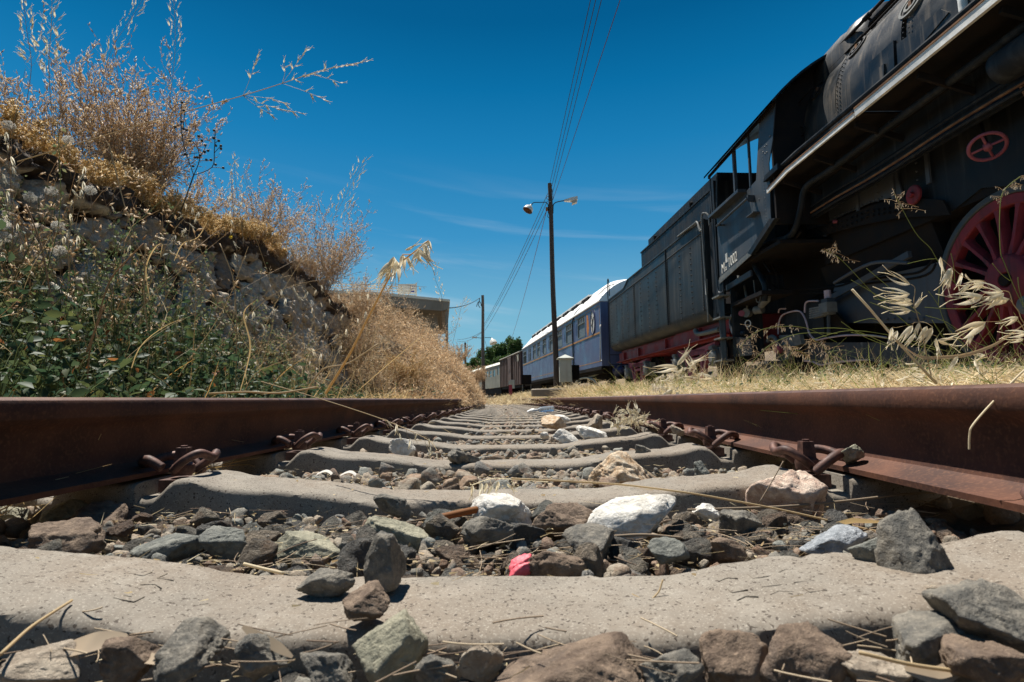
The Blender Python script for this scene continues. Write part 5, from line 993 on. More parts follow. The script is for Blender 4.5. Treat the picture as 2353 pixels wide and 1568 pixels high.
for d in (1.6,(y1-y0)-1.6):
    for x_ in (-.85,.75): b.lathe([(0,.47),(.12,.47)],(x_,y0+d,.47),(1,0,0),30)
    b.box((-1.0,y0+d-.5,.4),(-.95,y0+d+.5,.7))
b.build('running_gear','dark_iron',box)
# ---------------------------------------------------------------- grey coach at the far end
a0=T(46.6,3.65); a1=T(62,3.65); ang=math.atan2(-(a1-a0)[0],(a1-a0)[1])
gc=thing('old_coach','grey-green old coach with a cream roof at the far end of the train','railway coach'); V=Veh(gc,54.,ang=ang)
y0,y1=cyx(46.6,3.65),cyx(62,3.65); KX=-1.4; H=[(y0+.55,y0+1.05,Zl(2.2),Zl(2.85))]+[(y0+1.9+1.5*k,y0+2.8+1.5*k,Zl(2.15),Zl(2.7)) for k in range(8)]
b=MB(); panel(b,KX,KX+.05,y0,y1,Zl(1.15),Zl(3.05),H); b.box((KX+.05,y0,Zl(1.15)),(1.4,y0+.05,Zl(3.05))); b.box((1.35,y0,Zl(1.15)),(1.4,y1,Zl(3.05))); b.build('body','grey_coach',gc,ang=20)
for h in H:
    b=MB(); b.box((KX+.03,h[0]-.002,h[2]),(KX+.04,h[1]+.002,h[3])); b.build('window','window_glass',gc)
b=MB(); S=[[(x,y,Zl(3.05)+.50*(1-abs(x/1.45)**2.3)) for x in np.linspace(-1.45,1.45,17)] for y in (y0-.05,y0+5,y1)]; b.loft(np.array(S)[:,::-1],cap=False,close=False); b.poly(S[0]); b.build('roof','cream_roof',gc,ang=60)
b=MB(); b.box((KX+.1,y0+.1,Zl(.6)),(1.3,y1-.1,Zl(1.14))); b.build('underframe','dark_iron',gc)
# ================================================================ poles and wires
def D8(x,y): return (2050+x*.14875)/1.74076,(680+y*.14875)/1.74076
def B7(x,y): return (1400+.2679*x)/1.74076,(1080+.2679*y)/1.74076
def T2(x,y): return (1800+.1913*x)/1.74076,(1350+.1913*y)/1.74076
PYY=20.
def pole(label,Y,ptop,pbot,r0,r1,mat,zb):
    a=at(*pbot,Y); c=at(*ptop,Y); d=(c-a)/(c[2]-a[2]); a=a+d*(zb-a[2]); root=thing('utility_pole',label,'utility pole',tuple(a),0,'wooden utility poles beside the tracks')
    b=MB(); n=14; P=[(c-a)*t+np.array([.012*math.sin(t*9),.01*math.cos(t*7),0]) for t in np.linspace(0,1,n)]; P[-1]=c-a; b.tube(P,np.linspace(r1,r0,n),12); b.build('shaft',mat,root,ang=50); return root,a,c
p1,A1,C1=pole('tall dark leaning wooden pole with two lamps, standing before the blue coach',PYY,(1263,422),(1279,893),.074,.105,'pole_wood',.1)
def lp(px,py,Y=PYY,dy=0.): return at(px,py,Y)-A1+np.array([0,dy,0])
b=MB(); b.tube(sm([lp(*D8(*p)) for p in ((960,1160),(962,960),(930,905),(880,872),(740,876),(600,876),(550,895),(512,945))]),.016,8); arm=b.build('lamp_arm','dark_iron',p1,ang=180)
c=lp(*D8(485,965)); d=lp(*D8(415,1090))-c; L_=np.linalg.norm(d); d=d/L_; b=MB(); b.lathe([(-.06,.03),(.02,.045),(.04,.10),(.10,.155),(.19,.185),(.235,.19)],c,d+np.array([0,-.25,0]),28,False); ls=b.build('lamp_shade','lamp_white',p1,ang=60)
b=MB(); b.lathe([(.04,.09),(.10,.145),(.19,.175),(.232,.18)],c,d+np.array([0,-.25,0]),28,False); b.build('lamp_inside','rust_steel',ls,ang=60)
b=MB(); b.tube(sm([lp(*D8(*p)) for p in ((1090,1170),(1092,1000),(1105,930),(1150,885),(1250,852),(1400,828))]),.018,8); b.build('lamp_arm','dark_iron',p1,ang=180)
b=MB(); q0,q1,q2=lp(*D8(1390,830)),lp(*D8(1580,800)),lp(*D8(1745,760)); up=np.array([0,0,1.])
def hs(c,w,h0,h1): return [c+np.array([0,-w,h0]),c+np.array([0,w,h0]),c+np.array([0,w*.9,h1]),c+np.array([0,-w*.9,h1])]
b.loft([hs(q0,.04,-.03,.03),hs(q1,.11,-.07,.05),hs(q2,.12,-.08,.045)]); hd=b.build('lantern_head','lamp_white',p1,ang=20)
b=MB(); b.loft([hs(q1+np.array([.02,0,-.07]),.10,-.12,.0),hs(q2+np.array([-.02,0,-.08]),.10,-.09,.0)]); b.build('lantern_lens','lamp_glass',hd,ang=20) if 'lamp_glass' in MATS else (paint('lamp_glass',(.36,.33,.26),(.5,.47,.4),.2,8,.1,False),b.build('lantern_lens','lamp_glass',hd,ang=20))
b=MB(); q=lp(*D8(928,1055)); b.box(q-[.05,.05,.06],q+[.03,.05,.06]); b.build('junction_box','rust_steel',p1)
b=MB(); b.tube(sm([lp(*D8(*p),PYY,-.12) for p in ((1060,540),(1085,700),(1085,820),(1040,870),(980,890),(960,830),(920,810),(925,760),(960,740))]),.010,6); b.tube(sm([lp(*D8(*p),PYY,-.13) for p in ((970,950),(985,1050),(975,1180),(940,1260),(960,1310),(990,1290),(975,1200))]),.010,6); b.build('loose_wire','cable',p1,ang=180)
p2,A2,C2=pole('grey wooden pole with a lamp on each side, second along the tracks',42.,(1109,679),(1110.5,885),.105,.14,'pole_wood_grey',.0)
l2=lambda x,y:at(*B7(x,y),42.)-A2
b=MB(); b.tube(sm([l2(2010,1012),l2(2090,1012),l2(2115,1025),l2(2122,1040)]),.022,6); b.tube(sm([l2(1968,1030),l2(1950,1018),l2(1890,1012)]),.022,6); b.build('lamp_arm','dark_iron',p2,ang=180)
b=MB(); b.lathe([(-.05,.05),(.05,.10),(.2,.24),(.42,.29)],l2(2118,1028),(.35,-.3,-1),20,False); b.build('lamp_shade','lamp_white',p2); b=MB(); b.bar(l2(1895,1012),l2(1822,1008),.16,.1); b.build('lantern_head','lamp_white',p2)
b=MB(); b.tube(sm([l2(1960,540),l2(1950,490),l2(1925,475),l2(1905,500),l2(1890,550)]),.03,6); b.tube(sm([l2(1935,420),l2(1930,470),l2(1920,530),l2(1945,570)]),.03,6); b.build('loose_wire','cable',p2,ang=180)
p3,A3,C3=pole('small distant pole with a lamp arm, farthest along the tracks',75.,B7(1720,1085),B7(1722,1300),.13,.16,'pole_wood_grey',.0)
b=MB(); b.bar(at(*B7(1745,1155),75.)-A3,at(*B7(1815,1135),75.)-A3,.12,.08); b.build('lamp_arm','lamp_white',p3)
def wire(P,Q,sag,r,label,mat='cable',n=26):
    t=np.linspace(0,1,n)[:,None]; W_=np.array(P)*(1-t)+np.array(Q)*t-np.array([0,0,1.])*sag*4*t*(1-t); b=MB(); b.tube(W_,r,5,False); o=b.build('overhead_wire',mat,ang=180); tag(o,label,'wire','overhead wires along the tracks')
def ext(P,Q,k): P=np.array(P);Q=np.array(Q); return P+(Q-P)*k
for (x0,y0),(xt),lab in (((1012,340),1357,'overhead wire running up from the very top of the tall pole, leftmost'),((1058,440),1369,'overhead wire running up the sky, second from the left'),((1085,590),1382,'overhead wire running up the sky, third from the left')):
    wire(at(*D8(x0,y0),PYY),ext(at(*D8(x0,y0),PYY),at(xt,0,11.),3.6),.0,.0085,lab)
wire(at(*D8(1090,800),PYY),ext(at(*D8(1090,800),PYY),at(1425,0,11.),3.6),.0,.0085,'reddish overhead cable running up the sky to the right of the other wires','red_cable')
for (x0,y0),(x1,y1),lab in (((945,640),(2010,800),'overhead wire between the tall pole and the second pole, uppermost'),((940,840),(2012,830),'overhead wire between the tall pole and the second pole, middle one'),((925,1080),(2015,905),'overhead wire between the tall pole and the second pole, lowest of three')):
    wire(at(*D8(x0,y0),PYY),at(*B7(x1,y1),42.),.25,.011,lab)
wire(at(*D8(915,1100),PYY),at(1173,785,60.),.3,.012,'reddish cable dropping from the tall pole toward the far tree','red_cable')
wire(at(*B7(1485,570),24.),at(*B7(1935,420),42.),.15,.022,'thick black cable from the building corner to the second pole')
wire(at(*B7(1600,1035),60.),at(*B7(1960,930),42.),.2,.016,'cable reaching the second pole just above its lamps'); wire(at(*B7(1600,1062),60.),at(*B7(1960,940),42.),.3,.014,'lower cable reaching the second pole just above its lamps')
wire(at(*B7(2015,1060),42.),at(*B7(2090,1205),60.),.2,.012,'thin cable dropping from the second pole to the tree')
# ================================================================ cabinets
cbn=thing('electric_cabinet','pale metal cabinet with a pitched cap standing on legs beside the tall pole','cabinet',tuple(at(1300,893,18.8)*[1,1,0]),0); O=np.array(cbn.location)
c=at(1300,893,18.8); zb=at(1300,878,18.8)[2]; zt=at(1300,826,18.8)[2]
b=MB(); b.box((-.20,-.22,zb),(.20,.22,zt)); b.build('housing','cabinet_grey',cbn); b=MB(); b.add([(-.27,-.28,zt),(.27,-.28,zt),(.27,.28,zt),(-.27,.28,zt),(0,-.05,zt+.16),(0,.05,zt+.16),(-.27,-.28,zt+.03),(.27,-.28,zt+.03),(.27,.28,zt+.03),(-.27,.28,zt+.03)],[np.array([(0,3,2,1),(0,1,7,6),(1,2,8,7),(2,3,9,8),(3,0,6,9),(7,8,5,4),(9,6,4,5)]),np.array([(6,7,4),(8,9,5)])]); b.build('cap','cabinet_grey',cbn,ang=10)
b=MB()
for x in (-.17,.17):
    for y in (-.19,.19): b.box((x-.02,y-.02,.12),(x+.02,y+.02,zb-.001))
b.build('leg','grey_iron',cbn); b=MB(); b.box((-.17,-.225,zb+.06),(.17,-.2205,zt-.06)); b.build('door','cabinet_grey',cbn)
def ac(px0,px1,py0,py1,pyg,Y,label,body='grey_iron'):
    a=at(px0,py1,Y); e=at(px1,py0,Y); g=at(px0,pyg,Y); w=e[0]-a[0]; r=thing('air_conditioner_unit',label,'air conditioner',((a[0]+e[0])/2,Y,0),0,'air conditioner units before the blue coach'); z0,z1=a[2],e[2]
    b=MB(); b.box((-w/2,0,z0),(w/2,.32,z1)); b.build('casing',body,r); b=MB()
    for k in range(9): z=z0+(z1-z0)*(k+.5)/9; b.box((-w/2+.015,-.012,z-.006),(w/2-.015,-.002,z+.006))
    for k in range(5): x=-w/2+w*(k+.5)/5; b.box((x-.004,-.018,z0+.02),(x+.004,-.0125,z1-.02))
    b.build('grille','dark_iron',r); b=MB()
    for x in (-w/2+.03,w/2-.03): b.box((x-.02,0.02,.1),(x+.02,.06,z0-.001)); b.box((x-.02,.26,.1),(x+.02,.30,z0-.001))
    b.build('stand','grey_iron',r)
ac(1314,1331,839,873,893,19.0,'dark slatted unit just right of the pale cabinet','dark_iron'); ac(*(T2(1503,0)[0],T2(1700,0)[0]),T2(0,782)[1],T2(0,985)[1],T2(0,1080)[1],27.,'dark slatted unit on a stand in front of the coach end, farther off','dark_iron')
q=at(*T2(1290,1150),25.); sb=thing('service_post','small red and grey service post at the edge of the grass','service post',(q[0],25.,0),0); b=MB(); b.box((-.12,-.05,.1),(.02,.08,.78)); b.build('red_body','red_box',sb); b=MB(); b.box((-.02,-.03,.62),(.13,.1,1.0)); b.box((-.13,-.07,.78),(-.021,.09,.97)); b.build('grey_box','cabinet_grey',sb)
q=at(1262,896,10.5); b=MB(); b.lathe([(-.1,.33),(.02,.34),(.04,.32)],(q[0],q[1],q[2]-.02),(0,0,1),28); o=b.build('manhole_collar','building_concrete',ang=40); tag(o,'low concrete ring sunk in the grass near the foot of the tall pole','manhole collar')
# ================================================================ building at the left
bl=thing('building','flat-roofed pale concrete building behind the dry bushes at left','building',(-3.6,24.,0),.165)
b=MB(); x1=at(*B7(1492,440),24.)[0]+3.6; zt=4.50
b.prism([(x1-12,zt+.55),(x1-3.2,zt+.30),(x1,zt),(x1,zt-.10),(x1-3.2,zt+.18),(x1-12,zt+.43)],1,0,9); b.build('roof_edge','building_fascia',bl,ang=20)
b=MB(); b.prism([(x1-12,zt+.425),(x1-3.2,zt+.178),(x1-.04,zt-.104),(x1-.10,zt-.42),(x1-.34,zt-.50),(x1-3.2,zt-.30),(x1-12,zt-.2)],1,.03,8.9); b.build('canopy','building_concrete',bl,ang=20)
b=MB(); b.box((-.13,.2,0),(-.01,.5,zt-.45)); b.build('column','building_concrete',bl); b=MB(); b.box((-12,1.2,0),(-.5,8.5,zt-.32)); b.build('wall','building_concrete',bl)
b=MB()
for k,x in enumerate(np.linspace(-8.5,-1.5,15)):
    z=zt+.19+(-1.5-x)*.035; b.bar((x,1.0,z-.2),(x,1.0,z+.52),.03)
for dz in (.52,.40,.28,.16): b.bar((-8.6,1.0,zt+.19+7.1*.035+dz),(-1.45,1.0,zt+.19+dz),.035)
b.build('railing','lamp_white',bl)
q0=at(*B7(915,215),25.); q1=at(*B7(992,360),25.); sg=thing('roof_sign','cream sign with blue lettering at the end of the roof railing','sign',(q0[0],24.92,q1[2]),0); w=q1[0]-q0[0]; h=q0[2]-q1[2]
b=MB(); b.box((-.6,0,0),(w,.03,h)); b.box((w-.02,-.02,-.1),(w+.03,.04,h+.05)); b.box((-.61,.032,h*.92),(w,.05,h)); b.build('board','sign_cream',sg)
text_ob('lettering','ΩN',.20,'letter_blue',sg,(w-.31,-.004,h-.24),((1,0,0),(0,0,-1),(0,1,0)),.002,.85)
b=MB(); b.prism([(w-.26,h-.34),(w-.12,h-.32),(w-.12,h-.29),(w-.05,h-.36),(w-.13,h-.44),(w-.12,h-.39),(w-.20,h-.42)],1,-.004,-.001); b.build('arrow','letter_blue',sg)
# ================================================================ stone wall
rw=np.random.default_rng(31); cells=[]
for i in range(44):
    for j in range(6): cells.append((-1.5+i*.40+rw.uniform(-.17,.17)+(j%2)*.2,.12+j*.36+rw.uniform(-.14,.14)))
cells=np.array(cells); cr_=rw.uniform(0,1,len(cells)); cd_=rw.uniform(.4,1,len(cells))
WS=np.concatenate([np.arange(-1,1.6,.1),np.arange(1.6,9,.022),np.arange(9,14,.06)]); WZ=np.arange(0,2.02,.02)
SS,ZZ=np.meshgrid(WS,WZ,indexing='ij')
wn=lambda s,z:.07*np.sin(s*5.3+z*6)+.04*np.sin(s*13-z*11)+.02*np.sin(s*27+z*23)+.010*np.sin(s*51-z*47)+.006*np.sin(s*97+z*83)
sx,sz=SS+.8*wn(SS,ZZ),ZZ+.8*wn(ZZ+3,SS); q=np.stack([sx,sz],-1).reshape(-1,2)
dist=np.sqrt((((q[:,None]-cells[None])*[1,1.15])**2).sum(-1)); o=np.argsort(dist,1)[:,:2]; d1=dist[np.arange(len(q)),o[:,0]]; d2=dist[np.arange(len(q)),o[:,1]]; e=(d2-d1).reshape(SS.shape); tone=cr_[o[:,0]].reshape(SS.shape); dep=cd_[o[:,0]].reshape(SS.shape)
st=smooth(.035,.085,e-.018*np.sin(SS*19+ZZ*9)-.014*np.sin(SS*43-ZZ*37)-.010*np.sin(SS*83+ZZ*71))*(.35+.65*(dep>.48)); wt=1.60+.10*np.sin(WS*1.1+.4)+.05*np.sin(WS*3.7)+.03*np.sin(WS*9)+.14*smooth(3.2,5.2,WS)-.10*smooth(6,9,WS)
zc=ZZ/2.0*wt[:,None]; lat=-2.10-.41*zc+st*(.05+.07*dep)+st*.02*np.sin(SS*9+3*tone)*np.cos(ZZ*8)+.012*np.sin(SS*41+ZZ*37)+.010*np.sin(SS*67-ZZ*59)+.008*np.sin(SS*113+ZZ*97)
capz=smooth(.86,.94,zc/wt[:,None]); lat=lat+capz*.06+capz*.015*np.sin(SS*23)
st=st*(1-capz)
Pw=T(SS,lat,zc+.015*np.sin(SS*31+ZZ*11)); back=[]
for k,(dl,dz) in enumerate(((-.12,.03),(-.35,.02),(-.7,-.1))): back.append(T(WS,lat[:,-1]+dl,wt+dz+.02*np.sin(WS*13+k)))
full=np.concatenate([Pw,np.stack(back,1)],1); tn=np.concatenate([st,np.zeros((len(WS),3))],1); tn2=np.concatenate([tone,np.zeros((len(WS),3))],1)
b=MB(); b.loft(full[:,::-1],cap=False,close=False); o=b.build('stone_wall','rubble',ang=180); ca_=o.data.color_attributes.new('tone','FLOAT_COLOR','POINT'); col=np.zeros((full.shape[0]*full.shape[1],4)); col[:,0]=tn[:,::-1].ravel(); col[:,1]=tn2[:,::-1].ravel(); col[:,3]=1; ca_.data.foreach_set('color',col.ravel()); tag(o,'rough rubble stone wall with dark mortar running along the left of the track','wall')
def walltop(s): return float(np.interp(s,WS,wt))
# ================================================================ plants
def polyl(b,P,r,n=3): # many polylines (N,k,3) as thin prisms
    P=np.asarray(P); Nn,k=P.shape[:2]; t=np.gradient(P,axis=1); t/=np.linalg.norm(t,axis=2,keepdims=True)+1e-9; up=np.broadcast_to(np.array([.31,.42,.85]),t.shape); a=np.cross(t,up); a/=np.linalg.norm(a,axis=2,keepdims=True)+1e-9; e=np.cross(t,a)
    r=np.broadcast_to(np.asarray(r,float),(Nn,k)) if np.ndim(r) else np.full((Nn,k),r)
    an=np.arange(n)*2*np.pi/n; V=P[:,:,None]+r[:,:,None,None]*(a[:,:,None]*np.cos(an)[:,None]+e[:,:,None]*np.sin(an)[:,None]); V=V.reshape(Nn,-1,3)
    i=np.arange(k-1)[:,None]*n; j=np.arange(n); q=np.stack([i+j,i+(j+1)%n,i+n+(j+1)%n,i+n+j],-1).reshape(-1,4); b.add(V.reshape(-1,3),(q[None]+(np.arange(Nn)*k*n)[:,None,None]).reshape(-1,4))
def grow(P0,D,L,k,curl,r_):            # polylines starting at P0 heading D
    Nn=len(P0); D=D/np.linalg.norm(D,axis=1)[:,None]; side=r_.normal(size=(Nn,3)); side/=np.linalg.norm(side,axis=1)[:,None]; t=np.linspace(0,1,k); wob=r_.normal(size=(Nn,3))
    return P0[:,None]+(D[:,None]*t[None,:,None]+side[:,None]*(curl*t**2)[None,:,None]+wob[:,None]*(.04*np.sin(t*7))[None,:,None])*L[:,None,None]
LEAFT=np.array([(0,0,0),(.22,.30,.07),(-.22,.30,.07),(0,.32,0),(.24,.62,.08),(-.24,.62,.08),(0,.66,-.02),(0,1.,-.10)]); LEAFF=[np.array([(0,1,4,3),(0,3,5,2)][0:0] or [(3,1,4,6),(3,6,5,2)]),np.array([(0,1,3),(0,3,2),(6,4,7),(6,7,5)])]
PODT=np.array([(0,0,0),(.10,.4,.0),(-.05,.4,.09),(-.05,.4,-.09),(0,1,0)]); PODF=[np.array([(0,1,2),(0,2,3),(0,3,1),(4,2,1),(4,3,2),(4,1,3)])]
def shrub(name,label,cat,loc,h,w,nst,nsub,npod,seed,lean=(0,0),podl=.036,mats=('dry_brown','dry_pod'),group=None,up=.7,rs=.0026,rz=0):
    r=np.random.default_rng(seed); root=thing(name,label,cat,loc,rz,group)
    a=r.uniform(0,6.28,nst); rr=np.sqrt(r.uniform(0,1,nst)); D=np.stack([rr*np.cos(a)*w/h+lean[0],rr*np.sin(a)*w/h+lean[1],np.full(nst,1.)],-1); L=h*r.uniform(.6,1.05,nst)
    M=grow(r.normal(0,.02,(nst,3))*[1,1,0],D,L,9,.18,r); b=MB(); polyl(b,M,np.linspace(rs,rs*.45,9)[None].repeat(nst,0))
    ti=r.uniform(.22,1.,(nst,nsub)); idx=np.clip((ti*8).astype(int),0,7); f=ti*8-idx; I=np.arange(nst)[:,None]; P0=(M[I,idx]*(1-f[...,None])+M[I,idx+1]*f[...,None]).reshape(-1,3); td=(M[I,idx+1]-M[I,idx]).reshape(-1,3); td/=np.linalg.norm(td,axis=1)[:,None]
    D2=td*.8+r.normal(0,.5,td.shape)+[0,0,up*.6]; L2_=h*r.uniform(.10,.34,len(P0))*(1.25-ti.ravel()*.6); Sb=grow(P0,D2,L2_,6,.3,r); polyl(b,Sb,np.linspace(rs*.5,rs*.22,6)[None].repeat(len(P0),0))
    b.build('stems',mats[0],root,ang=180)
    n=len(P0); tj=r.uniform(.15,1,(n,npod)); ix=np.clip((tj*5).astype(int),0,4); f=tj*5-ix; I=np.arange(n)[:,None]; Q=(Sb[I,ix]*(1-f[...,None])+Sb[I,ix+1]*f[...,None]).reshape(-1,3); dd=(Sb[I,ix+1]-Sb[I,ix]).reshape(-1,3); dd/=np.linalg.norm(dd,axis=1)[:,None]; dd=dd*.8+r.normal(0,.45,dd.shape)+[0,0,.25]
    R=frame_from(dd,r.uniform(0,6.28,len(dd)))*(podl*r.uniform(.6,1.3,len(dd)))[:,None,None]; b=MB(); b.inst(PODT,PODF,R,Q); b.build('seed_pods',mats[1],root,ang=180); return root
q=at(320,385,4.2); shrub('dry_shrub','large dry brown shrub growing on top of the wall at upper left','shrub',(q[0],q[1],walltop(4.3)-.02),1.16,.66,84,17,11,3,lean=(-.06,-.0))
q=at(200,330,3.6); shrub('dry_shrub','thinner dry shrub with tall straight stems at the far upper left','shrub',(q[0]-.1,q[1],walltop(3.6)-.05),.95,.55,34,12,9,4,lean=(-.35,0))
q=at(430,450,5.0); shrub('dry_shrub','small sparse dry twigs hanging over the wall edge right of the large shrub','shrub',(q[0],q[1],walltop(5.0)-.05),.62,.40,20,10,8,5,lean=(.15,0))
q=at(640,560,6.6); shrub('dry_shrub','pale pinkish dry shrub on the wall beside the building side','shrub',(q[0]-.25,q[1],walltop(6.5)-.1),1.10,.85,60,15,10,6,lean=(-.05,0),mats=('dry_brown','dry_pod'))
q=at(760,610,7.6); shrub('dry_shrub','feathery pinkish dry shrub leaning right off the wall end','shrub',(q[0]-.1,q[1],walltop(7.4)-.25),1.25,.85,60,15,10,7,lean=(.12,0))
q=at(820,640,9.0); shrub('dry_shrub','bushy dry shrub right of the wall, against the blue sky','shrub',(q[0]+.1,q[1],1.2),1.0,.8,44,14,10,8,lean=(.2,0))
for i,(px,py,Y,hh,lab) in enumerate(((905,720,10.5,.85,'brown dry bush in front of the building'),(985,770,11.5,.8,'brown dry bush below the building corner'),(1050,800,13,.6,'pinkish airy bush right of the building column'),(1095,850,14,.5,'last low dry bush before the far coach'),(930,830,7.8,.55,'dense curly dry bush nearest the left rail'),(1030,870,9.5,.5,'low golden dry bush hanging over the left rail'),(820,760,7.6,.7,'tangled dry bush beside the wall foot'))):
    q=at(px,py,Y); shrub('dry_shrub',lab,'shrub',(q[0],q[1],max(.0,q[2]-hh*.75)),hh,.6,46,16,11,20+i,lean=(.1,-.1),podl=.026,mats=('dry_brown','dry_gold' if i in (4,5) else 'dry_pod'),rs=.0028)
plant('brush_mix',[(.62,.42,.24),(.76,.56,.34),(.44,.28,.15),(.84,.68,.46),(.56,.36,.20)],.4)
# tangled mass of dry brush between wall and rail
r=np.random.default_rng(9)
def mound(n,s0,s1,l0,l1,hf,seed,mb,L=(.03,.09),w=(.004,.009)):
    r=np.random.default_rng(seed); s=r.uniform(s0,s1,n*2); l=r.uniform(l0,l1,n*2); H=hf(s,l); z=H*(1-np.abs(r.normal(0,.30,n*2))); k=(H>.08)&(z>0.02); s,l,z=s[k][:n],l[k][:n],z[k][:n]; n=len(s); D=r.normal(size=(n,3))+[0,0,.5]
    ribbons(T(s,l,gz(s,l)*0+z+.0),D,r.uniform(*L,n),r.uniform(*w,n),r.normal(0,1.6,n),seed+1,mb,3)
def hm(s,l):
    c=smooth(6.3,9.5,s)*(1.72-.85*smooth(11,18,s)); edge=smooth(-.45+.0*s,-1.6,l)*.0+np.clip((-l-.45-.25*(1-smooth(7,11,s)))/1.5,0,1)**.6
    return c*edge*(1+.12*np.sin(s*2.3+l*3)+.10*np.sin(s*5.1-l*4.1)+.05*np.sin(s*11+l*9))
mb=MB(); mound(60000,6.2,19,-3.2,-.35,hm,1,mb,(.03,.09),(.005,.014)); g=mb.build('dry_brush','brush_mix',ang=180); tag(g,'dense tangle of dry golden brush between wall and left rail','brush',None,'stuff')
mb=MB(); mound(22000,6.0,19,-3.2,-.45,lambda s,l:hm(s,l)*.95,5,mb,(.05,.18),(.003,.008)); g=mb.build('dry_stalks','dry_brown',ang=180); tag(g,'brown stalks under the dry golden brush','brush',None,'stuff')
# base so that the mound is opaque
sg,lg=np.meshgrid(np.arange(5,19,.25),np.arange(-3.3,-.3,.12),indexing='ij'); b=MB(); b.loft(T(sg,lg,hm(sg,lg)*.72-.06),cap=False,close=False); g=b.build('brush_base','earth_dark' if 'earth_dark' in MATS else 'rubble_dark' if 'rubble_dark' in MATS else 'earth',ang=180); tag(g,'shaded dead undergrowth beneath the dry brush','undergrowth',None,'stuff')
# green creeper and leafy weeds at the foot of the wall
def hg(s,l):
    d=np.clip((-l-1.0)/1.5,0,1); base=(1.00-.62*smooth(2.3,4.2,s)-.02*smooth(6,9,s)); return base*(.30+.70*d**1.2)*(1+.15*np.sin(s*3.1+l)+.12*np.sin(s*7.3-2*l))
r=np.random.default_rng(12); n=3000; s=1.1+8.4*r.uniform(0,1,n)**1.1; l=r.uniform(-2.3,-1.02,n); H=hg(s,l)*r.uniform(.6,1.12,n); P0=T(s,l,gz(s,l)-.02); D=np.stack([r.normal(.08,.22,n),r.normal(-.05,.22,n),np.ones(n)],-1); M=grow(P0,D,H,9,.25,r)
b=MB(); polyl(b,M,np.linspace(.0024,.0010,9)[None].repeat(n,0)); g=b.build('weed_stems','green_stem',ang=180); tag(g,'green and reddish stems of the weeds under the wall','weeds',None,'stuff')
nl=15; ti=r.uniform(.12,1,(n,nl)); ix=np.clip((ti*8).astype(int),0,7); f=ti*8-ix; I=np.arange(n)[:,None]; Q=(M[I,ix]*(1-f[...,None])+M[I,ix+1]*f[...,None]).reshape(-1,3); dd=r.normal(size=(len(Q),3)); dd[:,2]=dd[:,2]*.55-.25; sz_=r.uniform(.020,.048,len(Q))*(1+.5*(r.uniform(size=len(Q))<.1)); R=frame_from(dd,r.normal(0,.95,len(Q)))*sz_[:,None,None]
b=MB(); b.inst(LEAFT,LEAFF,R,Q); g=b.build('green_weeds','green_leaf',ang=180); tag(g,'dark green leafy weeds crowding the foot of the stone wall','weeds',None,'stuff')
n=150; s=r.uniform(1.9,4.6,n)**1.0; l=r.uniform(-2.25,-1.6,n); H=np.interp(s,[1.9,2.8,3.8,4.6],[1.2,1.1,.8,.6])*r.uniform(.55,1.05,n); M=grow(T(s,l,gz(s,l)-.02),np.stack([r.normal(.06,.14,n),r.normal(-.03,.14,n),np.ones(n)],-1),H,10,.2,r)
b=MB(); polyl(b,M,np.linspace(.003,.0012,10)[None].repeat(n,0)); g=b.build('tall_weed_stems','green_stem',ang=180); tag(g,'upright stems of the tall grey-green weeds climbing in front of the wall','weeds',None,'stuff')
nl=46; ti=r.uniform(.3,1,(n,nl)); ix=np.clip((ti*9).astype(int),0,8); f=ti*9-ix; I=np.arange(n)[:,None]; Q=(M[I,ix]*(1-f[...,None])+M[I,ix+1]*f[...,None]).reshape(-1,3); dd=r.normal(size=(len(Q),3)); dd[:,2]+=.3; Q=Q+dd*.012; R=frame_from(dd,r.normal(0,1.,len(Q)))*r.uniform(.010,.026,len(Q))[:,None,None]
b=MB(); b.inst(LEAFT,LEAFF,R,Q); g=b.build('tall_weeds','weed_mix',ang=180); tag(g,'tall small-leaved grey-green weeds climbing in front of the stone wall','weeds',None,'stuff')
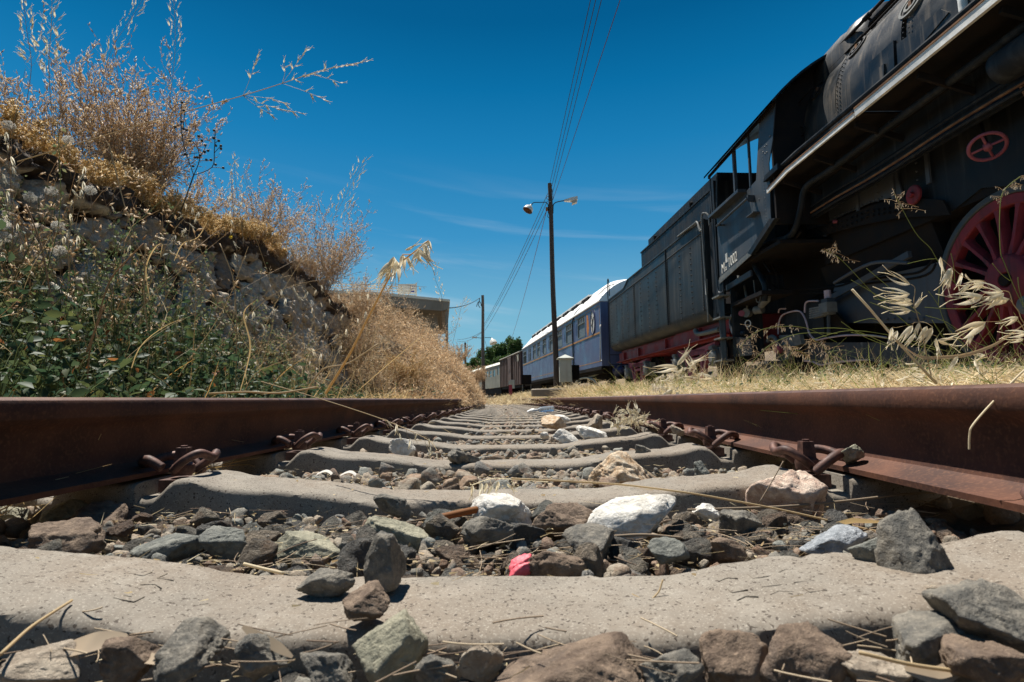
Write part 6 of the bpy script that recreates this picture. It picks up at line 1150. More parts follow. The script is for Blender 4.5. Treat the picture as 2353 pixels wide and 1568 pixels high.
# rusty dead leaves and brown weeds
n=420; s=r.uniform(1.2,8,n); l=r.uniform(-2.5,-1.1,n); Q=T(s,l,hg(s,l)*r.uniform(.1,.9,n)); R=frame_from(r.normal(size=(n,3)),r.uniform(0,6,n))*r.uniform(.02,.045,n)[:,None,None]; b=MB(); b.inst(LEAFT,LEAFF,R,Q); g=b.build('dead_leaves','rust_leaf',ang=180); tag(g,'rust-coloured dead leaves caught among the green weeds','leaves',None,'stuff')
def weeds(label,n,s0,s1,l0,l1,z0,hh,seed,matS='dry_brown',matP='dry_brown',podl=.018,npod=12,rs=.0016,lean=(0,0),zb=None):
    r=np.random.default_rng(seed); s=r.uniform(s0,s1,n); l=r.uniform(l0,l1,n); P0=T(s,l,(gz(s,l) if zb is None else zb(s))+z0); D=np.stack([r.normal(lean[0],.30,n),r.normal(lean[1],.28,n),np.ones(n)],-1); M=grow(P0,D,r.uniform(.6,1.1,n)*hh,10,.3,r)
    b=MB(); polyl(b,M,np.linspace(rs,rs*.5,10)[None].repeat(n,0)); ti=r.uniform(.4,1,(n,5)); ix=np.clip((ti*9).astype(int),0,8); I=np.arange(n)[:,None]; Q=M[I,ix].reshape(-1,3); dd=r.normal(size=(len(Q),3))+[0,0,.8]; Sb=grow(Q,dd,r.uniform(.05,.16,len(Q))*hh,5,.2,r); polyl(b,Sb,rs*.4)
    g=b.build('weed_stalks',matS,ang=180); tag(g,label,'weeds',None,'stuff')
    j=r.integers(0,5,(len(Q),npod)); I=np.arange(len(Q))[:,None]; q=Sb[I,j].reshape(-1,3)+r.normal(0,.006,(len(Q)*npod,3)); R=frame_from(r.normal(size=q.shape)+[0,0,.4],r.uniform(0,6,len(q)))*(podl*r.uniform(.5,1.4,len(q)))[:,None,None]; b=MB(); b.inst(PODT*[1.6,1,1.6],PODF,R,q); g=b.build('weed_seeds',matP,ang=180); tag(g,label+', their seed heads','weeds',None,'stuff')
weeds('brown dried-up weeds in front of the wall at the far left',60,1.9,2.9,-2.6,-1.9,.1,1.30,31,'dry_brown','dry_pod',.032,5)
weeds('low golden dry grass fringe draped over the top of the wall',1500,1.9,6.2,-3.1,-2.55,-.02,.20,32,'moss_gold','moss_gold',.024,9,.0014,(.25,-.1),lambda s:np.interp(s,WS,wt))
weeds('brown dry fringe along the lower end of the wall top',700,5.5,9.5,-3.0,-2.55,-.06,.22,33,'dry_brown','dry_pod',.018,9,.0018,(.2,-.1),lambda s:np.interp(s,WS,wt))
weeds('dry upright stalks rising through the green weeds',170,1.3,8.0,-2.4,-1.05,0,.85,34,'straw','dry_pod',.013,3,.0020,(.1,0))
weeds('reddish stems tangled against the lower wall',40,5.0,9,-2.5,-1.4,0,1.05,35,'dry_brown','dry_pod',.02,7,.0016,(.1,0))
# golden curved blades
r=np.random.default_rng(44)
mb=MB(); n=90; s=r.uniform(1.6,7.5,n); l=r.uniform(-2.0,-1.0,n); a=r.uniform(0,6.3,n); ribbons(T(s,l,gz(s,l)),np.stack([np.cos(a)*.5+.15,np.sin(a)*.5,np.ones(n)],-1),r.uniform(.25,.6,n),r.uniform(.003,.007,n),r.normal(0,1.3,n),45,mb,8); g=mb.build('golden_blades','orange_leaf',ang=180); tag(g,'curling golden grass blades standing among the green weeds','grass',None,'stuff')
# ------------------------------------------------------------ wild oats
def lens(b,base,tip,w,n=7,curv=.12,nrm=None,fold=.25):
    base,tip=np.array(base,float),np.array(tip,float); d=tip-base; L=np.linalg.norm(d); d/=L; nrm=np.array([0,-1.,.8]) if nrm is None else nrm; sd=np.cross(d,nrm); sd/=np.linalg.norm(sd)+1e-9; nn=np.cross(sd,d); t=np.linspace(0,1,n); W_=w*np.sin(np.pi*np.clip(t,0,1)**.62)*(1-t*.45)+.0003; C=base+d*L*t[:,None]+nn*(curv*L*np.sin(np.pi*t))[:,None]
    V=np.stack([C-sd*W_[:,None]*.5-nn*(fold*W_)[:,None],C,C+sd*W_[:,None]*.5-nn*(fold*W_)[:,None]],1); b.loft(V,cap=False,close=False)
def spike(b,base,tip,seed=0,wf=.20,open_=.16):
    r=np.random.default_rng(seed); base,tip=np.array(base),np.array(tip); d=tip-base; L=np.linalg.norm(d); side=np.cross(d/L,[0,-1,.1]); side/=np.linalg.norm(side)+1e-9
    for sg in (-1,1): lens(b,base,tip+side*sg*open_*L*r.uniform(.5,1.2)+np.array([0,r.normal(0,.05)*L,0]),wf*L,8,.10*sg,np.array([.25*sg,-1,.85]))
    lens(b,base+d*.08,base+d*.8,wf*.55*L,6,.03)
    for sg in (-.5,.4): b.tube([base+d*.5,base+d*1.0+side*sg*.12*L,base+d*1.35+side*sg*.45*L],.0006+L*.004,3,False)
def oat(name_label,stem,Y,sp,r0=.0014,branches=(),cat='wild oat',mat='straw',spmat='husk',wf=.24,Ys=None,auto=None,seed=0):
    root=thing('wild_oat',name_label,cat,tuple(at(*stem[0],Y if np.isscalar(Y) else Y[0]))); O=np.array(root.location)
    YY=[Y]*len(stem) if np.isscalar(Y) else np.interp(np.linspace(0,1,len(stem)),np.linspace(0,1,len(Y)),Y); P=[at(*p,y)-O for p,y in zip(stem,YY)]; Yt=YY[-1]
    b=MB(); Q=sm(P,5); b.tube(Q,np.linspace(r0,r0*.45,len(Q)),6,False)
    for br in branches: b.tube(sm([at(*p,Yt)-O for p in br],4),r0*.35,4,False)
    r=np.random.default_rng(seed+5); sp=list(sp); S3=[]
    if auto:                              # (fraction start, count, branch length px, spike px, droop)
        f0,cnt,bl_,sl2,dr=auto; px=np.array(stem,float); t=np.linspace(0,len(px)-1,60); pp=np.stack([np.interp(t,range(len(px)),px[:,0]),np.interp(t,range(len(px)),px[:,1])],-1)
        for k in range(cnt):
            f=f0+(1-f0)*k/max(1,cnt-1); i=int(f*58); p=pp[i]; d=pp[i+1]-pp[i]; d/=np.linalg.norm(d); pe=np.array([-d[1],d[0]])*(1 if k%2 else -1); L=bl_*(1.15-f)*r.uniform(.4,1.2); e=p+(d*.8+pe*.6)*L+np.array([0,dr*L*.5]); b.tube([at(*p,Yt)-O,at(*((p+e)/2+pe*L*.1),Yt)-O,at(*e,Yt)-O],r0*.3,4,False)
            for q in range(2 if L>sl2 else 1):
                m=p+(e-p)*(1-q*.4); u_=(d*.6+pe*r.uniform(-.3,.5)+np.array([0,dr])) if dr<.35 else np.array([r.normal(0,.45),1.])+d*.25*(1-dr); u_/=np.linalg.norm(u_); sl_k=r.uniform(.5,1.); sp.append((m[0],m[1],m[0]+u_[0]*sl2*sl_k,m[1]+u_[1]*sl2*sl_k))
    if auto and dr>=.5: sp=sp[::2]; wf=.15
    b.build('stem',mat,root,ang=180); b=MB()
    for k,(x0,y0,x1,y1) in enumerate(sp): dy=r.normal(0,.008); spike(b,at(x0,y0,Yt+dy)-O,at(x1,y1,Yt+dy+r.normal(0,.004))-O,seed*100+k,wf)
    if sp: b.build('spikelets',spmat,root,ang=180)
    return root
C=lambda x,y:cc(x,y)
spA=[(1090,385,840,250),(1085,490,780,468),(1108,560,822,552),(1120,600,880,560),(1100,672,850,662),(1128,655,1220,535),(885,862,862,1050),(945,900,870,1050),(1115,842,950,1018),(1135,940,1040,1060),(1190,815,1140,930),(1275,850,1172,1035),(1335,865,1230,1052)]
spA=[(*C(a,b_),*C(c_,d_)) for a,b_,c_,d_ in spA]
oat('large pale oat spray hanging above the right rail, left of the red wheel',[C(1320,1400),C(1260,1130),C(1215,900),C(1175,760),C(1155,690),C(1135,640),C(1128,560),C(1140,430),C(1100,385)],1.18,spA,.0011,[[C(1185,800),C(1130,810),C(1110,850)],[C(1185,800),C(1260,810),C(1340,860)],[C(1185,800),C(960,860),C(890,862)],[C(1185,800),C(1145,880),C(1132,940)]],wf=.21,seed=1)
spB=[(1425,80,1450,275),(1550,200,1435,405),(1540,210,1495,430),(1665,255,1618,400),(1700,265,1765,350),(1905,350,1700,410),(1905,365,1790,440),(1745,375,1640,480),(1895,505,1520,543),(2120,465,1830,400),(2130,480,1885,632),(2190,545,1870,560)]
spB=[(*C(a,b_),*C(c_,d_)) for a,b_,c_,d_ in spB]
oat('large pale oat spray drooping in front of the red spoked wheel',[C(2420,900),C(2330,780),C(2290,680),C(2230,600),C(2200,500),C(2160,460),C(2000,440),C(1900,345),C(1740,330),C(1600,240),C(1430,90)],1.15,spB,.0010,[[C(2230,600),C(2190,545)],[C(1990,440),C(1890,505)]],wf=.22,seed=2)
spC=[(1925,802,1608,950),(1790,905,1715,1052),(2285,745,2115,822),(1405,1000,1600,968),(1390,1000,1585,1082),(1375,985,1405,1195),(1615,1185,1498,1352),(1810,1215,1872,1400),(2400,920,2150,940),(2350,990,2180,1010)]
spC=[(*C(a,b_),*C(c_,d_)) for a,b_,c_,d_ in spC]
oat('lower drooping oat spray just above the right rail by the wheel',[C(2420,1100),C(2380,950),C(2290,800),C(2140,797),C(1925,800)],1.16,spC,.0009,[[C(2290,800),C(2285,745)],[C(1925,800),C(1850,860),C(1790,905)],[C(1700,1150),C(1615,1185)],[C(1310,940),C(1375,960),C(1405,1000)],[C(1860,1150),C(1810,1215)]],wf=.21,seed=3)
b=MB(); b.tube([at(*C(440,440),1.2),at(*C(640,660),1.2),at(*C(840,900),1.19),at(*C(1100,1190),1.18),at(*C(1380,1490),1.17)],.0026,8); o=b.build('cut_straw_stalk','straw_pale',ang=180); tag(o,'thick cut-off straw stalk leaning left behind the right rail','straw stalk')
b=MB(); P=sm([at(*C(*p),1.17) for p in ((880,960),(1000,1060),(1200,1190),(1450,1195),(1700,1170),(1950,1090),(2120,1000),(2300,870),(2420,790))],5); t=np.linspace(0,1,len(P)); w_=(.0035*np.sin(np.pi*np.clip(t*.9+.08,0,1)))[:,None]; b.loft(np.stack([P+w_*[0,.3,1],P+w_*[0,-.5,-.2],P-w_*[0,.3,1]],1),cap=False,close=False); o=b.build('curved_blade','dry_pod',ang=180); tag(o,'long curved brown grass blade sweeping above the right rail','grass blade')
b=MB(); b.tube(sm([at(2400,820,.83),at(2353,852,.82),at(2290,915,.80),at(2237,975,.78),at(2228,1000,.78),at(2227,1033,.78)]),.0013,6,False); o=b.build('bent_straw','straw_pale',ang=180); tag(o,'bent pale straw hanging in front of the right rail at the right edge','grass stem')
# left side stalks
spL=[(590,215,601,205)]; 
spl=lambda pts,n,L,ang:[(x,y,x+L*math.cos(a),y-L*math.sin(a)) for (x,y),a in zip(np.stack([np.interp(np.linspace(0,1,n),np.linspace(0,1,len(pts)),[p[0] for p in pts]),np.interp(np.linspace(0,1,n),np.linspace(0,1,len(pts)),[p[1] for p in pts])],-1),np.random.default_rng(3).normal(ang,.35,n))]
BR_=[[(558,220),(575,180),(590,132)],[(558,220),(610,225),(640,232),(655,238)],[(558,220),(600,238),(640,250),(685,258)],[(558,220),(590,245),(622,262)],[(648,192),(672,160),(703,115)],[(648,192),(655,165),(652,145)],[(648,192),(700,210),(742,227)],[(720,172),(750,180),(780,190)]]
S1=spl(BR_[0][1:],6,15,1.2)+spl(BR_[1],7,15,-.2)+spl(BR_[2][1:],8,15,-.2)+spl(BR_[3][1:],4,14,-.7)+spl(BR_[4][1:],7,14,1.1)+spl(BR_[5][1:],3,13,1.3)+spl(BR_[6][1:],4,16,-.3)+spl(BR_[7][1:],3,14,-.1)+spl([(670,185),(740,162),(838,142)],18,15,.35)
oat('long slender oat stem reaching far right across the blue sky',[(40,372),(180,330),(380,270),(558,220),(648,192),(740,162),(838,142)],1.9,S1,.0020,BR_,wf=.24,seed=4)
oat('thick golden oat stalk rising to a bright head by the building roof',[(748,905),(804,813),(850,722),(906,620),(945,585),(985,553)],1.25,[(905,590,893,640),(912,600,905,652),(925,585,926,625),(935,590,950,620),(950,580,975,606),(960,570,995,612),(965,572,948,612),(975,560,985,600),(985,553,968,572),(985,553,990,575),(900,600,870,640),(895,610,868,652),(930,575,960,560)],.0030,[[(906,620),(900,600)],[(945,585),(925,585)],[(960,575),(995,600)]],mat='orange_leaf',wf=.26,seed=5)
oat('pale oat stem leaning over the left rail and drooping onto the sleepers',[(600,877),(730,915),(860,957),(930,985),(985,1012),(1004,1035)],[1.9,1.75,1.6],[],.0016,(),auto=(.45,16,46,20,.9),seed=6,wf=.2)
for i,(st,Y,au,lab,r0) in enumerate((
 ([(60,240),(72,150),(60,60),(52,-30)],2.6,(.3,26,44,20,.1),'tall oat at the upper left corner, leftmost',.0016),([(118,250),(112,150),(118,60),(120,-30)],2.5,(.25,24,40,24,.3),'tall oat at the upper left, with large pale spikelets',.0018),([(382,690),(372,420),(388,250),(402,120),(400,10),(398,-40)],2.9,(.55,26,46,17,-.2),'very tall oat stem rising past the right of the large shrub',.0016),
 ([(230,260),(250,130),(300,45),(340,-20)],3.2,(.3,24,48,16,-.1),'oat head above the large shrub at top left',.0013),([(740,640),(760,520),(800,440),(838,368)],4.2,(.35,24,50,14,-.2),'airy oat head rising against the sky left of the building',.0018),([(560,560),(550,480),(540,410),(538,360)],4.0,(.3,20,36,12,.1),'pale oat head above the wall among the pinkish shrubs',.0018),
 ([(640,900),(560,700),(540,520),(530,400)],3.0,(.5,20,40,17,.5),'oat stem in front of the wall with pale drooping head',.0018),([(300,905),(330,700),(400,530),(470,470)],2.3,(.5,16,40,20,.8),'slender oat arching right over the green weeds',.0016),([(250,330),(300,520),(370,700),(390,880)],2.2,(.05,10,40,20,.8),'old oat stem leaning down across the stone wall',.0024),
 ([(640,850),(700,720),(830,655),(980,660)],3.2,(.35,26,60,16,1.0),'oat bending far right over the dry brush, head drooping',.0018),([(430,905),(520,780),(640,670),(760,640)],2.6,(.4,22,54,19,.9),'long arching oat over the middle of the weeds, head drooping',.0018),([(560,905),(600,850),(760,790),(860,700)],2.0,(.5,14,40,17,.8),'low oat crossing the weeds toward the golden stalk',.0016),
 ([(20,905),(30,640),(24,420),(10,300)],1.9,(.4,16,50,24,.6),'oat at the far left edge in front of the brown weeds',.0018),([(230,905),(160,640),(170,470),(190,380)],2.1,(.5,16,50,22,.6),'oat in front of the brown weeds near the wall',.0018),([(480,905),(430,620),(437,500),(420,380)],2.8,(.5,12,40,16,.6),'oat beside the dark seeded stem',.0016),
 ([(1010,760),(1016,690),(1000,640),(1003,610)],5.5,(.3,14,22,9,-.1),'small oat head in front of the building corner',.002),([(1040,790),(1052,740),(1062,700),(1072,690)],6.5,(.2,16,24,8,.2),'fine feathery grass right of the building column',.002))):
    oat(lab,st,Y,[],r0,(),auto=au,seed=10+i,wf=.22,mat='straw' if i%3 else 'dry_brown')
for i,(st,Y,lab,r0) in enumerate((([(540,905),(545,760),(538,640),(505,560)],2.4,'straight golden straw standing in front of the wall middle',.0022),([(700,905),(740,845),(800,838),(870,790)],2.0,'golden straw arching low to the right near the left rail',.0028),([(480,905),(560,900),(640,905),(730,890)],1.8,'flat golden leaf sheath lying above the left rail',.0035),([(150,905),(120,700),(95,560),(60,470)],1.9,'bare brown stalk at left leaning left',.0026),([(160,905),(215,770),(250,640),(330,560)],2.0,'hairy brown stalk at left leaning right',.0026),([(200,905),(205,800),(240,700)],1.7,'short brown stalk at left beside the hairy one',.0022),([(330,905),(345,800),(330,690),(335,560)],2.2,'upright golden stalk with a folded top leaf',.0024))):
    stick([at(*p,Y) for p in st],r0,'straw' if 'golden' in lab else 'dry_brown','dry_stalk',lab,'dry stalk')
# folded golden leaves
for i,(pts,Y,w,lab) in enumerate((([(345,690),(335,620),(352,575),(372,560),(368,590)],2.2,.006,'folded orange leaf near the middle of the wall'),([(400,600),(420,560),(455,545),(480,500)],2.3,.005,'golden twisted leaf right of the folded orange one'),([(550,905),(575,800),(560,720),(590,690)],2.0,.005,'curled golden leaf in front of the weeds'),([(600,908),(660,893),(720,888),(740,896)],1.7,.008,'broad straw leaf lying just above the left rail'),([(820,900),(900,830),(985,760)],1.9,.005,'long thin blade crossing the dry brush'),([(290,905),(320,800),(400,740),(470,735)],2.0,.0045,'arched golden blade over the green weeds'))):
    P=sm([at(*p,Y) for p in pts],5); t=np.linspace(0,1,len(P)); w_=(w*.5*np.sin(np.pi*np.clip(t*.85+.12,0,1)))[:,None]; b=MB(); b.loft(np.stack([P+w_*[1,.3,.2],P+w_*[0,-.5,.0],P-w_*[1,.3,.2]],1),cap=False,close=False); o=b.build('grass_leaf','orange_leaf',ang=180); tag(o,lab,'leaf')
# dark seeded plant against the sky
root=thing('seeded_weed','dark branching weed with round seed heads standing above the wall against the sky','weed',tuple(at(430,640,3.6))); O=np.array(root.location); b=MB(); hd=MB()
c4b=lambda x,y:(x*.3663,y*.3663)
def ln(P,r=.0022): b.tube(sm([at(*c4b(*p),3.6)-O for p in P],4),r,5,False)
ln([(1085,1560),(1110,1400),(1180,1200),(1215,1100)],.0045); ln([(1215,1100),(1150,900),(1135,740),(1140,650)],.003); ln([(1215,1100),(1250,1010),(1240,930),(1200,880)],.003); ln([(1215,1100),(1330,1050),(1345,940),(1350,820)],.003); ln([(1330,1050),(1400,1055)]); ln([(1135,780),(1100,795)]); ln([(1345,960),(1385,915)]); ln([(1250,1010),(1320,1005)]); ln([(1240,960),(1165,970)]); ln([(1150,800),(1160,690)]); ln([(1350,900),(1370,880)]); ln([(1250,1000),(1290,920)])
r=np.random.default_rng(3)
for (x,y) in ((1140,650),(1160,690),(1100,795),(1135,765),(1150,815),(1175,820),(1200,880),(1165,970),(1220,985),(1240,990),(1260,970),(1280,945),(1285,915),(1310,955),(1340,865),(1345,820),(1370,885),(1385,912),(1380,935),(1355,905),(1300,1005),(1320,1010),(1355,1040),(1400,1052),(1215,1040),(1245,855),(1270,880)):
    c=at(*c4b(x,y),3.6)-O+r.normal(0,.004,3); hd.lathe([(-.010,.002),(-.004,.009),(.004,.008),(.010,.003)],c,r.normal(size=3),8)
b.build('stem','dark_stem',root,ang=180); hd.build('seed_heads','dark_stem',root,ang=60)
# fluffy seed clocks
for i,(x,y,Y,lab) in enumerate(((20,289,2.3,'white fluffy seed head highest at the left edge'),(70,453,2.2,'white fluffy seed head left of the wall stones'),(118,440,2.3,'white fluffy seed head beside the left one'),(157,322,2.6,'small white seed head under the golden fringe'),(136,577,2.1,'white fluffy seed head over the green leaves'),(5,516,2.0,'white seed head cut by the left edge'),(8,545,2.0,'second white seed head at the left edge'),(135,520,2.2,'dim white seed head above the lower one'),(208,438,2.4,'faint white seed head against the wall'))):
    c=at(x,y,Y); root=thing('seed_clock',lab,'seed head',tuple(c),0,'fluffy seed heads at the left'); r=np.random.default_rng(i); n=90; d=r.normal(size=(n,3)); d/=np.linalg.norm(d,axis=1)[:,None]; d[:,2]*=.8; b=MB(); P=np.stack([d*.003,d*.012,d*.021],1); polyl(b,P,.0005)
    e=grow(np.repeat(d*.020,4,0),np.repeat(d,4,0)+r.normal(0,.8,(n*4,3)),np.full(n*4,.007),2,0,r); polyl(b,e,.0006); b.build('fluff','fluff',root,ang=180); b=MB(); b.tube([(0,0,-.002),(.01,.0,-.08),(.02,.01,-.2)],.0012,5); b.build('stem','dry_brown',root,ang=180)
b=MB(); 
for (x,y) in ((1215,1168),(1450,1490)):
    c=at(*c4b(x,y),3.2); r=np.random.default_rng(int(x)); d=np.stack([np.cos(np.linspace(0,6,9)),np.zeros(9)-.3,np.sin(np.linspace(0,6,9))],-1); b.inst(LEAFT,LEAFF,frame_from(d,np.zeros(9))*.013,np.repeat(c[None],9,0))
    o=b.build('yellow_flower','yellow_flower',ang=180); tag(o,'tiny yellow flower in front of the wall, '+('upper' if x<1300 else 'lower')+' one','flower'); b=MB()
# ------------------------------------------------------------ grass on the right
def grass_mat(n,s0,s1,l0,l1,L,w,up,mat,label,seed,z0=0.,seg=2,bend=.8,zj=.03,name='dry_grass'):
    r=np.random.default_rng(seed); u=r.uniform(0,1,n); s=s0*(s1/s0)**u; l=r.uniform(l0,l1,n); l=np.where(r.uniform(size=n)<.45,l0+(l-l0)*.25,l); a=r.uniform(0,6.3,n); D=np.stack([np.cos(a),np.sin(a),np.abs(r.normal(0,up,n))],-1); sc=np.clip(s/3.,1,6)
    mb=MB(); ribbons(T(s,l,gz(s,l)+z0+r.uniform(0,zj,n)),D,r.uniform(*L,n)*np.clip(sc,1,2),r.uniform(*w,n)*sc,r.normal(0,bend,n),seed,mb,seg); g=mb.build(name,mat,ang=180); tag(g,label,'grass',None,'stuff')
grass_mat(52000,.9,9,.86,3.8,(.03,.11),(.0012,.0034),.25,'straw','matted dry straw between the right rail and the locomotive',61,.02,2,.8,.065)
grass_mat(9000,.9,6,.84,2.6,(.03,.09),(.0022,.005),.35,'straw_pale','pale oat husks and blades scattered on the straw by the right rail',62,.04,2,1.2,.04)
grass_mat(16000,8,30,.86,4.2,(.07,.2),(.0016,.003),.5,'straw','dry grass farther along the right of the track',63,.03,2,.8,.09)
grass_mat(4500,7,30,.95,4.0,(.05,.13),(.0014,.0026),1.2,'grass_green','green grass tufts around the foot of the tall pole',64,.03,3,.6,.04,'green_grass')
grass_mat(1100,1.0,6,.86,3.5,(.10,.26),(.0012,.0022),.9,'grass_green','green grass blades rising through the straw beside the right rail',65,.05,4,.7,.03,'green_grass')
grass_mat(9000,12,60,-3.0,.7,(.06,.16),(.0018,.003),.7,'straw','dry grass growing over the far end of the track',66,.12,2,.8,.05)
grass_mat(9000,.8,8,-1.5,-.82,(.05,.16),(.0018,.0035),.4,'dry_gold','dry grass between the left rail and the weeds',67,.04,3,.8,.08)
grass_mat(2600,1.1,6.5,1.7,4.1,(.07,.20),(.0012,.0022),1.6,'straw','taller uneven dry grass standing before the locomotive',68,.03,4,.7,.03)
def leaves(n,s0,s1,l0,l1,zr,sz,mat,label,seed):
    r=np.random.default_rng(seed); s=s0*(s1/s0)**r.uniform(0,1,n); l=r.uniform(l0,l1,n); dd=r.normal(size=(n,3)); dd[:,2]=np.abs(dd[:,2]); b=MB(); b.inst(LEAFT,LEAFF,frame_from(dd,r.normal(0,.5,n))*(r.uniform(*sz,n)*np.clip(s/4,1,3))[:,None,None],T(s,l,gz(s,l)+r.uniform(*zr,n))); g=b.build('leafy_tufts',mat,ang=180); tag(g,label,'weeds',None,'stuff')
leaves(1800,7,26,1.8,4.3,(.03,.12),(.012,.028),'grass_green','small green leafy weeds under the tender and coach',71)
leaves(420,2.2,5,1.2,3.0,(.08,.16),(.015,.03),'green_leaf','small dark green leaves in the straw by the right rail',72)
leaves(700,6.5,16,-1.6,-.9,(.03,.35),(.015,.03),'green_leaf','green leaves low in the dry brush',73)
r=np.random.default_rng(88); b=MB()
for k in range(330):
    s_=.95*(5.5/.95)**r.uniform(); l_=.90+abs(r.normal(0,.5)); p=T(s_,l_,float(gz(s_,l_))+r.uniform(.05,.15)); a=r.uniform(0,6.3); L=r.uniform(.016,.032); spike(b,p,p+L*np.array([math.cos(a),r.normal(0,.5),math.sin(a)*.6]),k,.26)
o=b.build('oat_husks','husk',ang=180); tag(o,'pale oat husks strewn over the straw along the right rail','oat husks',None,'stuff')
# heap of pale oat husks by the rail
r=np.random.default_rng(8); b=MB(); c0=at(1575,878,3.0)
for k in range(120):
    x=1500+abs(r.normal(0,1))*75; y=905-r.uniform(0,1)*62*math.exp(-((x-1590)/95)**2)-8; p=at(x,y,3.0+r.normal(0,.06)); a=r.uniform(-2.6,.6); L=r.uniform(.022,.040); spike(b,p,p+L*np.array([math.cos(a),r.normal(0,.3),math.sin(a)*.7]),k,.24)
for (x,y,x1,y1) in ((1556,840,1585,800),(1556,842,1500,850),(1585,835,1625,820),(1600,850,1575,815),(1640,868,1600,862),(1560,900,1545,930),(1575,905,1568,935),(1590,900,1600,925),(1545,895,1520,920)): spike(b,at(x,y,3.0),at(x1,y1,3.0),int(x),.22)
o=b.build('oat_husks','husk',ang=180); tag(o,'heap of pale oat husks spilling over the right rail','oat husks',None,'stuff')
b=MB(); 
for k,(x,y,x1,y1) in enumerate(((1085,1115,1083,1142),(1106,1110,1102,1140),(1118,1110,1112,1136),(1132,1116,1118,1140),(1145,1106,1140,1132),(1165,1112,1180,1128),(1178,1108,1182,1122))): spike(b,at(x,y,1.02),at(x1,y1,1.02),k,.28,.05)
b.tube(sm([at(x,y,1.02) for x,y in ((1260,1108),(1180,1102),(1130,1100),(1085,1115))],4),.0008,5,False); o=b.build('oat_sprig','husk',ang=180); tag(o,'little oat sprig hanging above the left white rock','oat sprig')
b=MB(); r=np.random.default_rng(91)
for k in range(34): x,y=1450+r.normal(0,22),954+r.normal(0,10); p=at(x,y,2.35); a=r.uniform(0,6.3); spike(b,p,p+.03*np.array([math.cos(a),0,math.sin(a)]),k,.26)
for k in range(22): x,y=1440+r.normal(0,26),972+r.normal(0,6); p=at(x,y,2.3); a=r.uniform(0,6.3); spike(b,p,p+.028*np.array([math.cos(a),0,math.sin(a)]),k,.26)
o=b.build('oat_husks','husk',ang=180); tag(o,'small bunch of oat husks caught on the clips of the right rail','oat husks',None,'stuff')
# fine green stalks with feathery heads
def fine(label,pts,Y,panicle,seed,mat='grass_green',pm='dry_pod',r0=.0011,hang=.6):
    root=thing('feather_grass',label,'feather grass',tuple(at(*pts[0],Y))); O=np.array(root.location); b=MB(); b.tube(sm([at(*p,Y)-O for p in pts],5),r0,5,False); b.build('stem',mat,root,ang=180)
    if panicle:
        r=np.random.default_rng(seed); f0,n,L=panicle; px=np.array(pts,float); t=np.linspace(f0*(len(px)-1),len(px)-1,n); b=MB()
        for ti in t:
            p=np.array([np.interp(ti,range(len(px)),px[:,0]),np.interp(ti,range(len(px)),px[:,1])]); e=p+np.array([r.normal(0,.7),r.uniform(-.2,1)*hang+r.normal(0,.3)])*L; b.tube([at(*p,Y)-O,at(*((p+e)/2+[0,-3]),Y)-O,at(*e,Y)-O],.0004,3,False)
            for q in range(4): m=p+(e-p)*r.uniform(.3,1); lens(b,at(*m,Y)-O,at(*(m+[r.normal(0,3),6+r.normal(0,3)]),Y)-O,.0022,4)
        b.build('panicle',pm,root,ang=180)
fine('drooping feathery grass in front of the cab steps',[cb_(1560,1160),cb_(1200,990),cb_(900,960),cb_(620,1000),cb_(430,1120),cb_(350,1240)],2.3,(.35,34,26),1)
fine('second drooping feathery grass lower down before the brake gear',[cb_(1568,1050),cb_(1100,1050),cb_(760,1170),cb_(560,1340),cb_(440,1500)],2.2,(.35,34,26),2)
fine('green stalk with a feathery head high before the ash pan',[C(1100,860),C(930,720),C(660,470),C(400,190),C(270,70),C(150,0)],2.0,(.72,16,30),3,hang=-.3)
fine('tall green stalk crossing from the wheel up to the upper left with a small tuft',[C(2100,1130),C(1900,800),C(1640,440),C(1400,130),C(1310,-20),C(1140,-200),(c2(1480,130))],1.8,(.93,14,34),4,hang=-.2)
fine('feathery head catching light on the tyre of the red wheel',[C(2352,640),C(2250,430),C(2140,160),C(2090,0),c2(2190,250),c2(2215,110),c2(2330,10)],1.6,(.75,16,22),5,hang=-.1)
fine('low feathery grass before the truck frame',[cb_(1560,1480),cb_(1450,1300),cb_(1350,1180),cb_(1250,1120)],2.2,(.2,24,34),6)
fine('feathery grass left of the low truck plate',[cb_(1330,1500),cb_(1150,1300),cb_(1020,1250),cb_(900,1190)],2.3,(.3,24,26),7)
for i,P in enumerate(([(600,205),(760,340),(950,500),(1200,720)],[(0,880),(250,870),(500,910),(900,1080)],[(680,545),(900,590),(1150,700)],[(640,583),(930,720),(1200,980)],[(430,335),(660,470),(820,560)],[(1250,640),(1500,655),(1780,658)],[(1540,40),(1570,180),(1585,370)],[(2000,150),(2100,270),(2200,345)],[(1060,153),(1250,110),(1380,98)],[(2285,305),(2300,440),(2352,610)],[(1330,780),(1480,1020),(1600,1150)],[(320,800),(560,960),(860,1080)],[(1790,800),(1900,1000),(2000,1130)],[(1260,730),(1500,810),(1760,1000),(2000,1100)],[(1730,1100),(1500,860),(1400,620),(1290,460)],[(1410,430),(1400,620)],[(460,810),(650,765),(780,800)],[(2060,650),(2100,850),(2120,1000)],[(0,1000),(400,900),(900,960),(1500,1130)],[(430,920),(900,1000),(1400,1120)])):
    fine('thin green grass blade standing before the locomotive',[C(*p) for p in P],1.7+.05*(i%7),None,i,r0=.0009); 
for o in SC.objects:
    if o.name.startswith('feather_grass') and o.get('label','').startswith('thin green'): o['group']='thin grass blades before the locomotive'; o['category']='grass blade'
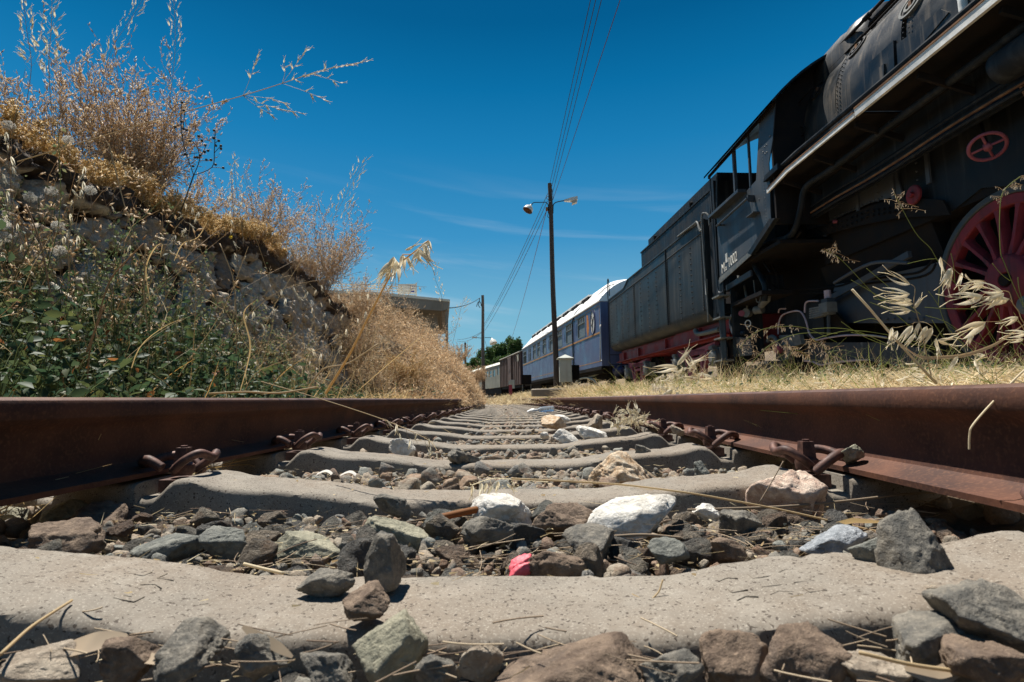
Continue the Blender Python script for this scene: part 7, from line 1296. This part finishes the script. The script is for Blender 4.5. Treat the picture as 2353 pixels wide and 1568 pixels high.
# ================================================================ tree, truss
def tree(label,px,py,Y,hh,ww,seed,zg=0.):
    q=at(px,py,Y); r=np.random.default_rng(seed); root=thing('tree',label,'tree',(q[0],Y,zg)); b=MB(); b.tube([(0,0,0),(.1,0,hh*.3),(.05,.1,hh*.55)],[.22,.16,.10],10); cl=[]
    for k in range(16):
        e=np.array([r.normal(0,.42)*ww,r.normal(0,.35)*ww,hh*r.uniform(.45,1.)]); e[:2]*=(1.15-abs(e[2]/hh-.62)); b.tube([(.05,.1,hh*r.uniform(.2,.5)),e*.6+[0,0,hh*.1],e],[.09,.05,.02],6); cl.append(e)
    b.build('trunk','pole_wood_grey',root); P=[]; 
    for c in cl:
        n=700; d=r.normal(size=(n,3)); d/=np.linalg.norm(d,axis=1)[:,None]; P.append(c+d*(r.uniform(.2,1,(n,1))**.5)*[.24*ww,.24*ww,.13*hh])
    P=np.concatenate(P); R=frame_from(r.normal(size=P.shape),r.uniform(0,6,len(P)))*r.uniform(.16,.34,len(P))[:,None,None]; b=MB(); b.inst(LEAFT,LEAFF,R,P); b.build('crown','tree_leaf',root,ang=180)
tree('tallest green tree with layered crown behind the boxcar',*T2(1300,300),75.,8.1,2.5,1); tree('rounded green tree left of the tallest one',*T2(980,400),78.,7.6,3.0,2); tree('low green tree behind the second pole',*T2(680,600),72.,5.2,2.6,3); tree('low dark green bush tree at the left of the row',*T2(480,640),66.,3.4,2.4,4)
tr=thing('arched_truss','grey arched steel truss roof rising behind the old coach','truss roof',tuple(at(*T2(950,560),90.)*[1,1,0])); O=np.array(tr.location); b=MB(); xs_=[T2(x,0)[0] for x in (640,740,850,1000,1150,1250)]; top=[at(*T2(x,y),90.)-O for x,y in ((640,560),(740,490),(850,430),(1000,402),(1150,400),(1260,420))]; low=[at(*T2(x,y),90.)-O for x,y in ((640,600),(740,535),(850,478),(1000,448),(1150,445),(1260,462))]
T_,L_=sm(top,4),sm(low,4); b.tube(T_,.09,6); b.tube(L_,.07,6)
for k in range(len(T_)-1): b.bar(T_[k],L_[k+1],.05); b.bar(L_[k],T_[k],.05)
b.build('arch_rib','truss_steel',tr,ang=180); b=MB(); 
for k in (0,len(T_)-1): b.bar((L_[k][0],L_[k][1],0),L_[k],.15)
b.build('column','truss_steel',tr)
b=MB(); a=at(*T2(740,640),80.); c=at(*T2(860,560),80.); b.box((a[0]-3,80,0),(c[0]+.6,86,c[2])); o=b.build('far_shed','cream_roof'); tag(o,'pale far shed roof edge just behind the old coach','shed')
# cast marks on the nearest sleeper
b=MB(); random.seed(3)
def marks(cx,cy,rows,cols,w,h):
    strokes(b,cx,cy,w,h,rows,cols,-.0003,.0007)
marks(-.36,0.0,3,5,.034,.030); marks(.34,.0,3,5,.030,.026)
mk=b.build('cast_marks','concrete',ang=180)
for o in SC.objects:
    if o.get('label','').startswith('pitted concrete sleeper nearest'): mk.parent=o
print('objects',len(SC.objects),'polys',sum(len(o.data.polygons) for o in SC.objects if o.type=='MESH'))
